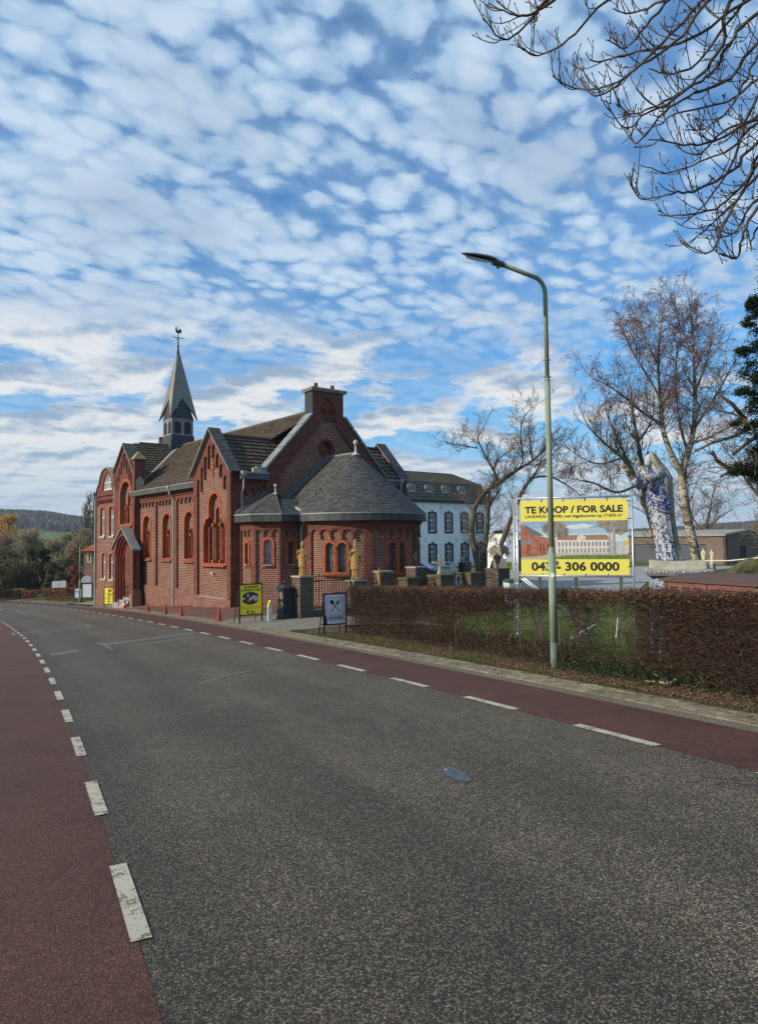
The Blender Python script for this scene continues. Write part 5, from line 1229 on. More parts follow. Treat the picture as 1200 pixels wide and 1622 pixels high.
# street lamps
def lamp(name, base, H, out, label, k=1.0, full=True, lean=0.0):
    out = Vector(out).normalized(); t = thing(name, label, 'street lamp', base, group='street lamps along the road'); up = Vector((lean, 0, 1))
    mb = MB(); mb.tube([up * -.2, up * .42], .0575 * k, 16); part2(mb, 'pole_base', 'green_lamp_base', t, smooth=True)
    mb = MB(); mb.tube([up * .42, up * 1.75], .0575 * k, 16); mb.tube([up * 1.75, up * 1.84], [.0575 * k, .042 * k], 16, cap=False); mb.tube([up * 1.84, up * 4.36], .042 * k, 14); mb.tube([up * 4.36, up * 4.40], [.044 * k, .034 * k], 14)
    pts = [up * 4.40, up * (H - .22)]; rad_ = .22
    pts += [up * (H - .22) + Vector((0, 0, rad_ * math.sin(a))) + out * rad_ * (1 - math.cos(a)) for a in (.35, .75, 1.15, 1.42)]
    e = pts[-1]; tip = e + out * .62 + Vector((0, 0, .10)); pts.append(tip); mb.tube(pts, .034 * k, 14); part2(mb, 'pole', 'green_lamp', t, smooth=True)
    side = out.cross(Vector((0, 0, 1)))
    for z in (4.42, 4.68): mb = MB(); mb.tube([up * z - Vector((.065 * k, 0, 0)), up * z + Vector((.065 * k, 0, 0))], .008 * k, 6); mb.tube([up * (z - .012), up * (z + .012)], .041 * k, 12); part2(mb, 'clamp', 'green_lamp_base', t)
    mb = MB(); mb.tube([tip - out * .03, tip + out * .14 + Vector((0, 0, .012))], [.045 * k, .052 * k], 10); mb.box(-.02, .02, -.02, .02, -.07, -.03, M=Matrix.Translation(tip + out * .06)); part2(mb, 'bracket', 'lamp_head', t)
    # luminaire: flat tear-drop housing
    rings = []; c0 = tip + out * .12 + Vector((0, 0, .012))
    for f, wd, hh in ((0, .055, .03), (.08, .105, .045), (.25, .125, .055), (.5, .12, .05), (.75, .10, .035), (.92, .06, .02), (1, .015, .006)):
        q = c0 + out * (.56 * f) + Vector((0, 0, .02 * f + .02)); wd *= 1.35; rings.append([q + side * (wd * math.cos(a)) + Vector((0, 0, .28 * wd * math.cos(a))) + Vector((0, 0, hh * (math.sin(a) if math.sin(a) > 0 else .35 * math.sin(a)))) for a in [2 * PI * i / 14 for i in range(14)]])
    mb = MB(); mb.loft(rings); part2(mb, 'lamp_housing', 'lamp_head', t, smooth=True)
    mb = MB(); pl = []
    for a in [2 * PI * i / 20 for i in range(20)]: pl.append(c0 + out * (.27 + .22 * math.cos(a)) + side * (.12 * math.sin(a)) + Vector((0, 0, -.002 + .034 * math.sin(a) + .008 * math.cos(a))))
    mb.loft([pl, [p - Vector((0, 0, .012)) for p in pl]]); part2(mb, 'lamp_lens', 'lamp_glass', t)
    if full:
        f_ = Vector((-.24, -.97, 0)); mb = MB(); c = up * 1.42 + f_ * .0585; s_ = Vector((.97, -.24, 0)); mb.poly([c + s_ * .036 * math.cos(a) + Vector((0, 0, .036 * math.sin(a))) for a in [2 * PI * i / 16 for i in range(16)]]); part2(mb, 'round_sticker', 'sign_white', t)
        mb = MB(); c = up * 1.60 + Vector((.055, -.03, 0)); mb.loft([[c + Vector((x, y, z)) for x, z in ((0, -.035), (.045, -.035), (.045, .035), (0, .035))] for y in (0, .004)]); tg = part2(mb, 'number_tag', 'cream_stone', t)
        mb = MB(); mb.poly([c + Vector((x, -.002, z)) for x, z in ((.012, -.018), (.033, -.018), (.033, .004), (.022, .02), (.012, .004))]); part2(mb, 'tag_mark', 'ink', tg); mb = MB(); mb.box(0, .06, -.01, .0, -.05, -.042, M=Matrix.Translation(c)); part2(mb, 'tag_clip', 'iron', t)
    return t
b = gl(878, 1062); roadleft = -Vector((math.cos(.46), math.sin(.46), 0))
lamp('street_lamp', b, 5.93, roadleft, 'tall green grey lamp post standing at the near hedge', lean=-.006)
b = gl(126, 955); lamp('street_lamp', b, 5.6, -Vector((.75, .6, 0)), 'distant lamp post standing beside the white arched pavement board', full=False)
b = gl(40, 946); lamp('street_lamp', b, 5.6, -Vector((.9, .5, 0)), 'farthest lamp post, in front of the dark evergreen trees', full=False)
# pavement boards
def board(name, A, B, top, bot, label, cat='pavement sign', legs=True, face='yellow', frame='iron', fw=.035, frz=0):
    A, B = Vector(A), Vector(B); t = thing(name, label, cat, ((A.x + B.x) / 2, (A.y + B.y) / 2, min(A.z, B.z))); o = Vector(t.location); ax = Vector((B.x - A.x, B.y - A.y, 0)); W_ = ax.length; ax.normalize(); n = Vector((ax.y, -ax.x, 0))
    def P(x, z, d=0): return Vector((A.x, A.y, 0)) + ax * x + n * d + Vector((0, 0, z)) - o
    def bx_(mb, x0, x1, z0, z1, d0, d1): mb.loft([[P(x, z, d) for x, z in ((x0, z0), (x1, z0), (x1, z1), (x0, z1))] for d in (d0, d1)])
    for x in (0, W_ - fw): mb = MB(); bx_(mb, x, x + fw, A.z - .02 if x == 0 else B.z - .02, top, -.02, .02); part2(mb, 'leg', frame, t)
    for sgn in (1,):
        mb = MB()
        for x in (0.02, W_ - fw - .02): mb.tube([P(x + fw / 2, top - .03, -.03), P(x + fw / 2, min(A.z, B.z), -.42)], .014, 5)
        mb.tube([P(.05, min(A.z, B.z) + .25, -.32), P(W_ - .05, min(A.z, B.z) + .25, -.32)], .012, 5); part2(mb, 'rear_frame', frame, t)
    mb = MB(); bx_(mb, fw, W_ - fw, top - fw, top, -.018, .018); bx_(mb, fw, W_ - fw, bot, bot + fw, -.018, .018); part2(mb, 'rail', frame, t)
    mb = MB(); bx_(mb, fw, W_ - fw, bot + fw, top - fw, -.006, .006); pn = part2(mb, 'panel', face, t)
    return t, P, W_, pn, ax
A = Vector((-4.60, 23.83, -2.68)); B = Vector((-3.93, 24.39, -2.66))
t, P, W_, pn, ax = board('pavement_board', A, B, -1.39, -2.43, 'yellow coffee and tea price board in a black frame before the side chapel')
H_ = 1.04; zt = -1.42
text('DE MOOISTE', 'ink', pn, W_ * .62, P(W_ * .5, zt - .12, .008), ax, .07, center=True, weight=.045)
text('KOFFIE EN THEE', 'ink', pn, W_ * .82, P(W_ * .5, zt - .215, .008), ax, .065, center=True, weight=.045)
text('MET LEKKER STUKJE VLAAI', 'ink', pn, W_ * .80, P(W_ * .5, zt - .74, .008), ax, .026, center=True, weight=.01)
text('EN VERSE KOFFIE OF EEN THEE', 'ink', pn, W_ * .80, P(W_ * .5, zt - .795, .008), ax, .026, center=True, weight=.01)
text('€ 3,-', 'ink', pn, W_ * .42, P(W_ * .5, zt - .95, .008), ax, .10, center=True, weight=.05)
def disc(mb, P, x, z, rx, rz, d, n=24, trunc=None):
    pts = [(x + rx * math.cos(2 * PI * i / n), z + rz * math.sin(2 * PI * i / n)) for i in range(n)]
    if trunc: pts = [(max(x - trunc, min(x + trunc, a)), b) for a, b in pts]
    mb.poly([P(a, b, d) for a, b in pts])
mb = MB(); disc(mb, P, W_ * .48, zt - .45, .34, .21, .008, 32, .29); part2(mb, 'photo_print', plain('print_dark', (.05, .03, .028), .5), pn)
M['print_pale'] = plain('print_pale', (.45, .40, .36), .5); M['print_pink'] = plain('print_pink', (.40, .16, .14), .5)
mb = MB(); disc(mb, P, W_ * .64, zt - .42, .115, .06, .010, 16); disc(mb, P, W_ * .72, zt - .49, .10, .055, .0105, 16); disc(mb, P, W_ * .37, zt - .36, .045, .05, .010, 12); part2(mb, 'photo_print', 'print_pale', pn)
mb = MB(); disc(mb, P, W_ * .48, zt - .47, .045, .045, .011, 14); disc(mb, P, W_ * .2, zt - .45, .06, .02, .010, 12); part2(mb, 'photo_print', 'sign_white', pn)
mb = MB(); disc(mb, P, W_ * .42, zt - .53, .075, .035, .011, 12); part2(mb, 'photo_print', 'print_pink', pn)
# entrance board with spoon and fork
def cutlery(pn, P, cx_, cz, s, d=.012):
    def rot(a, x, z): c, s_ = math.cos(a), math.sin(a); return (cx_ + (x * c - z * s_) * s, cz + (x * s_ + z * c) * s)
    mb = MB(); a = .70
    mb.poly([P(*rot(a, x, z), d) for x, z in ((-.035, -.5), (.035, -.5), (.02, .2), (-.02, .2))]); mb.poly([P(*rot(a, .13 * math.cos(t_), .36 + .19 * math.sin(t_)), d) for t_ in [2 * PI * i / 16 for i in range(16)]])
    part2(mb, 'spoon_print', 'ink', pn); mb = MB(); a = -.70; mb.poly([P(*rot(a, x, z), d + .001) for x, z in ((-.035, -.5), (.035, -.5), (.02, .2), (-.02, .2))])
    mb.poly([P(*rot(a, x, z), d + .001) for x, z in ((-.02, .18), (.02, .18), (.11, .26), (.11, .36), (-.11, .36), (-.11, .26))])
    for x in (-.095, -.032, .032, .095): mb.poly([P(*rot(a, q, z), d + .001) for q, z in ((x - .015, .36), (x + .015, .36), (x + .012, .56), (x - .012, .56))])
    part2(mb, 'fork_print', 'ink', pn)
A = gl(512, 1008); B = Vector((-.84, 18.35, T(-.84, 18.35)))
t, P, W_, pn, ax = board('pavement_board', A, B, -1.30, -2.10, 'white and blue spoon and fork entrance board at the end of the hedge', face='print_white')
mb = MB(); mb.poly([P(W_ * .14, -1.40, .008), P(W_ * .86, -1.40, .008), P(W_ * .86, -1.99, .008), P(W_ * .14, -1.99, .008)]); part2(mb, 'border_print', 'print_blue', pn)
mb = MB(); mb.poly([P(W_ * .20, -1.43, .010), P(W_ * .80, -1.43, .010), P(W_ * .80, -1.83, .010), P(W_ * .20, -1.83, .010)]); part2(mb, 'picture_print', 'print_panel', pn)
mb = MB(); mb.poly([P(.035, -1.6, .0115), P(.055, -1.85, .0115), P(.075, -1.88, .0115), P(.10, -2.07, .0115), P(.035, -2.07, .0115)]); part2(mb, 'torn_edge', 'iron', pn)
cutlery(pn, P, W_ * .5, -1.63, .36, .0125); text('VRIJ ENTREE', 'ink_blue', pn, W_ * .58, P(W_ * .52, -1.945, .0125), ax, .045, center=True, weight=.01)
# menu board by the steps
A = gl(164.5, 962.5); B = A + Vector((.80, -.12, 0)); B.z = T(B.x, B.y)
t, P, W_, pn, ax = board('pavement_board', A, B, A.z + 1.26, A.z + .20, 'yellow lunch menu price board on the grey paving by the chapel steps')
z0_ = A.z + 1.2
mb = MB(); mb.poly([P(W_ * .33, z0_ - .12, .009), P(W_ * .67, z0_ - .12, .009), P(W_ * .64, z0_ - .20, .009), P(W_ * .5, z0_ - .24, .009), P(W_ * .36, z0_ - .20, .009)]); part2(mb, 'logo_print', plain('print_maroon', (.22, .03, .03), .5), pn)
for tx, wd, dz, hh in (('2-GANGEN', .74, .37, .06), ('MENU', .46, .49, .06), ('DAGELIJKS VERS', .76, .61, .045), ('VAN DE CHEF', .76, .70, .045), ('€ 10,-', .50, .86, .07)):
    text(tx, 'ink', pn, W_ * wd, P(W_ * .5, z0_ - dz, .009), ax, hh, center=True, weight=.015)
# small fork board and arched menu board at the far end
A = gl(117.5, 955); B = A + Vector((.55, .05, 0)); B.z = T(B.x, B.y)
t, P, W_, pn, ax = board('pavement_board', A, B, A.z + 1.16, A.z + .36, 'small spoon and fork board standing behind the distant lamp post', face='print_white'); cutlery(pn, P, W_ * .5, A.z + .82, .40, .012)
text('VRIJ ENTREE', 'ink_blue', pn, W_ * .6, P(W_ * .5, A.z + .44, .012), ax, .05, center=True)
A = gl(128, 954.5); B = A + Vector((.93, .05, 0)); B.z = T(B.x, B.y); h0 = A.z
t = thing('arched_board', 'tall grey wheeled menu board with arched top at the house corner', 'menu board', ((A + B) / 2)); o = Vector(t.location); fr = lambda a, z, d: (A.x - o.x + a, A.y - o.y + d, z - o.z)
mb = MB(); slab(mb, rect(.02, .93, h0 + .32, h0 + 1.52), [rect(.09, .86, h0 + .40, h0 + 1.45)], fr, -.03, .03, back=True); part2(mb, 'frame', 'iron', t)
mb = MB(); slab(mb, rect(.08, .87, h0 + .38, h0 + 1.46), [], fr, 0, .01); part2(mb, 'panel', 'sign_grey', t)
mb = MB(); slab(mb, [(.03, h0 + 1.56), (.92, h0 + 1.56), (.92, h0 + 1.74)] + [(.475 + .445 * math.cos(a), h0 + 1.74 + .36 * math.sin(a)) for a in [PI * i / 16 for i in range(1, 16)]] + [(.03, h0 + 1.74)], [], fr, -.02, .02, back=True); hd = part2(mb, 'arched_head', plain('arch_print', (.36, .37, .38), .6, 0, .3, .45, 9), t)
mb = MB(); 
for x in (.1, .84): mb.box(x - .03, x + .03, -.28, .28, .04, .10, M=Matrix.Translation(A - o)); mb.tube([A - o + Vector((x, 0, .08)), A - o + Vector((x, 0, .34))], .02, 6)
part2(mb, 'foot', 'iron', t)
for x in (.1, .84):
    for y in (-.26, .26): mb = MB(); mb.tube([A - o + Vector((x - .02, y, .04)), A - o + Vector((x + .02, y, .04))], .045, 8); part2(mb, 'wheel', 'rubber', t)
# white board of the neighbouring business
p = at(84, 935, 67); p.z = T(p.x, p.y)
t = thing('business_sign', 'white rectangular board with pale blue print standing above the red hedge', 'sign board', (p.x, p.y, p.z)); k_ = p.y / 1150
fr = lambda a, z, d: (a, a * .25 + d, z)
zA, zB = (861.3 - 937) * k_ - p.z, (861.3 - 921) * k_ - p.z
mb = MB(); slab(mb, [(-.1, zA), (1.05, zA + .12), (1.05, zB + .05), (-.1, zB)], [], fr, 0, .12, back=True); pn = part2(mb, 'panel', 'sign_white', t)
for x in (.1, .85): mb = MB(); mb.box(x - .03, x + .03, .1, .16, -.2, zA + .1); part2(mb, 'leg', 'steel_dark', t)
mb = MB(); slab(mb, circ(.48, (zA + zB) / 2 + .12, .09, 12), [circ(.48, (zA + zB) / 2 + .12, .05, 12)], fr, -.006, 0); slab(mb, rect(.28, .72, zA + .17, zA + .23), [], fr, -.006, 0); slab(mb, rect(.34, .66, zA + .28, zA + .33), [], fr, -.006, 0); part2(mb, 'logo_print', 'cyan', pn)
# traffic cones
def cone(px, py, H, label, red=True, grp='red cones along the pavement', first=[None]):
    p = gpt(px, py)
    if red and first[0]:
        t = copy_tree(first[0]); t.location = p; t.rotation_euler = (0, 0, rng.uniform(0, 1.5)); t.scale = (H / .5,) * 3; kinds(t, label); return t
    t = thing('traffic_cone', label, 'traffic cone', p, group=grp if red else None)
    mb = MB(); s = .5 if red else H
    mb.loft([[(a * .15 * s / .5, b_ * .15 * s / .5, z) for a, b_ in ((-1, -.85), (-.85, -1), (.85, -1), (1, -.85), (1, .85), (.85, 1), (-.85, 1), (-1, .85))] for z in (0, .03)]); part2(mb, 'base', 'cone_red' if red else 'cone_orange', t)
    segs = [(0, 1)] if red else [(0, .30), (.30, .52), (.52, .74), (.74, 1)]
    R_ = .105 * s / .5
    for i, (a, b_) in enumerate(segs):
        mb = MB(); mb.loft([[(r * math.cos(2 * PI * j / 18), r * math.sin(2 * PI * j / 18), z) for j in range(18)] for z, r in [(.03 + (s - .03) * f, R_ * (1 - f) + .02 * f * s / .5 * 1.3) for f in (a, (a + b_) / 2, b_)]])
        part2(mb, 'body' if i == 0 else 'band', 'cone_red' if red else ('cone_orange', 'cone_white')[i % 2], t, smooth=False)
    if red: first[0] = t; t.scale = (H / .5,) * 3
    return t
cone(347, 984, .44, 'dark red cone nearest the yellow coffee board'); cone(287, 977, .44, 'dark red cone, second from the coffee board, below the nave'); cone(262, 973.5, .44, 'dark red cone, third from the coffee board, left of the downpipe'); cone(234, 969.5, .44, 'dark red cone farthest from the coffee board, nearest the striped cone')
cone(197, 964.5, .62, 'worn orange and white striped traffic cone by the chapel steps', False)
# bollard and black post box column
p = gpt(427, 984); t = thing('bollard', 'short pale concrete bollard with slanted yellow top beside the black column', 'bollard', p, RZC - .3)
mb = MB(); mb.loft([[(-.07, -.09, -.05), (.07, -.09, -.05), (.07, .09, -.05), (-.07, .09, -.05)], [(-.06, -.08, .50), (.06, -.08, .50), (.06, .08, .50), (-.06, .08, .50)], [(.01, -.08, .68), (.06, -.08, .66), (.06, .08, .66), (.01, .08, .68)]]); part2(mb, 'post', 'bollard', t)
mb = MB(); mb.loft([[(-.068, -.085, .46), (-.058, -.085, .52), (-.058, .085, .52), (-.068, .085, .46)], [(-.008, -.085, .67), (.02, -.085, .69), (.02, .085, .69), (-.008, .085, .67)]]); part2(mb, 'top_plate', 'yellow', t)
p = gpt(452, 981); t = thing('iron_column', 'square black iron column with ball finial and niches beside the brick gate pillar', 'column', p, RZC)
mb = MB()
for z0_, z1_, h in ((0, .10, .22), (.10, .30, .20), (.30, .33, .21), (.33, .62, .175), (.62, .65, .19), (.65, .92, .175), (.92, .95, .19), (.95, 1.02, .175)): mb.box(-h, h, -h, h, z0_, z1_)
mb.loft([[(a * h, b_ * h, z) for a, b_ in ((-1, -1), (1, -1), (1, 1), (-1, 1))] for z, h in ((1.02, .24), (1.05, .24), (1.14, .12), (1.17, .05))]); part2(mb, 'shaft', 'navy_iron', t)
mb = MB(); mb.tube([(0, 0, 1.15), (0, 0, 1.22)], .02, 6); mb.ball((0, 0, 1.26), .055, 10, 6); mb.tube([(0, 0, 1.30), (0, 0, 1.38)], [.02, .003], 6); part2(mb, 'finial', 'navy_iron', t)
for z in (.38, .70): mb = MB(); slab(mb, arch(0, .10, z, z + .20, 8), [arch(0, .08, z + .01, z + .18, 8)], lambda a, zz_, d: (-.175 + d, a, zz_), -.012, 0); nn = part2(mb, 'niche', 'cream_stone', t); mb = MB(); mb.loft([[(-.18, y, zz_) for y, zz_ in ((-.03, z + .02), (.03, z + .02), (.02, z + .14), (-.02, z + .14))], [(-.19, y, zz_) for y, zz_ in ((-.02, z + .02), (.02, z + .02), (.012, z + .13), (-.012, z + .13))]]); mb.build('figurine', M['gold'], nn)
# ------------------------------------------------------------------ forecourt pillars, fence
P1 = Vector((-2.62, 24.75, 0))
def fp(tt, off): return P1 + Vv_ * tt + Uu_ * off
def pillar(tt, off, w_, ztop, label, capm='stone_grey', name='brick_pillar', mat='brick_wall', cap_h=.06, pale=True):
    q = fp(tt, off); g = T(q.x, q.y); t = thing(name, label, 'pillar', (q.x, q.y, g), RZC, 'brick pillars round the forecourt'); h = ztop - g
    mb = MB(); mb.box(-w_ / 2, w_ / 2, -w_ / 2, w_ / 2, -.3, h - cap_h); part2(mb, 'shaft', mat, t)
    mb = MB(); e = w_ / 2 + .03; mb.box(-e, e, -e, e, h - cap_h, h); part2(mb, 'cap', capm, t); return t
pillar(0, 0, .52, -1.17, 'brick gate pillar carrying the left gold bishop statue')
pillar(2.25, 0, .52, -1.40, 'brick pillar carrying the right gold statue above the hedge')
pillar(3.62, .1, .50, -1.13, 'brick pillar with grey cap left of the second apse window')
pillar(4.1, -.75, .62, -1.36, 'low mossy topped brick pillar below the second apse window', 'moss', cap_h=.10)
pillar(5.25, .1, .55, -1.02, 'tall pale brick pillar carrying the lantern beside the apse')
pillar(5.75, -.75, .72, -1.32, 'low mossy brick pillar in front of the stone cross', 'moss', cap_h=.10)
pillar(7.35, -.75, .72, -1.30, 'low mossy brick pillar left of the leaning bare tree', 'moss', cap_h=.08)
pillar(9.75, 0, .70, -1.23, 'mossy brick pillar with lantern right of the bare tree', 'moss', cap_h=.06)
def fence(t0, t1, off0, off1, zt, zb, label, step=.115, loops=True, name='iron_fence'):
    a, b_ = fp(t0, off0), fp(t1, off1); o = Vector((a.x, a.y, T(a.x, a.y))); t = thing(name, label, 'fence', o, group='black iron fences of the forecourt'); L = (b_ - a).length; d = (b_ - a).normalized(); n = max(2, int(L / step)); o0 = Vector((a.x, a.y, 0))
    def Q(x, z): return o0 + d * x + Vector((0, 0, z)) - o
    for z in (zb, zt - .22): mb = MB(); mb.tube([Q(0, z), Q(L, z)], .016, 4); part2(mb, 'rail', 'iron', t)
    bm_ = MB(); bm_.tube([Q(0, zb - .05), Q(0, zt - .05)], .013, 5); bm_.tube([Q(0, zt - .05), Q(0, zt)], [.02, .002], 5); first = None
    for i in range(n + 1):
        hh = (.06 if i % 2 else 0); mb = MB()
        if first is None: first = bm_.build('bar', M['iron'], t)
        else: c = first.copy(); C.objects.link(c); c.parent = t; c.location = d * (L * i / n) + Vector((0, 0, hh))
    if loops:
        mb = MB()
        for i in range(0, n - 1, 2): x0_, x1_ = L * i / n, L * (i + 2) / n; mb.tube([Q((x0_ + x1_) / 2 - (x1_ - x0_) * .5 * math.cos(a_), zt - .12 + .09 * math.sin(a_)) for a_ in [PI * k / 6 for k in range(7)]], .010, 4)
        part2(mb, 'scroll', 'iron', t, kind='stuff')
    return t
fence(.30, 2.0, 0, 0, -1.16, -2.30, 'black iron fence with looped top between the two gold statues')
fence(2.5, 3.4, 0, .1, -1.36, -2.30, 'short black iron fence between the right gold statue and the grey capped pillar')
fence(4.4, 5.5, -.75, -.75, -1.44, -2.30, 'short black iron fence between two mossy pillars below the lantern')
fence(6.1, 7.0, -.75, -.75, -1.30, -2.30, 'short black iron fence right of the stone cross')
fence(7.7, 9.4, -.5, 0, -1.38, -2.40, 'black iron fence at the foot of the leaning bare tree', .20)
fence(5.9, 8.4, 1.6, 1.6, -1.20, -2.4, 'taller black iron gate panel behind the mossy pillars', .17, False, 'iron_gate')
q = fp(1.2, 0); 
w1 = thing('low_wall', 'low dark brick plinth wall under the iron fence', 'wall', (fp(.3, 0).x, fp(.3, 0).y, T(fp(.3, 0).x, fp(.3, 0).y)), RZC); mb = MB(); mb.box(0, 9.2, -.12, .12, -.4, .22); part2(mb, 'wall_body', 'brick_wall', w1); mb = MB(); mb.box(0, 9.2, -.15, .15, .22, .28); part2(mb, 'coping', 'stone_grey', w1)
# ------------------------------------------------------------------ statues
def ring(cx_, cy_, z, rx, ry, n=20, folds=0, amp=0, ph=0, tilt=0):
    return [(cx_ + rx * (1 + amp * math.sin(folds * a + ph)) * math.cos(a), cy_ + ry * (1 + amp * math.sin(folds * a + ph)) * math.sin(a), z + tilt * math.cos(a)) for a in [2 * PI * i / n for i in range(n)]]
def bishop(name, q, H, rz, label, mat='gold', mitre=True, staff=True, cat='statue', grp=None, rest=None):
    t = thing(name, label, cat, q, rz, grp); t.scale = (.94, .94, 1); k = H / 1.6; n = 22
    mb = MB(); mb.loft([ring(0, 0, z * k, .22 * k, .20 * k, 12) for z in (0, .05)]); part2(mb, 'plinth', mat, t)
    mb = MB()
    mb.loft([ring(0, 0, z * k, rx * k, ry * k, n, 9, am, z * 2) for z, rx, ry, am in ((.04, .19, .17, .10), (.3, .165, .145, .11), (.6, .155, .13, .09), (.8, .16, .13, .06), (1.0, .185, .13, .05), (1.16, .20, .125, .03), (1.26, .17, .11, .02), (1.32, .08, .07, 0), (1.38, .055, .055, 0))])
    # cope with open front
    mb.loft([[((rx * 1.06) * math.sin(a) * k, (-ry * 1.15 * math.cos(a)) * k * (1 if abs(a) > 2 else .9), z * k) for a in [-2.55 + 5.1 * i / 15 for i in range(16)]] for z, rx, ry in ((.45, .215, .17), (.8, .20, .16), (1.1, .215, .15), (1.28, .16, .12))], close=False, cap=False)
    part2(mb, 'robe', mat, t, smooth=False)
    mb = MB(); mb.ball((0, -.015 * k, 1.45 * k), .078 * k, 14, 10, sz=1.25); mb.tube([(0, -.085 * k, 1.46 * k), (0, -.108 * k, 1.435 * k), (0, -.088 * k, 1.425 * k)], [.010 * k, .016 * k, .010 * k], 5); mb.loft([ring(0, -.05 * k, z * k, r * k, r * .8 * k, 10) for z, r in ((1.41, .055), (1.36, .045), (1.31, .012))]); 
    for s in (-1, 1): mb.ball((s * .078 * k, 0, 1.45 * k), .018 * k, 6, 4); mb.ball((s * .027 * k, -.077 * k, 1.475 * k), .011 * k, 6, 4)
    part2(mb, 'head', mat, t, smooth=True)
    if mitre:
        mb = MB(); mb.loft([[(.085 * k * math.cos(a) * w_, .075 * k * math.sin(a) * d_, z * k) for a in [2 * PI * i / 12 for i in range(12)]] for z, w_, d_ in ((1.50, 1, 1), (1.57, 1.06, .95), (1.65, .75, .5), (1.72, .08, .15))]); part2(mb, 'mitre', mat, t)
    for s, tip in ((-1, (-.19, -.20, 1.22) if mitre else (-.05, -.19, 1.08)), (1, (.14, -.18, 1.02) if mitre else (.05, -.19, 1.08))):
        el = Vector((s * .24, -.04, .98)) * k; sh = Vector((s * .17, 0, 1.2)) * k; w_ = Vector(tip) * k
        mb = MB(); mb.tube([sh, el, el.lerp(w_, .6), w_], [.065 * k, .06 * k, .055 * k, .032 * k], 10); mb.loft([ring(el.x, el.y, el.z + z * k, r * k, r * k, 8) for z, r in ((0, .05), (-.14, .04), (-.24, .012))]); ar_ = part2(mb, 'arm', mat, t, smooth=True)
        mb = MB(); d = (w_ - el).normalized(); mb.ball(w_ + d * .02 * k, .032 * k, 8, 5, sy=.8)
        for i in range(4): b0 = w_ + d * .035 * k + Vector(((i - 1.5) * .012 * k, 0, 0)); mb.tube([b0, b0 + d * .03 * k + Vector((0, 0, .012 * k)), b0 + Vector((0, 0, (.05 if s < 0 else .02) * k)) + d * .03 * k], [.008 * k, .007 * k, .005 * k], 5)
        mb.tube([w_, w_ + Vector((-s * .025, -.01, .03)) * k], [.010 * k, .006 * k], 5); mb.build('hand', M[mat], ar_)
    if staff: mb = MB(); mb.tube([(.16 * k, -.20 * k, .05 * k), (.15 * k, -.20 * k, 1.15 * k)], .011 * k, 6); part2(mb, 'staff', mat, t)
    return t
q = fp(0, 0); bishop('bishop_statue', (q.x, q.y, -1.17), 1.10, RZC - .9, 'gold bishop statue raising a hand on the left gate pillar')
q = fp(2.25, 0); bishop('bishop_statue', (q.x, q.y, -1.40), 1.36, RZC - .7, 'taller gold robed statue on the pillar before the apse')
q = fp(3.3, -.05); bishop('small_statue', (q.x, q.y, -1.62), .62, RZC - .6, 'tiny gold figurine beside the grey capped pillar', mitre=False, staff=False)
# lanterns on pillars
def lantern(q, z0_, label, k=1.0):
    t = thing('lantern', label, 'lantern', (q.x, q.y, z0_), RZC, 'black lanterns on the pillars'); mb = MB(); mb.tube([(0, 0, 0), (0, 0, .22 * k)], [.05 * k, .025 * k], 8); mb.tube([(0, 0, .20 * k), (0, 0, .24 * k)], [.05 * k, .09 * k], 8); part2(mb, 'post', 'iron', t)
    mb = MB(); mb.loft([[(r * k * math.cos(2 * PI * j / 6), r * k * math.sin(2 * PI * j / 6), z * k) for j in range(6)] for z, r in ((.24, .085), (.48, .15))]); part2(mb, 'lantern_glass', 'glass', t)
    mb = MB(); mb.loft([[(r * k * math.cos(2 * PI * j / 6), r * k * math.sin(2 * PI * j / 6), z * k) for j in range(6)] for z, r in ((.48, .185), (.50, .19), (.58, .09), (.61, .05), (.70, .015))])
    for j in range(6): a = 2 * PI * j / 6; mb.tube([(.085 * k * math.cos(a), .085 * k * math.sin(a), .24 * k), (.15 * k * math.cos(a), .15 * k * math.sin(a), .48 * k)], .010 * k, 4)
    part2(mb, 'lantern_roof', 'iron', t)
lantern(fp(5.25, .1), -1.02, 'black lantern with pale tip at the right edge of the apse', .85); lantern(fp(9.75, 0), -1.23, 'larger black lantern on the mossy pillar left of the billboard', .95)
# stone cross with kneeling figure
q = fp(5.95, -.45); t = thing('stone_cross', 'weathered stone cross with a bowed figure standing behind the mossy pillar', 'cross', (q.x, q.y, -1.45), RZC - .55)
mb = MB(); mb.box(-.05, .05, -.045, .045, 0, .82); mb.box(-.235, .235, -.04, .04, .50, .62); 
for x, z in ((-.235, .56), (.235, .56), (0, .82)): mb.ball((x, 0, z), .065, 8, 5, sy=.6)
part2(mb, 'cross_body', 'stone_grey', t)
mb = MB(); mb.loft([ring(.02, -.1, z, rx, .09, 12, 5, .08) for z, rx in ((-.2, .17), (0, .17), (.15, .14), (.26, .10), (.32, .05))]); mb.ball((-.01, -.12, .36), .055, 10, 6); mb.tube([(.1, -.1, .24), (.0, -.2, .2), (-.06, -.2, .28)], [.04, .035, .02], 7); part2(mb, 'bowed_figure', 'stone_pale', t)
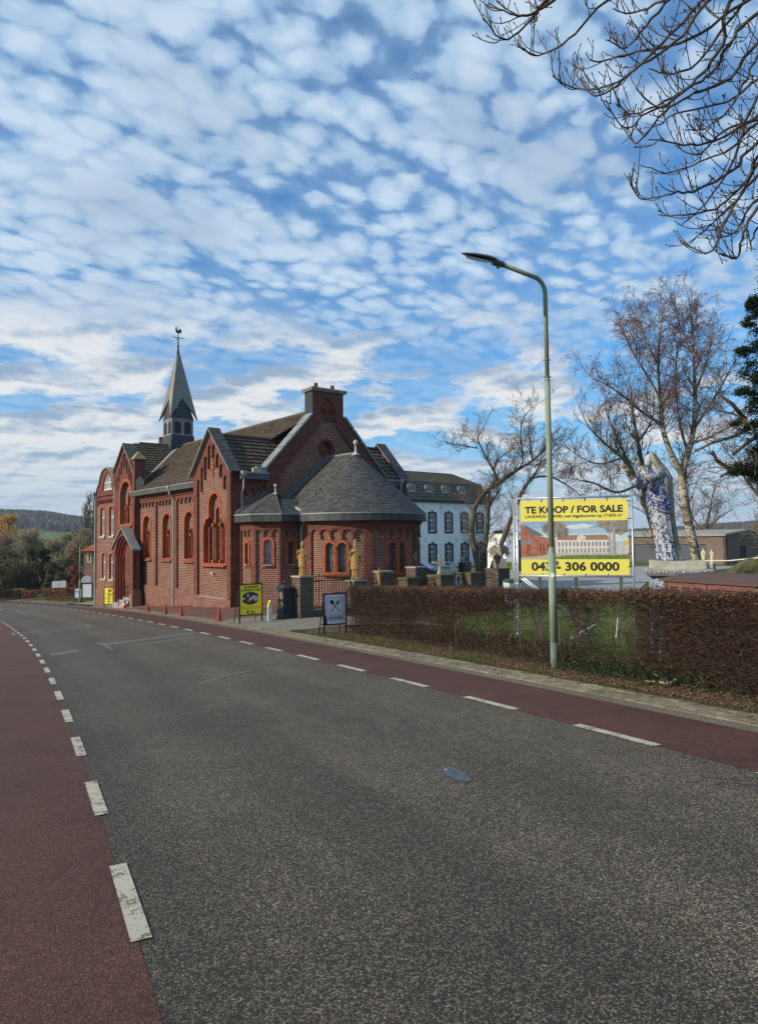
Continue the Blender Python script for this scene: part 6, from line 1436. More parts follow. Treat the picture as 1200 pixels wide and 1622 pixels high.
# winged stone figure behind the second lantern
q = at(791, 880, 33); t = thing('angel_statue', 'grey stone winged figure behind the larger lantern', 'statue', (q.x, q.y, T(q.x, q.y))); zb_ = q.z - t.location.z
mb = MB(); mb.box(-.25, .25, -.25, .25, 0, zb_ - .15); part2(mb, 'plinth', 'stone_grey', t)
mb = MB(); mb.loft([ring(0, 0, zb_ + z, r, r * .8, 12, 6, .1) for z, r in ((-.15, .17), (.1, .13), (.35, .12), (.45, .06))]); mb.ball((0, -.02, zb_ + .52), .075, 10, 7); part2(mb, 'body', 'stone_pale', t)
for s in (-1, 1):
    mb = MB(); fr = lambda a, z, d, s=s: (s * a, .06 + d + a * .1, zb_ + z); slab(mb, [(.05, .38), (.20, .50), (.42, .34), (.46, .12), (.38, -.12), (.34, .08), (.27, -.08), (.24, .12), (.16, -.02), (.1, .15)], [], fr, -.02, .02, back=True); part2(mb, 'wing', 'stone_pale', t)
# ------------------------------------------------------------------ blue and white statue of a praying woman on its tiled pedestal
sx_, sy_ = 5.19, 13.0; gz_ = T(sx_, sy_); zt_ = -.41
t = thing('delft_statue', 'large blue and white painted statue of a hooded woman raising both hands', 'statue', (sx_, sy_, zt_), 0)
mb = MB(); SC = [(0, 0, .205, .18), (.04, 0, .20, .18), (.28, -.056, .165, .16), (.5, -.09, .165, .16), (.72, -.120, .175, .165), (.95, -.135, .195, .175), (1.08, -.150, .205, .18), (1.2, -.155, .20, .18), (1.36, -.135, .185, .175), (1.48, -.12, .17, .18), (1.58, -.15, .14, .17), (1.66, -.20, .08, .09), (1.74, -.25, .06, .06)]
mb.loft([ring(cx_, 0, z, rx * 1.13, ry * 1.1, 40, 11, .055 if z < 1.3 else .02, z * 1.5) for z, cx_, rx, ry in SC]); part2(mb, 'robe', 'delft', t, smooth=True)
mb = MB()   # gathered cloth across the hips
for i in range(5): a0 = 1.12 - i * .055; mb.tube([(-.155 + .215 * math.cos(a), .19 * math.sin(a), a0 - .10 * math.cos(a + .3) * .9) for a in [-2.6 + 3.9 * k / 12 for k in range(13)]], .034 - i * .003, 8, r=.3)
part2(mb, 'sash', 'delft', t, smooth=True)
mb = MB()   # veil falling down the back
def vring(cx_, z, rx, ry, a0=-1.9, n=22, fold=.06): return [(cx_ + rx * (1 + fold * math.sin(7 * a)) * math.cos(a), ry * (1 + fold * math.sin(7 * a)) * math.sin(a), z) for a in [a0 + (-2 * a0) * i / n for i in range(n + 1)]]
V_ = [vring(-.02, .02, .30, .24, -1.3), vring(.0, .10, .21, .22, -1.3), vring(-.03, .35, .17, .20, -1.3), vring(-.07, .75, .155, .19, -1.4), vring(-.10, 1.1, .165, .20, -1.5), vring(-.11, 1.35, .17, .205, -1.7), vring(-.12, 1.5, .16, .205, -1.9), vring(-.17, 1.62, .155, .18, -2.1), vring(-.24, 1.72, .145, .155, -2.1), vring(-.29, 1.82, .13, .135, -2.1), vring(-.31, 1.90, .10, .11, -2.1), vring(-.32, 1.955, .05, .06, -2.1)]
mb.loft(V_, close=False, cap=False); mb.loft([[(x * .97 - .008, y * .93, z - .004) for x, y, z in r_] for r_ in V_], close=False, cap=False)
top_ = V_[-1]; mb.poly(top_); part2(mb, 'veil', 'veil', t, smooth=True)
mb = MB(); hc = Vector((-.325, 0, 1.80)); HM = [(-.115, .02, .01), (-.10, .05, .045), (-.06, .07, .06), (0, .082, .075), (.05, .08, .075), (.09, .06, .06), (.115, .02, .02)]
mb.loft([[hc + Vector((-.02 * (z < -.02) + rx * math.cos(a), ry * math.sin(a), z)) for a in [2 * PI * i / 16 for i in range(16)]] for z, rx, ry in HM])
mb.loft([[hc + Vector((x, y, z)) for y in (-w_, 0, w_)] + [hc + Vector((x + .02, 0, z))] for x, z, w_ in ((-.075, .035, .008), (-.098, .0, .012), (-.105, -.015, .015), (-.07, -.022, .012))])
mb.tube([hc + Vector((-.073, -.022, -.042)), hc + Vector((-.080, 0, -.044)), hc + Vector((-.073, .022, -.042))], .007, 6); mb.tube([hc + Vector((-.066, -.02, -.056)), hc + Vector((-.072, 0, -.058)), hc + Vector((-.066, .02, -.056))], .007, 6); mb.ball(hc + Vector((-.055, 0, -.088)), .022, 8, 5)
for s in (-1, 1): mb.ball(hc + Vector((-.066, s * .032, .018)), .014, 8, 5, sx=.7, sz=.6); mb.tube([hc + Vector((-.072, s * .014, .04)), hc + Vector((-.068, s * .05, .042))], .006, 5)
part2(mb, 'head', plain('face_glaze', (.42, .45, .48), .5, 0, .4, .15, 14, (.28, .32, .42)), t, smooth=True)
def arm(sh, el, wr, tip, sgn):
    sh, el, wr, tip = map(Vector, (sh, el, wr, tip)); mb = MB(); mb.tube([sh, sh.lerp(el, .5), el, el.lerp(wr, .35), el.lerp(wr, .62)], [.085, .085, .088, .088, .082], 14)
    mb.loft([[el.lerp(wr, f) + Vector((dx, (y) * .055, dz)) for y in (-1, -.3, .3, 1)] + [el.lerp(wr, f) + Vector((dx + .03, y * .03, dz + .05)) for y in (.6, -.6)] for f, dx, dz in ((-.1, .0, .0), (.1, .03, -.14), (.05, .05, -.26))])
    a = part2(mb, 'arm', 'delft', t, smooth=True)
    mb = MB(); mb.tube([el.lerp(wr, .5), wr], [.058, .045], 10, cap=False)
    d = (tip - wr).normalized(); side = Vector((0, 1, 0)); nrm = d.cross(side).normalized(); L = (tip - wr).length; pal = L * .48
    mb.loft([[wr + d * (pal * f) + side * (w_ * math.cos(b_)) + nrm * (th * math.sin(b_)) for b_ in [2 * PI * i / 10 for i in range(10)]] for f, w_, th in ((-.1, .042, .034), (.3, .056, .032), (.75, .064, .028), (1.0, .060, .022))])
    for i, fl in enumerate((.86, 1.0, .94, .74)):
        b0 = wr + d * pal * .92 + side * (-.047 + .0315 * i); spread = side * (-.014 + .0095 * i); mb.tube([b0, b0 + d * (L * .27 * fl) + spread - nrm * .004, b0 + d * (L * .5 * fl) + spread * 1.6 + nrm * .014], [.0165, .015, .010], 7)
    th0 = wr + d * pal * .25 + side * (-.052 * 1); mb.tube([th0, th0 + d * .05 - side * .035 + nrm * .01, th0 + d * .105 - side * .045 + nrm * .02], [.020, .017, .011], 7); mb.build('hand', M['veil'], a, smooth=True)
arm((-.17, -.16, 1.55), (-.42, -.20, 1.47), (-.53, -.15, 1.68), (-.70, -.12, 1.90), -1)
arm((-.18, .16, 1.52), (-.48, .12, 1.36), (-.68, .03, 1.55), (-.86, -.02, 1.77), 1)
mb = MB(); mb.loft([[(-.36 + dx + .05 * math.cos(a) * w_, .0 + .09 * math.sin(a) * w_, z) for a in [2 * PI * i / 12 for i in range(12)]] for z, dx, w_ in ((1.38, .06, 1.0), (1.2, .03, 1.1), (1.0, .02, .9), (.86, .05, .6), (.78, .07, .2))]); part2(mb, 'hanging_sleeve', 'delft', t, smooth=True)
crossm = plain('delft_blue', (.05, .06, .2), .4)
mb = MB(); fz = lambda a, z, d: (-.055 - .196 * .37 + a * .93 + d * .37 - z * .1, -.19 * .93 - a * .37 + d * .93, .22 + z)
slab(mb, [(-.085, -.05), (.07, -.075), (.085, .085), (-.075, .10)], [], lambda a, z, d: fz(a, z, d - .012), 0, .002); pnl = part2(mb, 'painted_panel', plain('delft_white', (.5, .53, .55), .4), t)
mb = MB(); slab(mb, rect(-.010, .010, -.045, .075), [], lambda a, z, d: fz(a, z, d - .018), 0, .002); slab(mb, rect(-.04, .04, .015, .032), [], lambda a, z, d: fz(a, z, d - .018), 0, .002); slab(mb, rect(-.03, .05, .068, .08), [], lambda a, z, d: fz(a, z, d - .018), 0, .002); mb.build('painted_cross', crossm, pnl)
pd = thing('tiled_pedestal', 'weathered pedestal with blue and white tiles under the praying statue', 'pedestal', (sx_ + .05, sy_, gz_), -.30); hp = zt_ - gz_
mb = MB(); mb.box(-.38, .50, -.40, .40, hp - .135, hp); part2(mb, 'plinth_block', 'delft_stone', pd)
mb = MB(); mb.loft([[(x, y, z) for x, y in ((-.40 - e, -.42 - e), (.56 + e, -.42 - e), (.56 + e, .42 + e), (-.40 - e, .42 + e))] for z, e in ((hp - .29, -.02), (hp - .25, .06), (hp - .20, .08), (hp - .17, .08), (hp - .135, .05))]); part2(mb, 'cornice', 'stone_grey', pd)
mb = MB(); mb.box(-.38, .54, -.40, .40, 0, hp - .29); part2(mb, 'shaft', 'stone_grey', pd)
tm = None
for row in range(9):
    for col in range(6):
        x0_ = -.375 + col * .152; z0_ = hp - .30 - (row + 1) * .152
        if z0_ < 0: continue
        mb = MB(); mb.box(x0_ + .003, x0_ + .149, -.409, -.395, z0_ + .003, z0_ + .149); part2(mb, 'tile', 'delft_tile', pd)
        if col < 5: mb = MB(); mb.box(-.389, -.375, x0_ + .003, x0_ + .149, z0_ + .003, z0_ + .149); part2(mb, 'tile', 'delft_tile', pd)
for i in range(16):
    mb = MB(); mb.box(-.42 + i * .066, -.42 + i * .066 + .034, -.508, -.495, hp - .205, hp - .165); part2(mb, 'border_tile', 'delft_tile', pd)
# ------------------------------------------------------------------ utility cabinet behind the hedge
c0, c1 = at(1047, 916, 10.6), at(1200, 926.5, 9.15); c1.z = c0.z = -.60
t = thing('utility_cabinet', 'low wide dull red utility cabinet with louvres behind the hedge', 'cabinet', (c0.x, c0.y, T(c0.x, c0.y)), math.atan2(c1.y - c0.y, c1.x - c0.x)); L = (c1 - c0).length + .02; h = -.60 - t.location.z
mb = MB(); mb.box(.02, L - .02, .02, 1.0, -.3, h - .02); part2(mb, 'body', 'cabinet', t)
mb = MB(); mb.loft([[(x0_, y, z) for y, z in ((-.03, h - .03), (-.03, h + .0), (.35, h + .055), (.9, h + .075), (1.1, h + .06), (1.1, h - .02))] for x0_ in (-.02, L + .02)]); part2(mb, 'roof', 'cabinet_roof', t)
for d0_, d1_ in ((.05, .09), (.11, L / 2 - .01), (L / 2 + .01, L - .06)):
    mb = MB(); mb.box(d0_, d1_, .0, .02, .1, h - .045); dr = part2(mb, 'door', 'cabinet', t)
    if d1_ - d0_ > .3:
        n = 3
        for i in range(n):
            xa = d0_ + .06 + i * (d1_ - d0_ - .08) / n
            for z in (h - .105, h - .135): mb = MB(); mb.loft([[(x, y, zz_) for y, zz_ in ((.0, z), (-.012, z - .004), (.0, z - .016))] for x in (xa, xa + .14)]); mb.build('louvre', M['dark_slot'], dr)
mb = MB(); mb.box(L - .05, L - .03, -.004, .0, .1, h - .06); part2(mb, 'hinge_strip', 'cream_stone', t)
# ------------------------------------------------------------------ billboard
BL, BR_ = at(820.5, 912, 17.4), at(1003, 913.5, 16.65); TL_, TR_ = at(818.5, 789, 17.4), at(1000.5, 786.5, 16.65)
zb, ztp = (BL.z + BR_.z) / 2, (TL_.z + TR_.z) / 2; ax = Vector((BR_.x - BL.x, BR_.y - BL.y, 0)); BW = ax.length; ax.normalize(); nn_ = Vector((ax.y, -ax.x, 0)); BH = ztp - zb
t = thing('sale_billboard', 'large yellow for sale banner stretched in a galvanised tube frame', 'billboard', (BL.x, BL.y, T(BL.x, BL.y)), math.atan2(ax.y, ax.x)); zo = t.location.z
z_b, z_t = zb - zo, ztp - zo
def tb(mb, a, b_, r=.024): mb.tube([a, b_], r, 8)
for n_, a, b_ in (('top_rail', (0, 0, z_t), (BW, 0, z_t)), ('bottom_rail', (0, 0, z_b), (BW, 0, z_b))): mb = MB(); tb(mb, a, b_); part2(mb, n_, 'steel', t, smooth=True)
for x in (.0, BW): mb = MB(); tb(mb, (x, 0, -.1), (x, 0, z_t + .03)); part2(mb, 'post', 'steel', t, smooth=True)
mb = MB()
for x, y in ((-.085, .02), (-.045, .14)): tb(mb, (x, y, -.1), (x, y, z_t), .022)
part2(mb, 'rear_post', 'steel', t, smooth=True)
for i in range(9): mb = MB(); z = .15 + i * (z_t - .2) / 8; tb(mb, (0, 0, z), (-.085, .02, z), .012); tb(mb, (-.085, .02, z), (-.045, .14, z + .1), .012); part2(mb, 'lattice_bar', 'steel', t)
for x0_, x1_ in ((.02, 1.72), (.10, 1.84)): mb = MB(); tb(mb, (x0_, .03, z_b - .02), (x1_, .75, .02), .022); part2(mb, 'brace', 'steel', t, smooth=True)
for a, b_ in (((1.55, .7, .12), (1.2, .3, -.0)), ((1.15, .5, .0), (1.75, .6, .34)), ((2.2, .2, .1), (2.25, .2, .55))): mb = MB(); tb(mb, a, b_, .022); part2(mb, 'brace', 'steel', t)
for x in (.50, 1.33, BW - .27): mb = MB(); mb.box(x - .035, x + .035, .04, .10, -.1, z_b - .04); part2(mb, 'timber_post', 'bark_grey', t)
fx = lambda f: BW * f; fzv = lambda f: z_b + BH * f
def F3(a, z, d): return (a, -d, z)
fr = lambda a, z, d: (a, d, z)
x0_, x1_ = fx(.028), fx(.968)
ban = MB(); slab(ban, rect(x0_, x1_, fzv(.70), fzv(.968)), [], fr, -.004, .004, back=True); b1 = part2(ban, 'banner', 'banner_yellow', t)
ban = MB(); slab(ban, rect(x0_, x1_, fzv(.018), fzv(.215)), [], fr, -.004, .004, back=True); b2 = part2(ban, 'banner', 'banner_yellow', t)
M['print_sky'] = plain('print_sky', (.34, .47, .58), .6, 0, .3, .10, 1.2); ban = MB(); slab(ban, rect(x0_, x1_, fzv(.215), fzv(.70)), [], fr, -.004, .004, back=True); b3 = part2(ban, 'picture_print', 'print_sky', t)
axl = (1, 0, 0)
text('TE KOOP / FOR SALE', 'ink', b1, fx(.855), (fx(.068), -.007, fzv(.808)), axl, BH * .083, weight=.038)
text('LANDHUIS - KAPEL met bijgebouwen op 17.850 m²', 'ink', b1, fx(.845), (fx(.072), -.007, fzv(.748)), axl, BH * .034, weight=.022)
text('043 - 306 0000', 'ink', b2, fx(.765), (fx(.12), -.007, fzv(.073)), axl, BH * .103, weight=.036)
def pr(name, pts, col, d, parent=b3, hol=()):
    mb = MB(); f2 = lambda p: (x0_ + (x1_ - x0_) * p[0], fzv(.215 + .485 * p[1])); slab(mb, [f2(p) for p in pts], [[f2(p) for p in h] for h in hol], fr, -.005 - d * .001, -.004, osides=False); k_ = 'p_%s' % str(col)
    if k_ not in M: M[k_] = plain('print_colour', col, .6, 0, .3, .42 if 'tree' in name or 'chapel' == name[-6:] or 'lawn' in name else .16, 11)
    return part2(mb, name, k_, parent)
R4 = lambda a0, a1, z0_, z1_: [(a0, z0_), (a1, z0_), (a1, z1_), (a0, z1_)]
pr('print_sky_band', R4(0, 1, .82, 1), (.24, .38, .52), .3); pr('print_sky_band', R4(0, 1, .45, .66), (.50, .58, .62), .3); pr('print_cloud', [(.40, .84), (.48, .90), (.60, .92), (.70, .88), (.62, .80), (.50, .79)], (.55, .60, .63), .6)
pr('print_lawn', R4(0, 1, 0, .14), (.12, .20, .05), 1); pr('print_drive', [(0, .0), (.2, .0), (.42, .10), (1, .11), (1, .16), (.35, .16), (0, .06)], (.42, .38, .32), 2)
pr('print_roof', [(.34, .50), (.36, .63), (.80, .63), (.84, .50)], (.30, .19, .13), 2); pr('print_facade', R4(.33, .84, .15, .50), (.60, .57, .52), 2); pr('print_gable', [(.53, .50), (.53, .58), (.57, .66), (.61, .58), (.61, .50)], (.60, .52, .44), 3)
for i in range(14): pr('print_window', R4(.355 + i * .0345, .370 + i * .0345, .34, .45), (.20, .21, .22), 4); pr('print_window', R4(.355 + i * .0345, .370 + i * .0345, .17, .28), (.22, .22, .22), 4)
pr('print_chapel', [(0, .05), (.17, .08), (.33, .14), (.33, .52), (.17, .62), (.0, .95)], (.34, .13, .09), 3); pr('print_chapel_roof', [(.03, .93), (.10, .62), (.22, .62), (.18, .70)], (.14, .13, .13), 4); pr('print_apse_roof', [(.0, .42), (.04, .52), (.10, .50), (.13, .42)], (.20, .22, .24), 4)
for a in (.06, .18, .21, .25): pr('print_chapel_window', R4(a, a + .015, .22, .40), (.14, .05, .04), 5)
for cx_, w_ in ((.33, .13), (.86, .14)):
    for k in range(7): a = rng.uniform(-.6, .6) * w_; b_ = rng.uniform(-.12, .16); pr('print_tree', [(cx_ + a + w_ * .5 * math.cos(q) * rng.uniform(.8, 1.1), min(1, .82 + b_ + .16 * math.sin(q) * rng.uniform(.8, 1.1))) for q in [2 * PI * i / 9 for i in range(9)] if cx_ + a + w_ * .5 * math.cos(q) * 1.1 < 1.0] if cx_ + a + w_ * .55 < 1 else [(.8, .7), (.99, .7), (.99, 1), (.8, 1)], (.19, .17, .15) if k % 2 else (.26, .23, .2), 5 + k * .3)
pr('print_trunk', R4(.855, .875, .08, .75), (.36, .32, .27), 8); pr('print_trunk', R4(.82, .832, .08, .7), (.36, .32, .27), 8); pr('print_shed', R4(.90, 1.0, .14, .38), (.5, .48, .42), 6); pr('print_shed', R4(.95, 1.0, .36, .48), (.5, .42, .1), 7)
for f in (.22, .41, .60, .79): mb = MB(); mb.tube([(fx(f), -.01, fzv(.95)), (fx(f), 0, z_t + .03)], .010, 4); part2(mb, 'strap', 'iron', t); mb = MB(); mb.tube([(fx(f), -.01, fzv(.03)), (fx(f), 0, z_b - .03)], .010, 4); part2(mb, 'strap', 'iron', t)
for f in (.12, .28, .5, .72, .94):
    for xa, xb in ((-.03, .045), (BW + .03, fx(.955))): mb = MB(); mb.tube([(xa, -.01, fzv(f)), (xb, -.01, fzv(f))], .010, 4); part2(mb, 'strap', 'iron', t)
# ------------------------------------------------------------------ white country house
WB = thing('white_country_house', 'long white two storey house with black framed windows and brown mansard roof', 'house', (6.7, 75, 0), RZC)
FW = FB(0); wc = [-6.32, -3.98, -1.65, .66, 2.97, 5.29]
def headed(c, hw, z0, zt): return [(c - hw, z0), (c + hw, z0), (c + hw, zt - .22)] + [(c + hw * math.cos(a), zt - .22 + .14 * math.sin(a)) for a in [PI * i / 8 for i in range(1, 8)]] + [(c - hw, zt - .22)]
rows = [(.74, 2.92), (-2.52, -.30)]
mb = MB(); slab(mb, rect(-12, 6.6, -3.6, 3.86), [headed(c, .44, a + .1, b - .1) for c in wc for a, b in rows], FW, 0, .3); mb.box(6.58, 6.6, 0, 8, -3.6, 3.86); mb.box(-12, 6.6, 7.9, 8, -3.6, 3.86); part2(mb, 'wall', 'whitewash', WB)
mb = MB(); mb.box(-12, 6.64, -.05, 0, -3.6, -2.78); part2(mb, 'plinth', 'black_paint', WB)
mb = MB(); mb.box(-12.1, 6.8, -.28, .0, 3.80, 4.06); mb.box(6.6, 6.82, -.28, 8, 3.80, 4.06); part2(mb, 'cornice', 'black_paint', WB)
for c in wc:
    for a, b in rows:
        mb = MB(); slab(mb, headed(c, .60, a - .08, b + .04) , [headed(c, .42, a + .12, b - .14)], FW, -.05, .12); mb.loft([[(c + x, y, b + z) for x, z in ((-.12, -.08), (.12, -.08), (.07, .10), (-.07, .10))] for y in (-.07, .02)]); w_ = part2(mb, 'window', 'black_paint', WB)
        mb = MB(); slab(mb, headed(c, .42, a + .12, b - .14), [headed(c, .34, a + .22, b - .22)], FW, .06, .14); slab(mb, rect(c - .03, c + .03, a + .14, b - .3), [], FW, .07, .12)
        h_ = b - a
        for f, th in ((.36, .018), (.58, .045), (.79, .018)): slab(mb, rect(c - .40, c + .40, a + h_ * f - th, a + h_ * f + th), [], FW, .075, .12)
        mb.box(c - .40, c + .40, -.02, .1, a + .02, a + .13); mb.build('sash_frame', M['white_wood'], w_)
        mb = MB(); slab(mb, headed(c, .42, a + .12, b - .14), [], FW, .12, .13); mb.build('pane', M['glass'], w_)
for x, z in ((-2.85, 3.3), (-.45, 3.3), (1.75, 3.3), (-2.6, -.0 + .02), (1.75, .02), (4.2, 3.3)):
    mb = MB(); mb.tube([(x - .06, -.03, z + .20), (x + .02, -.03, z + .14), (x - .02, -.03, z), (x + .05, -.03, z - .14), (x - .02, -.03, z - .18)], .022, 4); part2(mb, 'wall_anchor', 'iron', WB)
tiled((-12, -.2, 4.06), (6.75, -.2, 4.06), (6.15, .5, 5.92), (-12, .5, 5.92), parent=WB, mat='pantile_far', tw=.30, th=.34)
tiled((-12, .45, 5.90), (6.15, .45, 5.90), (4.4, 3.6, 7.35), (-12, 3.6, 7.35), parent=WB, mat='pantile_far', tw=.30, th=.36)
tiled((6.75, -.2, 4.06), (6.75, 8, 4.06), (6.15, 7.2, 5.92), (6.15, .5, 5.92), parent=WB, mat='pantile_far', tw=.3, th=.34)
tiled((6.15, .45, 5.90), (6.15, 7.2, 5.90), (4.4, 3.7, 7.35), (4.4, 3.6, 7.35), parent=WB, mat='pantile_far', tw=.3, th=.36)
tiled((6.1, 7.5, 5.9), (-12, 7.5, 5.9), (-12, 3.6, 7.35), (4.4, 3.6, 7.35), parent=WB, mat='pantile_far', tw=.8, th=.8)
for c in (-6.7, -4.35, -2.0, .34, 2.69):
    mb = MB(); slab(mb, [(c - .56, 4.2), (c + .56, 4.2), (c + .56, 5.35)] + [(c + .56 * math.cos(a), 5.35 + .30 * math.sin(a)) for a in [PI * i / 8 for i in range(1, 8)]] + [(c - .56, 5.35)], [[(c - .34, 4.36), (c + .34, 4.36), (c + .34, 5.25)] + [(c + .34 * math.cos(a), 5.25 + .18 * math.sin(a)) for a in [PI * i / 8 for i in range(1, 8)]] + [(c - .34, 5.25)]], FW, .0, 1.0); d_ = part2(mb, 'dormer', 'lead', WB)
    mb = MB(); slab(mb, rect(c - .36, c + .36, 4.34, 5.42), [rect(c - .30, c - .025, 4.42, 4.88), rect(c + .025, c + .30, 4.42, 4.88), rect(c - .30, c - .025, 4.93, 5.36), rect(c + .025, c + .30, 4.93, 5.36)], FW, .06, .12); mb.box(c - .4, c + .4, -.05, .05, 4.28, 4.37); mb.build('sash_frame', M['white_wood'], d_)
    mb = MB(); slab(mb, rect(c - .34, c + .34, 4.36, 5.42), [], FW, .11, .12); mb.build('pane', M['glass'], d_)
mb = MB(); mb.tube([(6.45, -.12, 3.9), (6.45, -.1, -3.2)], .06, 6); part2(mb, 'downpipe', 'black_paint', WB)
# small white outbuilding right of the tree
q = at(801, 895, 62); k62 = 62 / 1150
t = thing('white_outbuilding', 'small flat white outbuilding behind the left edge of the billboard', 'outbuilding', (q.x, 62, 0), .25)
zt_ = (854 - 845.5) * k62; mb = MB(); mb.box(0, 4.5, 0, 4, -3.6, zt_); part2(mb, 'wall', 'whitewash', t); mb = MB(); mb.box(-.06, 4.56, -.06, 4.06, zt_, zt_ + .08); part2(mb, 'roof_edge', 'stone_grey', t)
mb = MB(); mb.box(.78, 1.7, -.03, .0, -3.2, zt_ - .55); part2(mb, 'door', 'navy_iron', t); mb = MB(); mb.tube([(.25, -.1, zt_ - .55), (.38, -.14, zt_ - .6), (.35, -.12, zt_ - .8)], .03, 5); part2(mb, 'wall_lamp', 'iron', t)
bishop('rooftop_statue', (q.x + .32, 62.4, zt_ + .08), 1.05, -.2, 'small terracotta statue standing on the white outbuilding roof', 'terracotta', mitre=False, staff=False)
# ------------------------------------------------------------------ brick garage block on the right
GB = thing('brick_garage', 'low brown brick garage block with two dark doors beyond the statue', 'garage', (34.3, 72, 0), math.atan2(-.43, .9))
# local x = (.9,-.43)?  use explicit frame: x along the end wall (away right), y along the front (away left)
ex, ey = Vector((.9, .43, 0)), Vector((-.43, .9, 0))
GB.rotation_euler = (0, 0, math.atan2(ex.y, ex.x)); zt_ = .10
FGr = lambda a, z, d: (d, a, z)
doors = [(2.3, 7.4), (8.3, 12.2)]
mb = MB(); slab(mb, rect(0, 19, -3.6, zt_), [rect(a, b, -3.4, -.72) for a, b in doors], FGr, 0, .3); part2(mb, 'front_wall', 'brick_barn', GB)
mb = MB(); slab(mb, [(0, -3.6), (8.5, -3.6), (8.5, .0), (3.6, .62), (0, zt_)], [rect(2.0, 2.9, -3.4, -.9)], FB(0), 0, .3); mb.box(8.4, 8.5, 0, 19, -3.6, 0); part2(mb, 'end_wall', 'brick_barn', GB)
mb = MB(); mb.box(2.0, 2.9, .1, .15, -3.4, -.9); part2(mb, 'side_door', 'black_paint', GB)
for a, b in doors:
    mb = MB()
    for i in range(7): z0_ = -3.4 + i * .385; mb.box(.12, .16, a, b, z0_, z0_ + .365)
    part2(mb, 'garage_door', 'garage', GB)
mb = MB()
for y0_, y1_ in ((-.15, 19.1),):
    mb.loft([[(x, y, z) for x, z in ((-.22, zt_), (3.6, .66), (8.7, .02), (8.7, .14), (3.6, .80), (-.22, zt_ + .22))] for y in (y0_, y1_)])
part2(mb, 'roof', 'stone_grey', GB)
q = at(1031, 842, 80); bishop('rooftop_statue', (q.x, 80, .25), 1.30, -.8, 'orange terracotta statue standing on the garage roof behind the trees', 'terracotta', mitre=False, staff=False)
for px_, H_, lb in ((1114, 1.30, 'cream stone statue beside the garage, left one of two'), (1127, 1.20, 'cream stone statue on a small pedestal, right one of two')):
    q = at(px_, 893, 58); g_ = T(q.x, 58); zz0 = q.z + .02
    o = bishop('garden_statue', (q.x, 58, zz0), H_ * .98, -1.0, lb, 'cream_stone', mitre=False, staff=False)
    mb = MB(); mb.box(-.22, .22, -.22, .22, g_ - zz0 - .1, 0); part2(mb, 'pedestal', 'stone_grey', o)
# tape line
a_, b_ = at(1108, 888, 50), at(1215, 882, 38); t = thing('barrier_tape', 'thin white barrier tape stretched across the lawn before the garage', 'tape', (a_.x, a_.y, a_.z)); mb = MB(); mb.loft([[(p - a_) + Vector((0, 0, z)) for z in (-.03, .03)] + [(p - a_) + Vector((0, .01, z)) for z in (.03, -.03)] for p in (a_, a_.lerp(b_, .5) - Vector((0, 0, .10)), b_)]); part2(mb, 'tape_strip', 'sign_white', t)
mb = MB(); 
for p in (a_, b_): mb.tube([p - a_ + Vector((0, 0, .1)), (p.x - a_.x, p.y - a_.y, T(p.x, p.y) - a_.z)], .02, 5)
part2(mb, 'stake', 'bark_grey', t, kind='stuff')
# ------------------------------------------------------------------ small house at the left edge of the chapel, houses on the far slope
def simple_house(name, X, Y, rz, w_, d_, zb_, ze, zr, label, wall, roof, cat='house', group=None, wins=(), hip=True):
    t = thing(name, label, cat, (X, Y, zb_), rz, group); e, r_ = ze - zb_, zr - zb_
    mb = MB(); mb.box(0, w_, 0, d_, -1, e)
    if not hip:
        for y in (0, d_): mb.poly([(0, y, e), (w_, y, e), (w_ / 2, y, r_)])
    part2(mb, 'wall', wall, t)
    o_ = .35
    if hip: a, b_ = Vector((w_ * .38, d_ / 2, r_)), Vector((w_ * .62, d_ / 2, r_)); c = [Vector((-o_, -o_, e)), Vector((w_ + o_, -o_, e)), Vector((w_ + o_, d_ + o_, e)), Vector((-o_, d_ + o_, e))]; qs = [(c[0], c[1], b_, a), (c[1], c[2], b_, b_), (c[2], c[3], a, b_), (c[3], c[0], a, a)]
    else: c = [Vector((-o_, -o_, e - .1)), Vector((-o_, d_ + o_, e - .1)), Vector((w_ / 2, d_ + o_, r_)), Vector((w_ / 2, -o_, r_))]; qs = [tuple(c), (Vector((w_ + o_, d_ + o_, e - .1)), Vector((w_ + o_, -o_, e - .1)), c[3], c[2])]
    mb = MB()
    for q in qs: tiles(mb, *q, .4 if Y < 100 else 1.2, .4 if Y < 100 else 1.2, .04)
    ro_ = part2(mb, 'roof', roof, t, kind='stuff')
    for (x0_, x1_, z0_, z1_) in wins:
        mb = MB(); slab(mb, rect(x0_, x1_, z0_, z1_), [rect(x0_ + .08, x1_ - .08, z0_ + .08, z1_ - .08)], FB(-.04), 0, .06); w2 = part2(mb, 'window', 'white_wood', t); mb = MB(); slab(mb, rect(x0_ + .05, x1_ - .05, z0_ + .05, z1_ - .05), [], FB(-.02), 0, .01); mb.build('pane', M['glass'], w2)
    return t
q = at(133, 900, 64); simple_house('brick_cottage', q.x, 64, .12, 6.5, 7, -5.4, (861 - 873.5) * 64 / 1150, (861 - 852) * 64 / 1150 + .7, 'pale brown brick cottage with orange hipped roof left of the chapel', 'brick_house', 'roof_orange', wins=[(.30, .62, 3.7, 4.55)])
def hill_z(X, Y):
    r0 = math.hypot(X, Y); a = math.degrees(math.atan2(X, Y)); f = float(sstep(r0, 350, 1150)); return -14 + (ridge(a) * 1.05 + 14) * f ** 1.1
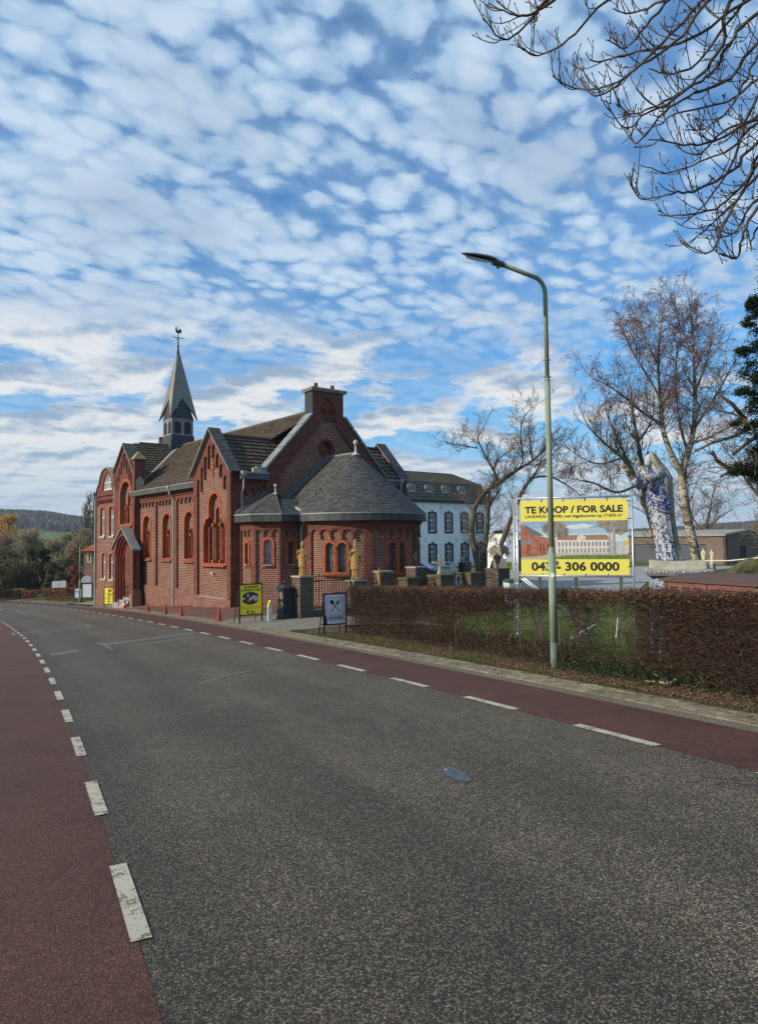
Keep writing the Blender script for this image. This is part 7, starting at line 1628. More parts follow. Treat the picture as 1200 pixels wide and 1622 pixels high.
for px_, w_, sc_, wall, roof, lb in ((79, 9, 1, 'whitewash', 'pantile', 'distant white farmhouse on the slope, leftmost of four'), (87, 11, 1.1, 'brick_barn', 'pantile', 'distant dark roofed barn on the slope, second from left'), (97, 8, 1, 'brick_house', 'roof_orange', 'distant pinkish house on the slope, third from left'), (103, 8, 1, 'whitewash', 'pantile', 'distant white house on the slope, rightmost of four')):
    q = at(px_, 850, 760); z_ = hill_z(q.x, q.y); simple_house('far_house', q.x, q.y, .3, w_, 8, z_, z_ + 3.4 * sc_, z_ + 6.6 * sc_, lb, wall, roof, group='houses on the far slope', hip=False, wins=[(1.5, 2.8, 1, 2.4), (4.5, 5.8, 1, 2.4)])
# ------------------------------------------------------------------ parked car, yard clutter
q = at(668, 905, 47); t = thing('parked_car', 'silver blue hatchback parked in front of the white house', 'car', (q.x - .55, 45, T(q.x, 45) + .04), -.35)
prof = [(-2.0, .35), (2.05, .35), (2.10, .62), (1.98, .82), (1.15, .98), (.35, 1.46), (-.9, 1.52), (-1.75, 1.40), (-2.05, .95)]
mb = MB(); mb.loft([[(x, y, z if abs(y) < .7 or z < 1 else z - .04) for x, z in prof] for y in (-.80, .80)] ); cb = part2(mb, 'body', 'car', t)
mb = MB(); mb.poly([(1.12, -.68, 1.0), (1.12, .68, 1.0), (.38, .60, 1.452), (.38, -.60, 1.452)]); mb.v = [(x + .012, y, z + .012) for x, y, z in mb.v]; mb.build('windscreen', M['car_glass'], cb)
for y in (-.812, .812): mb = MB(); mb.poly([(.95, y, 1.02), (.30, y, 1.36), (-.85, y, 1.42), (-1.6, y, 1.30), (-1.7, y, 1.02)]); mb.build('side_window', M['car_glass'], cb)
for y in (-.58, .58): mb = MB(); mb.ball((2.0, y, .70), .13, 10, 6, sx=.5, sy=1.3, sz=.6); mb.build('headlight', M['glass_pale'], cb)
mb = MB(); mb.box(2.06, 2.11, -.42, .42, .44, .60); mb.build('grille', M['rubber'], cb); mb = MB(); mb.box(2.11, 2.12, -.26, .26, .47, .56); mb.build('number_plate', M['yellow'], cb)
for x in (-1.3, 1.3):
    for y in (-.78, .78):
        mb = MB(); mb.tube([(x, y - .1, .31), (x, y + .1, .31)], .31, 18); wl = part2(mb, 'wheel', 'rubber', t); mb = MB(); mb.tube([(x, y - .11, .31), (x, y + .11, .31)], .18, 12); mb.build('rim', M['zinc'], wl)
q = at(717, 903, 40); t = thing('white_notice_board', 'small upright white notice board on the drive before the white house', 'notice board', (q.x, 40, T(q.x, 40))); mb = MB(); mb.box(-.16, .16, -.02, .02, q.z - t.location.z - .05, (854.8 - 890) * 40 / 1150 - t.location.z); part2(mb, 'panel', 'sign_white', t); mb = MB(); mb.box(-.18, -.15, 0, .03, 0, q.z - t.location.z + .4); mb.box(.15, .18, 0, .03, 0, q.z - t.location.z + .4); part2(mb, 'leg', 'steel', t)
q = at(740, 906, 38); t = thing('grey_bust', 'dark grey stone bust beside a blue black post near the bare tree', 'statue', (q.x, 38, T(q.x, 38))); zt_ = (854.6 - 884) * 38 / 1150 - t.location.z
mb = MB(); mb.loft([ring(0, 0, z, r, r * .8, 12, 5, .08) for z, r in ((0, .16), (zt_ - .75, .14), (zt_ - .55, .22), (zt_ - .25, .24), (zt_ - .12, .12))]); mb.ball((0, 0, zt_ - .05), .10, 10, 7); part2(mb, 'body', 'dark_stone', t)
q = at(732, 905, 39); t = thing('blue_black_post', 'squat blue black post left of the grey bust', 'post', (q.x, 39, T(q.x, 39))); mb = MB(); mb.box(-.2, .2, -.2, .2, 0, 1.5); mb.box(-.23, .23, -.23, .23, 1.5, 1.56); part2(mb, 'post_body', 'navy_iron', t); mb = MB(); mb.ball((0, 0, 1.7), .13, 10, 7); part2(mb, 'ball', 'stone_pale', t)
q = at(806, 901, 45); t = thing('yellow_sign', 'small bright yellow sign board left of the billboard', 'sign board', (q.x, 45, T(q.x, 45))); zl = (853.9 - 902) * 45 / 1150 - t.location.z; mb = MB(); mb.box(-.17, .17, -.02, .02, zl, zl + .48); pnl = part2(mb, 'panel', 'yellow', t); mb = MB(); mb.box(-.1, .1, -.024, -.02, zl + .3, zl + .34); mb.box(-.1, .1, -.024, -.02, zl + .18, zl + .21); mb.build('print_lines', M['ink'], pnl, kind='stuff'); mb = MB(); mb.box(-.03, .03, 0, .04, 0, zl); part2(mb, 'leg', 'steel', t)
q = at(811, 930, 30); t = thing('wheelie_bin', 'green lidded grey wheelie bin behind the mossy pillar', 'bin', (q.x, 30, T(q.x, 30)), .3); mb = MB(); mb.loft([[(a * h, b_ * h, z) for a, b_ in ((-1, -1), (1, -1), (1, 1), (-1, 1))] for z, h in ((.1, .22), (1.0, .28))]); part2(mb, 'body', 'sign_grey', t); mb = MB(); mb.loft([[(a * h, b_ * h, z) for a, b_ in ((-1, -1), (1, -1), (1, 1), (-1, 1))] for z, h in ((1.0, .30), (1.06, .30), (1.14, .2))]); part2(mb, 'lid', 'bin_green', t)
for x in (-.2, .2): mb = MB(); mb.tube([(x - .03, .2, .1), (x + .03, .2, .1)], .1, 10); part2(mb, 'wheel', 'rubber', t)
# mossy mound
t = thing('earth_mound', 'mossy heap of earth and stones beside the garage end wall', 'mound', (21.3, 40, T(21.3, 40))); mb = MB(); rgm = random.Random(3)
mb.loft([[(0 + r_ * 1.9 * math.cos(a) * (1 + .15 * math.sin(3 * a + z)), r_ * 1.6 * math.sin(a) * (1 + .12 * math.sin(4 * a)), z + .08 * math.sin(5 * a + r_ * 4)) for a in [2 * PI * i / 26 for i in range(26)]] for z, r_ in ((-.2, 1.5), (.5, 1.3), (1.0, 1.0), (1.4, .68), (1.62, .35), (1.70, .05))]); part2(mb, 'heap', 'moss', t)
mb = MB()
for _ in range(5200): a = rgm.uniform(0, 2 * PI); r_ = rgm.random() ** .6; z = 1.72 * (1 - r_ ** 1.8); leafquad(mb, Vector((r_ * 2.7 * math.cos(a), r_ * 2.2 * math.sin(a), z + rgm.uniform(0, .1))), .11, .9, rr_=rgm)
part2(mb, 'ground_cover', 'bush_grey', t, kind='stuff')
# ------------------------------------------------------------------ trees
def grow(mb_big, mb_small, p, d, L, r, lev, R, droop=0.0, maxlev=4, kids=(5, 5, 4, 3), wig=.16, ratio=.62, spread=.75, up=.12, small_r=.010, sides=(7, 5, 3, 3, 3), tip=.3, minr=.0028):
    """branch with side shoots; droop bends fine twigs downwards"""
    n = 5 if lev < 2 else (4 if lev < 3 else 3); pts = [p]; dirs = [d]; st = L / n
    for i in range(n):
        d = (d + Vector((R.gauss(0, wig), R.gauss(0, wig), R.gauss(0, wig) + up * (1 if lev < 2 else .5) - droop * (lev >= 2) * (i / n + .3)))).normalized(); p = p + d * st; pts.append(p); dirs.append(d)
    rad = [max(minr, r * (1 - (1 - tip) * i / n)) for i in range(n + 1)]
    (mb_small if r < small_r * 1.8 else mb_big).tube(pts, rad, sides[min(lev, 4)], cap=False, r=R.random())
    if lev >= maxlev: return
    k = kids[min(lev, len(kids) - 1)]
    for j in range(k):
        f = (j + R.uniform(.3, 1)) / k if lev else .25 + .75 * (j + R.random()) / k
        f = min(f, .999); i = int(f * n); q = pts[i].lerp(pts[i + 1], f * n - i); dd = dirs[i + 1]
        a = R.uniform(0, 2 * PI); pr_ = dd.orthogonal().normalized(); pr_ = Matrix.Rotation(a, 3, dd) @ pr_
        nd = (dd * R.uniform(.6, 1.0) + pr_ * spread * R.uniform(.6, 1.2) + Vector((0, 0, up * 1.2))).normalized()
        grow(mb_big, mb_small, q, nd, L * ratio * R.uniform(.7, 1.15) * (1 - .35 * f), max(minr, rad[i] * R.uniform(.42, .6)), lev + 1, R, droop, maxlev, kids, wig, ratio, spread, up, small_r, sides, tip, minr)
def limb_tree(name, label, limbs, R, bark, twig, base, cat='tree', group=None, twigk=6, **g):
    """limbs: lists of (point, radius); side branches sprout along them"""
    t = thing(name, label, cat, base, group=group); o = Vector(base); big, small = MB(), MB(); g0 = dict(L=1.4, every=.5, start=.25); g0.update({k: g.pop(k) for k in list(g) if k in g0})
    for limb in limbs:
        pts = [Vector(p) - o for p, r in limb]; rad = [r for p, r in limb]
        # smooth the polyline
        P_, R_ = [], []
        for i in range(len(pts) - 1):
            a0 = pts[max(i - 1, 0)]; a1, a2 = pts[i], pts[i + 1]; a3 = pts[min(i + 2, len(pts) - 1)]
            for s in range(4):
                u = s / 4; P_.append(.5 * ((2 * a1) + (a2 - a0) * u + (2 * a0 - 5 * a1 + 4 * a2 - a3) * u * u + (3 * a1 - a0 - 3 * a2 + a3) * u ** 3)); R_.append(rad[i] + (rad[i + 1] - rad[i]) * u)
        P_.append(pts[-1]); R_.append(rad[-1])
        big.tube(P_, R_, 10 if rad[0] > .06 else 6, cap=True); tot = 0; nxt = 0; LT = sum((P_[i + 1] - P_[i]).length for i in range(len(P_) - 1))
        for i in range(len(P_) - 1):
            seg_ = (P_[i + 1] - P_[i]); l = seg_.length; tot += l
            if tot < LT * g0['start'] and rad[0] > .05: nxt = tot; continue
            while nxt < tot:
                nxt += g0['every'] * R.uniform(.5, 1.4); f = tot / LT; dd = seg_.normalized(); pr_ = Matrix.Rotation(R.uniform(0, 2 * PI), 3, dd) @ dd.orthogonal().normalized()
                nd = (dd * R.uniform(.5, 1.0) + pr_ * .9 + Vector((0, 0, g.get('up', .12) * 2))).normalized()
                grow(big, small, P_[i].lerp(P_[i + 1], R.random()), nd, g0['L'] * R.uniform(.55, 1.15) * (1.15 - .5 * f), max(.006, min(R_[i] * .38, .022 if LT < 60 else .06)), 1, R, **g)
        dd = (P_[-1] - P_[-2]).normalized(); grow(big, small, P_[-1], dd, g0['L'] * .8, R_[-1], 1, R, **g)
    tr = big.build('trunk', M[bark], t, smooth=True); cr = small.build('crown', M[twig], t, kind='stuff'); return t
def PX(pts, Y): return [(at(x, y, Y + dy), r * (.74 if Y == 33.5 else .82 if Y == 27 else 1)) for x, y, dy, r in pts]
# multi-stemmed tree left of the billboard
Y0 = 33.5; R_ = random.Random(4); b0 = at(770, 935, Y0); b0.z = T(b0.x, b0.y)
limbs = [PX([(764, 950, 0, .26), (757, 900, -.2, .19), (748, 850, -.3, .15), (752, 805, -.2, .13), (768, 780, 0, .12), (790, 765, 0, .11), (815, 747, .2, .09), (845, 728, .6, .06), (868, 705, 1, .03)], Y0),
         PX([(768, 950, 0, .22), (765, 900, .2, .15), (772, 840, .3, .12), (774, 790, .3, .11), (776, 770, .2, .09), (785, 755, 0, .075), (765, 715, -.4, .05), (757, 695, -.6, .035), (762, 682, -.8, .02)], Y0),
         PX([(772, 950, 0, .24), (778, 905, 0, .17), (795, 858, -.2, .15), (812, 815, -.3, .13), (826, 780, -.2, .11), (842, 757, 0, .09), (852, 742, 0, .06), (857, 725, .2, .035)], Y0),
         PX([(842, 757, 0, .075), (870, 755, .4, .06), (900, 770, .8, .04), (925, 790, 1, .02)], Y0),
         PX([(815, 747, .2, .07), (828, 730, 0, .05), (824, 690, -.3, .04), (830, 660, -.6, .03), (845, 645, -.8, .018)], Y0),
         PX([(843, 730, .5, .06), (841, 712, .3, .05), (838, 695, 0, .03)], Y0), PX([(757, 710, -.6, .04), (735, 706, -1, .03), (715, 703, -1.3, .02)], Y0),
         PX([(790, 765, 0, .07), (782, 740, .5, .05), (795, 722, 1, .035), (815, 710, 1.4, .02)], Y0), PX([(774, 800, .3, .06), (790, 778, 1, .045), (800, 750, 1.5, .03)], Y0), PX([(845, 740, .5, .05), (872, 722, .3, .035), (890, 705, .2, .02)], Y0)]
limb_tree('bare_garden_tree', 'bare tree with three leaning stems between the white house and the billboard', limbs, R_, 'bark', 'twig_grey', b0, L=1.3, every=.24, kids=(5, 5, 4, 3), maxlev=4, wig=.20, up=.10, ratio=.66, minr=.0046, droop=.05, small_r=.02)
# tree behind the statue
Y0 = 27; R_ = random.Random(9); b0 = at(1056, 935, Y0); b0.z = T(b0.x, b0.y)
limbs = [PX([(1058, 960, 0, .22), (1054, 900, 0, .18), (1044, 860, 0, .17), (1034, 835, 0, .16), (1020, 790, 0, .13), (1000, 745, 0, .10), (985, 725, -.2, .08), (955, 700, -.5, .05), (935, 680, -.8, .03)], Y0),
         PX([(1034, 838, 0, .14), (1024, 800, .2, .125), (1019, 750, .3, .10), (1010, 700, .3, .08), (1003, 660, .2, .05), (1000, 630, .2, .03)], Y0),
         PX([(1000, 745, 0, .07), (975, 690, .3, .05), (960, 655, .5, .03)], Y0), PX([(1005, 770, 0, .07), (975, 780, -.3, .05), (940, 765, -.8, .035), (915, 760, -1, .02)], Y0), PX([(1010, 700, .3, .06), (1030, 670, .8, .04), (1035, 645, 1, .02)], Y0), PX([(985, 725, 0, .05), (950, 735, -.4, .035), (920, 725, -.8, .02)], Y0)]
limb_tree('bare_tree', 'dark bare tree with forked trunk directly behind the blue statue', limbs, R_, 'bark', 'twig', b0, L=1.45, every=.22, kids=(5, 5, 4, 3), maxlev=4, wig=.15, up=.14, ratio=.64, minr=.0048, small_r=.018)
# birch
Y0 = 30; R_ = random.Random(12); b0 = at(1110, 930, Y0); b0.z = T(b0.x, b0.y)
limbs = [PX([(1112, 950, 0, .24), (1102, 885, 0, .20), (1090, 830, 0, .19), (1083, 790, 0, .18), (1080, 750, 0, .17), (1090, 715, 0, .12), (1098, 680, 0, .10), (1100, 620, .2, .08), (1098, 560, .3, .06), (1095, 510, .4, .04), (1092, 482, .5, .02)], Y0),
         PX([(1080, 752, 0, .14), (1066, 725, -.2, .12), (1055, 700, -.3, .11), (1048, 670, -.3, .09), (1045, 630, -.3, .07), (1042, 580, -.2, .05), (1045, 530, 0, .035), (1050, 490, 0, .02)], Y0),
         PX([(1048, 672, -.3, .07), (1020, 655, -.6, .055), (990, 630, -.9, .045), (965, 612, -1.1, .03), (940, 600, -1.3, .018)], Y0), PX([(1045, 630, -.3, .055), (1025, 595, -.6, .045), (1000, 555, -.9, .035), (985, 520, -1, .02)], Y0),
         PX([(1098, 680, 0, .07), (1118, 650, .5, .055), (1140, 615, .9, .04), (1158, 580, 1.2, .02)], Y0), PX([(1088, 715, 0, .06), (1075, 665, .6, .05), (1070, 610, .9, .04), (1072, 550, 1.0, .02)], Y0),
         PX([(1100, 620, .2, .055), (1118, 575, -.3, .04), (1128, 530, -.5, .02)], Y0), PX([(1100, 700, 0, .06), (1130, 690, -.5, .045), (1165, 670, -.9, .03)], Y0), PX([(1042, 580, -.2, .04), (1020, 530, .4, .03), (1010, 495, .6, .018)], Y0), PX([(1095, 560, .3, .04), (1078, 520, .2, .03), (1070, 485, 0, .018)], Y0)]
limb_tree('birch_tree', 'tall bare birch with pale flaking trunk right of the blue statue', limbs, R_, 'birch_bark', 'twig_birch', b0, L=1.45, every=.19, kids=(6, 5, 5, 3), maxlev=4, wig=.13, up=.13, ratio=.68, droop=.26, minr=.0046, small_r=.022)
# bare tree farther back on the right
Y0 = 112; R_ = random.Random(15); b0 = at(1118, 880, Y0); b0.z = T(b0.x, b0.y)
limbs = [PX([(1116, 890, 0, .34), (1116, 860, 0, .30), (1118, 835, 0, .24), (1124, 808, 0, .16), (1128, 785, 0, .08)], Y0), PX([(1116, 845, 0, .16), (1098, 822, 0, .10), (1090, 795, 0, .05)], Y0), PX([(1118, 838, 0, .16), (1142, 818, 0, .10), (1162, 805, 0, .05)], Y0)]
limb_tree('bare_tree', 'wide low bare tree behind the garage roof, right of the birch', limbs, R_, 'bark_grey', 'twig_grey', b0, L=4.6, every=.75, kids=(5, 5, 4, 3), maxlev=4, wig=.16, up=.08, ratio=.66, minr=.016, small_r=.06)
Y0 = 45; R_ = random.Random(16); b0 = at(1215, 900, Y0); b0.z = T(b0.x, b0.y)
limbs = [PX([(1215, 925, 0, .3), (1215, 850, 0, .22), (1212, 780, 0, .15), (1205, 730, 0, .08)], Y0), PX([(1214, 800, 0, .12), (1185, 765, 0, .08), (1165, 730, 0, .04)], Y0)]
limb_tree('bare_tree', 'bare tree at the right picture edge below the evergreen', limbs, R_, 'bark_grey', 'twig_grey', b0, L=2.4, every=.38, kids=(5, 5, 4, 3), maxlev=4, wig=.16, up=.08, ratio=.66, minr=.008, small_r=.03)
# evergreen on the right edge with long crooked branches
def foliage(mb, c, R3, n, size, R, el=.8):
    c = Vector(c)
    for _ in range(n):
        v = Vector((R.gauss(0, 1), R.gauss(0, 1), R.gauss(0, 1))).normalized() * (R.random() ** .55) * R.choice((.9, 1, 1.12, 1.35)); leafquad(mb, c + Vector((v.x * R3[0], v.y * R3[1], v.z * R3[2])), size, el, rr_=R)
Y0 = 21; R_ = random.Random(17); b0 = at(1222, 960, Y0); b0.z = T(b0.x, b0.y)
t = thing('evergreen_tree', 'dark evergreen tree with long crooked limbs cut by the right picture edge', 'tree', b0); big, small, lf = MB(), MB(), MB()
def Q(x, y, dy=0): return at(x, y, Y0 + dy) - b0
big.tube([Vector((0, 0, -.2)), Q(1222, 850), Q(1222, 700), Q(1225, 560), Q(1225, 450)], [.26, .22, .17, .11, .05], 10)
for pl in ([(1222, 740), (1190, 735), (1160, 745), (1140, 755)], [(1222, 700), (1200, 690), (1180, 665), (1160, 655), (1135, 650)], [(1190, 672), (1165, 690), (1130, 700), (1100, 715)], [(1180, 665), (1160, 640), (1138, 625)], [(1160, 745), (1135, 730), (1128, 715)], [(1200, 690), (1185, 700), (1160, 720)]):
    P_ = [Q(x, y, R_.uniform(-.3, .3)) for x, y in pl]; big.tube(P_, [.07, .055, .042, .030, .022][:len(P_)], 7)
    for _ in range(9): i = R_.randrange(len(P_) - 1); q = P_[i].lerp(P_[i + 1], R_.random()); grow(big, small, q, Vector((-.6, R_.gauss(0, .5), R_.uniform(-.6, .5))).normalized(), R_.uniform(.5, 1.0), .014, 2, R_, .08, 4, (4, 4, 3, 3), .2, .7, minr=.004)
for (x, y, rx, rz_, n) in ((1192, 480, 9, 10, 900), (1215, 478, 20, 16, 1200), (1190, 512, 10, 6, 500), (1182, 557, 12, 5, 500), (1205, 545, 18, 12, 900), (1200, 590, 14, 14, 1000), (1192, 618, 14, 9, 700), (1210, 640, 16, 14, 800), (1200, 668, 16, 10, 700), (1198, 715, 14, 10, 700), (1186, 742, 22, 8, 900), (1205, 760, 14, 16, 800), (1214, 700, 14, 60, 1500), (1220, 560, 16, 80, 1600), (1165, 748, 14, 5, 300), (1175, 668, 10, 5, 260)):
    k = Y0 / 1150
    for j in range(5):
        cx_, cy_ = x + R_.gauss(0, rx * .6), y + R_.gauss(0, rz_ * .8); foliage(lf, Q(cx_ - 5, cy_, R_.uniform(-.5, .5)), (rx * k * .9, rx * k * .9, rz_ * k * .85), n // 3, .085, R_)
big.build('trunk', M['bark'], t, smooth=True); small.build('twigs', M['twig'], t, kind='stuff'); lf.build('crown', M['conifer'], t, kind='stuff')
# branches of the near tree reaching in from the upper right; its trunk stands behind the hedge outside the picture
Y0 = 6.4; R_ = random.Random(23); tb0 = Vector((8.2, 8.0, 0)); tb0.z = T(8.2, 8.0); t = thing('roadside_tree', 'overhanging bare branches with upturned twig tips in the upper right corner', 'tree', tb0); big, small = MB(), MB()
def q_(x, y, dy=0): return at(x, y, Y0 + dy) - tb0
big.tube([Vector((0, 0, -.2)), Vector((0, 0, 2)), Vector((-.1, -.1, 4)), Vector((-.2, -.3, 6.2)), Vector((-.3, -.5, 8.5))], [.26, .22, .19, .15, .08], 12)
hubs = [q_(1500, -260, .6), q_(1420, -80, .4), q_(1400, 120, .2), q_(1330, 300, 0)]
for h in hubs: big.tube([Vector((-.15, -.2, min(8, max(3.5, h.z - .8)))), h.lerp(Vector((0, -.2, h.z - .5)), .4), h], [.09, .06, .04], 8)
BRN = [[(1180, -120), (1060, -40), (960, 0), (899, 59), (848, 84), (826, 75)], [(1150, -140), (980, -60), (870, 0), (839, 33), (797, 60), (766, 31)], [(1120, -120), (930, -40), (850, 15), (815, 25), (775, 7)],
       [(1260, -90), (1180, -30), (1123, 0), (1072, 62), (1017, 106), (965, 127), (918, 139), (877, 119)], [(1240, -110), (1150, -40), (1090, 22), (1039, 73), (998, 121), (945, 147), (920, 130)],
       [(1270, -60), (1152, 0), (1145, 66), (1112, 114), (1064, 158), (1024, 183), (987, 198), (962, 163)], [(1320, -30), (1200, 29), (1156, 66), (1127, 117), (1083, 147), (1031, 169), (995, 180), (975, 165)],
       [(1320, 0), (1200, 70), (1156, 121), (1101, 150), (1050, 180), (1013, 224), (987, 207)], [(1320, 90), (1200, 176), (1141, 213), (1090, 227), (1033, 218)], [(1320, 110), (1200, 194), (1163, 235), (1119, 253), (1064, 273), (1020, 266)],
       [(1310, 140), (1200, 220), (1163, 264), (1108, 297), (1064, 306), (1017, 312), (1000, 288)], [(1300, 60), (1200, 154), (1156, 257), (1119, 323), (1079, 363)], [(1290, 180), (1200, 257), (1174, 312), (1127, 352), (1097, 378)],
       [(1270, 240), (1200, 323), (1182, 367), (1167, 407), (1150, 401)], [(1290, 200), (1200, 286), (1145, 359), (1123, 403), (1083, 383)], [(1330, 160), (1215, 230), (1180, 290), (1130, 330), (1075, 340), (1040, 345)],
       [(1300, -80), (1100, -30), (1030, 30), (985, 70), (955, 60)], [(1300, -60), (1180, 10), (1090, 60), (1010, 80), (950, 95), (935, 80)], [(1330, 60), (1220, 110), (1150, 160), (1080, 175), (1050, 195)], [(1310, 200), (1230, 290), (1190, 330), (1160, 365), (1135, 360)],
       [(1260, -100), (1130, -60), (1050, 0), (1000, 20), (965, 15)], [(1330, 20), (1230, 50), (1195, 95), (1165, 165), (1120, 200), (1085, 205)], [(1240, -60), (1160, 20), (1100, 95), (1060, 120), (1030, 110)], [(1330, 240), (1240, 330), (1200, 370), (1185, 395)], [(1280, -100), (1010, -50), (900, -20), (860, 10), (842, 30)], [(1300, 120), (1215, 180), (1150, 200), (1110, 240), (1070, 235)]]
for bi, pl in enumerate(BRN):
    dy = R_.uniform(-.7, .7); P_ = [q_(x + R_.gauss(0, 3), y + R_.gauss(0, 3), dy + .1 * i * R_.uniform(-1, 1)) for i, (x, y) in enumerate(pl)]
    h = min(hubs, key=lambda u: (u - P_[0]).length); P_ = [h] + P_; S = []
    for i in range(len(P_) - 1):
        a0, a1, a2, a3 = P_[max(i - 1, 0)], P_[i], P_[i + 1], P_[min(i + 2, len(P_) - 1)]
        for s in range(5): u = s / 5; S.append(.5 * ((2 * a1) + (a2 - a0) * u + (2 * a0 - 5 * a1 + 4 * a2 - a3) * u * u + (3 * a1 - a0 - 3 * a2 + a3) * u ** 3))
    S.append(P_[-1]); n = len(S); rad = [.017 * (1 - i / n) + .0042 for i in range(n)]; S = [p + Vector((R_.gauss(0, .006), 0, R_.gauss(0, .006))) for p in S]; big.tube(S, rad, 6)
    def bud(p, d, k=1): small.tube([p, p + d * .008 * k, p + d * .02 * k], [.0045, .006, .002], 5, r=.9)
    for i in range(5, n - 1):
        if R_.random() < .62:
            d0 = (S[i + 1] - S[i]).normalized(); sd_ = R_.choice((-1, 1)); v = (d0 * .8 + Vector((R_.gauss(0, .35), R_.gauss(0, .5), .35 * R_.random() + .55 * sd_ * (sd_ > 0) - .45 * (sd_ < 0)))).normalized(); L = R_.uniform(.12, .42); p = S[i]; tw = [p]; k_ = 5
            for j in range(k_): v = (v + Vector((R_.gauss(0, .10), R_.gauss(0, .1), .24 + R_.gauss(0, .08)))).normalized(); p = p + v * L / k_; tw.append(p)
            small.tube(tw, [.0052, .0048, .0044, .004, .0036, .003], 5, cap=False); bud(tw[-1], v)
            for j in range(1, k_):
                if R_.random() < .55:
                    v2 = (v + Vector((R_.gauss(0, .6), R_.gauss(0, .6), R_.uniform(.1, .8)))).normalized(); e = tw[j] + v2 * R_.uniform(.02, .10); small.tube([tw[j], e], [.0036, .003], 4, cap=False); bud(e, v2, .9)
    bud(S[-1], (S[-1] - S[-2]).normalized(), 1.3)
big.build('limbs', M['twig_near'], t, smooth=True); small.build('twigs', M['twig_near'], t, kind='stuff')
# ------------------------------------------------------------------ vegetation at the far left and behind
def bushy(name, label, x0, x1, ytop, ybase, Y, mat, n, size, cat='tree', group=None, bark='bark_grey', lumps=16, trunk=True, el=.8, seed=1, flat=1.0):
    R = random.Random(seed); k = Y / 1150; xc = (x0 + x1) / 2; b0 = at(xc, ybase, Y); b0.z = min(b0.z, T(b0.x, b0.y)) if cat == 'tree' else b0.z; t = thing(name, label, cat, b0, group=group); top = at(xc, ytop, Y).z - b0.z; w_ = (x1 - x0) * k / 2; mb = MB()
    for j in range(lumps):
        f = (j + R.random()) / lumps; s = min(w_, top * .5) * R.uniform(.30, .55); z = top * (.10 + .90 * f) - s * .55 * f; wr_ = w_ * (.55 + .45 * math.sin(PI * min(1, .25 + .7 * f))) * (1 - .35 * f * f); c = (R.uniform(-1, 1) * wr_ * .8, R.uniform(-1, 1) * wr_ * .8, z)
        foliage(mb, c, (s, s, s * .8 * flat), n // lumps, size, R, el)
    if trunk:
        tk = MB(); tk.tube([(0, 0, -.5), (.1, 0, top * .4), (0, .1, top * .8)], [top * .035, top * .025, top * .008], 7)
        for _ in range(10): a = R.uniform(0, 2 * PI); z = top * R.uniform(.25, .7); tk.tube([(0, 0, z), (math.cos(a) * w_ * .5, math.sin(a) * w_ * .5, z + top * .14), (math.cos(a) * w_ * .85, math.sin(a) * w_ * .85, z + top * .25)], [top * .012, top * .007, top * .002], 5)
        tk.build('trunk', M[bark], t)
    mb.build('crown' if cat == 'tree' else 'foliage', M[mat], t, kind='stuff'); return t
def bare(name, label, x, ytop, ybase, Y, spread_px, seed, twig='twig', group=None, kids=(5, 5, 4, 3), up=.12, L=None, n=9):
    R = random.Random(seed); k = Y / 1150; b0 = at(x, ybase, Y); b0.z = min(b0.z, T(b0.x, b0.y)); t = thing(name, label, 'tree', b0, group=group); H = at(x, ytop, Y).z - b0.z; big, small = MB(), MB()
    big.tube([(0, 0, -.5), (.05 * H, 0, H * .35), (0, .03 * H, H * .6)], [H * .028, H * .02, H * .012], 7)
    for i in range(n): a = 2 * PI * i / n + R.uniform(-.3, .3); z = H * R.uniform(.25, .6); sp = spread_px * k; d = Vector((math.cos(a) * sp, math.sin(a) * sp, H * .55)).normalized(); grow(big, small, Vector((0, 0, z)), d, H * .42, H * .010, 1, R, .04, 4, kids, .14, .62, .8, up, .001, minr=.00055 * Y * .55)
    big.build('trunk', M['bark_grey'], t); small.build('crown', M[twig], t, kind='stuff'); 
    if not small.v: pass
    return t
LT = 'trees beyond the road bend'
bushy('willow_tree', 'golden willow at the left picture edge', -22, 30, 816, 905, 135, 'willow', 9000, .5, seed=2, lumps=26, group=LT, el=2.5)
bushy('wild_tree', 'brown green tree right beside the golden willow', 18, 62, 836, 912, 118, 'bush_grey', 8000, .42, seed=3, group=LT, lumps=26); bushy('wild_tree', 'brown leafless thicket below the green hill field', 50, 98, 853, 915, 105, 'bush_brown', 8000, .36, seed=4, group=LT, lumps=26); bushy('wild_tree', 'pale brown tree between the hill field and the chapel corner', 88, 132, 842, 925, 98, 'bush_grey', 9000, .34, seed=5, group=LT, lumps=28)
bushy('wild_tree', 'brown tree right behind the distant lamp post', 112, 152, 838, 930, 92, 'bush_brown', 8000, .32, seed=6, group=LT, lumps=26); bushy('wild_tree', 'low olive tree in the middle of the far thicket', 60, 100, 868, 925, 92, 'bush_grey', 6000, .3, seed=31, group=LT, lumps=22)
bushy('dark_evergreen', 'dark evergreen at the left edge below the willow', -25, 42, 870, 935, 84, 'evergreen', 11000, .30, seed=7, group='dark evergreens by the road', lumps=30); bushy('dark_evergreen', 'dark pointed evergreen right of the farthest lamp post', 38, 62, 866, 935, 82, 'evergreen', 6000, .26, seed=8, group='dark evergreens by the road'); bushy('dark_evergreen', 'dark ivy clad tree with yellow green top', 56, 84, 867, 935, 80, 'conifer', 8000, .26, seed=9, group='dark evergreens by the road', lumps=24)
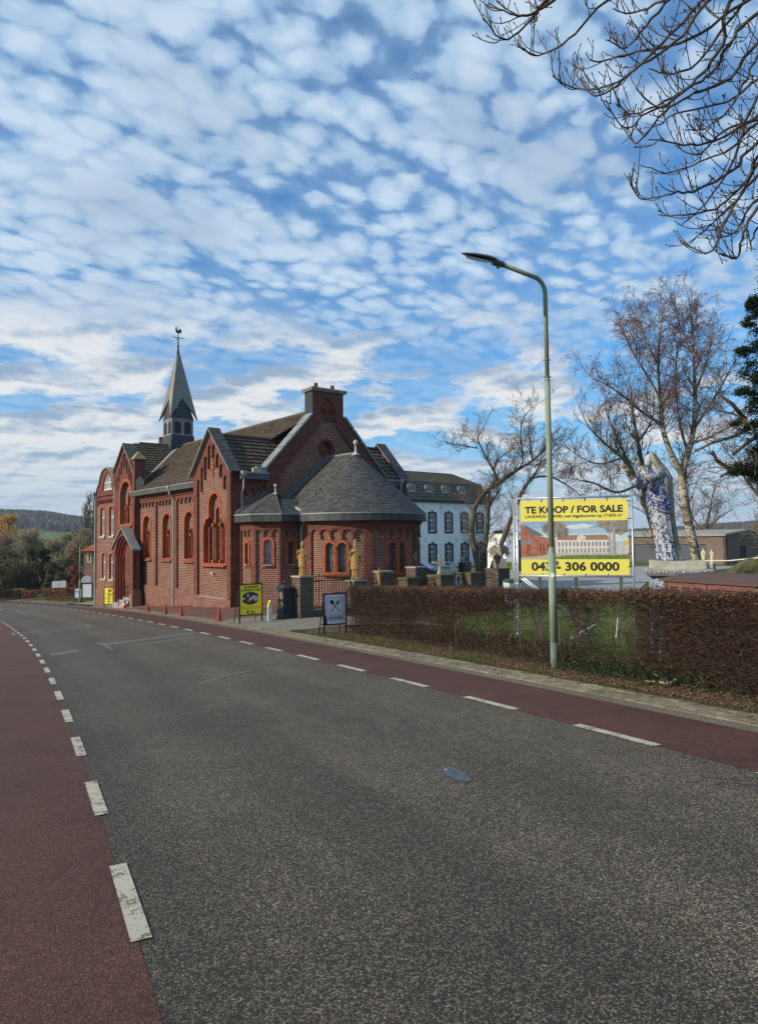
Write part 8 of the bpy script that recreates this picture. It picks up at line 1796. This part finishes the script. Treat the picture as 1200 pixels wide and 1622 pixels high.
bushy('shrub', 'dark green shrub between the white board and the red brown shrub', 82, 116, 905, 940, 72, 'evergreen', 4000, .2, 'shrub', seed=10, trunk=False); bushy('shrub', 'rusty red brown shrub left of the brick cottage', 108, 128, 893, 940, 70, 'bush_red', 4000, .2, 'shrub', seed=11, trunk=False); bushy('pampas_grass', 'pale pampas grass tuft in front of the dark evergreens', 90, 104, 896, 912, 76, 'sign_white' if False else 'litter', 900, .3, 'ornamental grass', seed=12, trunk=False, el=3)
for i, (x, yt) in enumerate(((134, 800), (140, 786), (147, 783), (153, 790))):
    R = random.Random(40 + i); Y = 150; b0 = at(x, 880, Y); b0.z = T(b0.x, b0.y); H = at(x, yt, Y).z - b0.z; t = thing('poplar_tree', 'tall thin bare poplar left of the chapel, ' + ('leftmost of the row', 'second of the row', 'third of the row', 'rightmost, partly hidden by the chapel')[i], 'tree', b0, group='row of poplars'); big, small = MB(), MB()
    big.tube([(0, 0, -.5), (0, 0, H * .5), (.2, 0, H)], [H * .014, H * .009, H * .002], 6)
    for j in range(60): a = R.uniform(0, 2 * PI); z = H * R.uniform(.15, .97); L = (1 - z / H) * H * .16 + 1.2; small.tube([(0, 0, z), (math.cos(a) * L * .3, math.sin(a) * L * .3, z + L * .6), (math.cos(a) * L * .38, math.sin(a) * L * .38, z + L * 1.25)], [.09, .06, .03], 3)
    big.build('trunk', M['bark_grey'], t); small.build('crown', M['twig_grey'], t, kind='stuff')
hedge('red_hedge', 59.5, 69.5, 1.9, 2.9, 1.15, 'clipped red brown hedge below the white business board', 3000, 5200, 'bush_red', stems=False, lsz=.16, group='clipped hedges at the road bend'); hedge('red_hedge', 72, 76, 1.6, 2.8, 1.0, 'small clipped red brown hedge right of the farthest lamp post', 900, 2200, 'bush_red', stems=False, lsz=.16, group='clipped hedges at the road bend'); hedge('brown_hedge', 80, 104, 2.2, 3.2, 1.1, 'low brown hedge left of the farthest lamp post', 2500, 6000, 'bush_brown', stems=False, lsz=.2, group='clipped hedges at the road bend')
bushy('evergreen_shrub', 'dark green conifer behind the leaning bare tree', 770, 808, 840, 905, 78, 'conifer', 9000, .26, 'shrub', seed=20, trunk=False, lumps=24)
for i, (x0, x1, yt, yb, Y, mt, lb) in enumerate(((-30, 30, 843, 935, 100, 'bush_brown', 'brown thicket under the golden willow'), (18, 72, 836, 930, 100, 'bush_grey', 'grey brown thicket left of the green field'), (64, 112, 851, 935, 88, 'bush_grey', 'olive brown thicket behind the white business board'), (96, 150, 850, 935, 82, 'bush_brown', 'brown thicket before the cottage'), (112, 156, 836, 930, 100, 'bush_grey', 'pale brown tree crown above the cottage roof'), (-20, 60, 885, 940, 78, 'evergreen', 'dark evergreen mass along the road bend'), (70, 100, 890, 938, 75, 'evergreen', 'dark shrub mass left of the white business board'))):
    bushy('thicket', lb, x0, x1, yt, yb, Y, mt, 8000, .30, seed=70 + i, group='thickets at the road bend', lumps=30, el=2.0)
for i, (x0, x1, yt, Y, lb) in enumerate(((880, 1010, 826, 150, 'distant brown wood edge behind the billboard'), (1060, 1150, 822, 140, 'distant brown trees behind the garage roof'), (1150, 1260, 815, 130, 'distant brown trees at the right picture edge'))):
    bushy('distant_tree', lb, x0, x1, yt + 12, 880, Y, 'bush_brown', 5000, .45, seed=50 + i, group='distant trees on the right', lumps=20)
# ------------------------------------------------------------------ thin winter haze filling the valley
mb = MB(); mb.box(-2350, 2350, -2350, 2350, -24, 95); hzm = bpy.data.materials.new('haze_air'); hzm.use_nodes = True; nt_ = hzm.node_tree; nt_.nodes.clear()
o_ = nt_.nodes.new('ShaderNodeOutputMaterial'); pv = nt_.nodes.new('ShaderNodeVolumePrincipled'); pv.inputs['Color'].default_value = (.80, .88, 1, 1); pv.inputs['Density'].default_value = .00022; pv.inputs['Anisotropy'].default_value = .2
nt_.links.new(pv.outputs[0], o_.inputs['Volume']); mb.build('haze', hzm, kind='stuff')
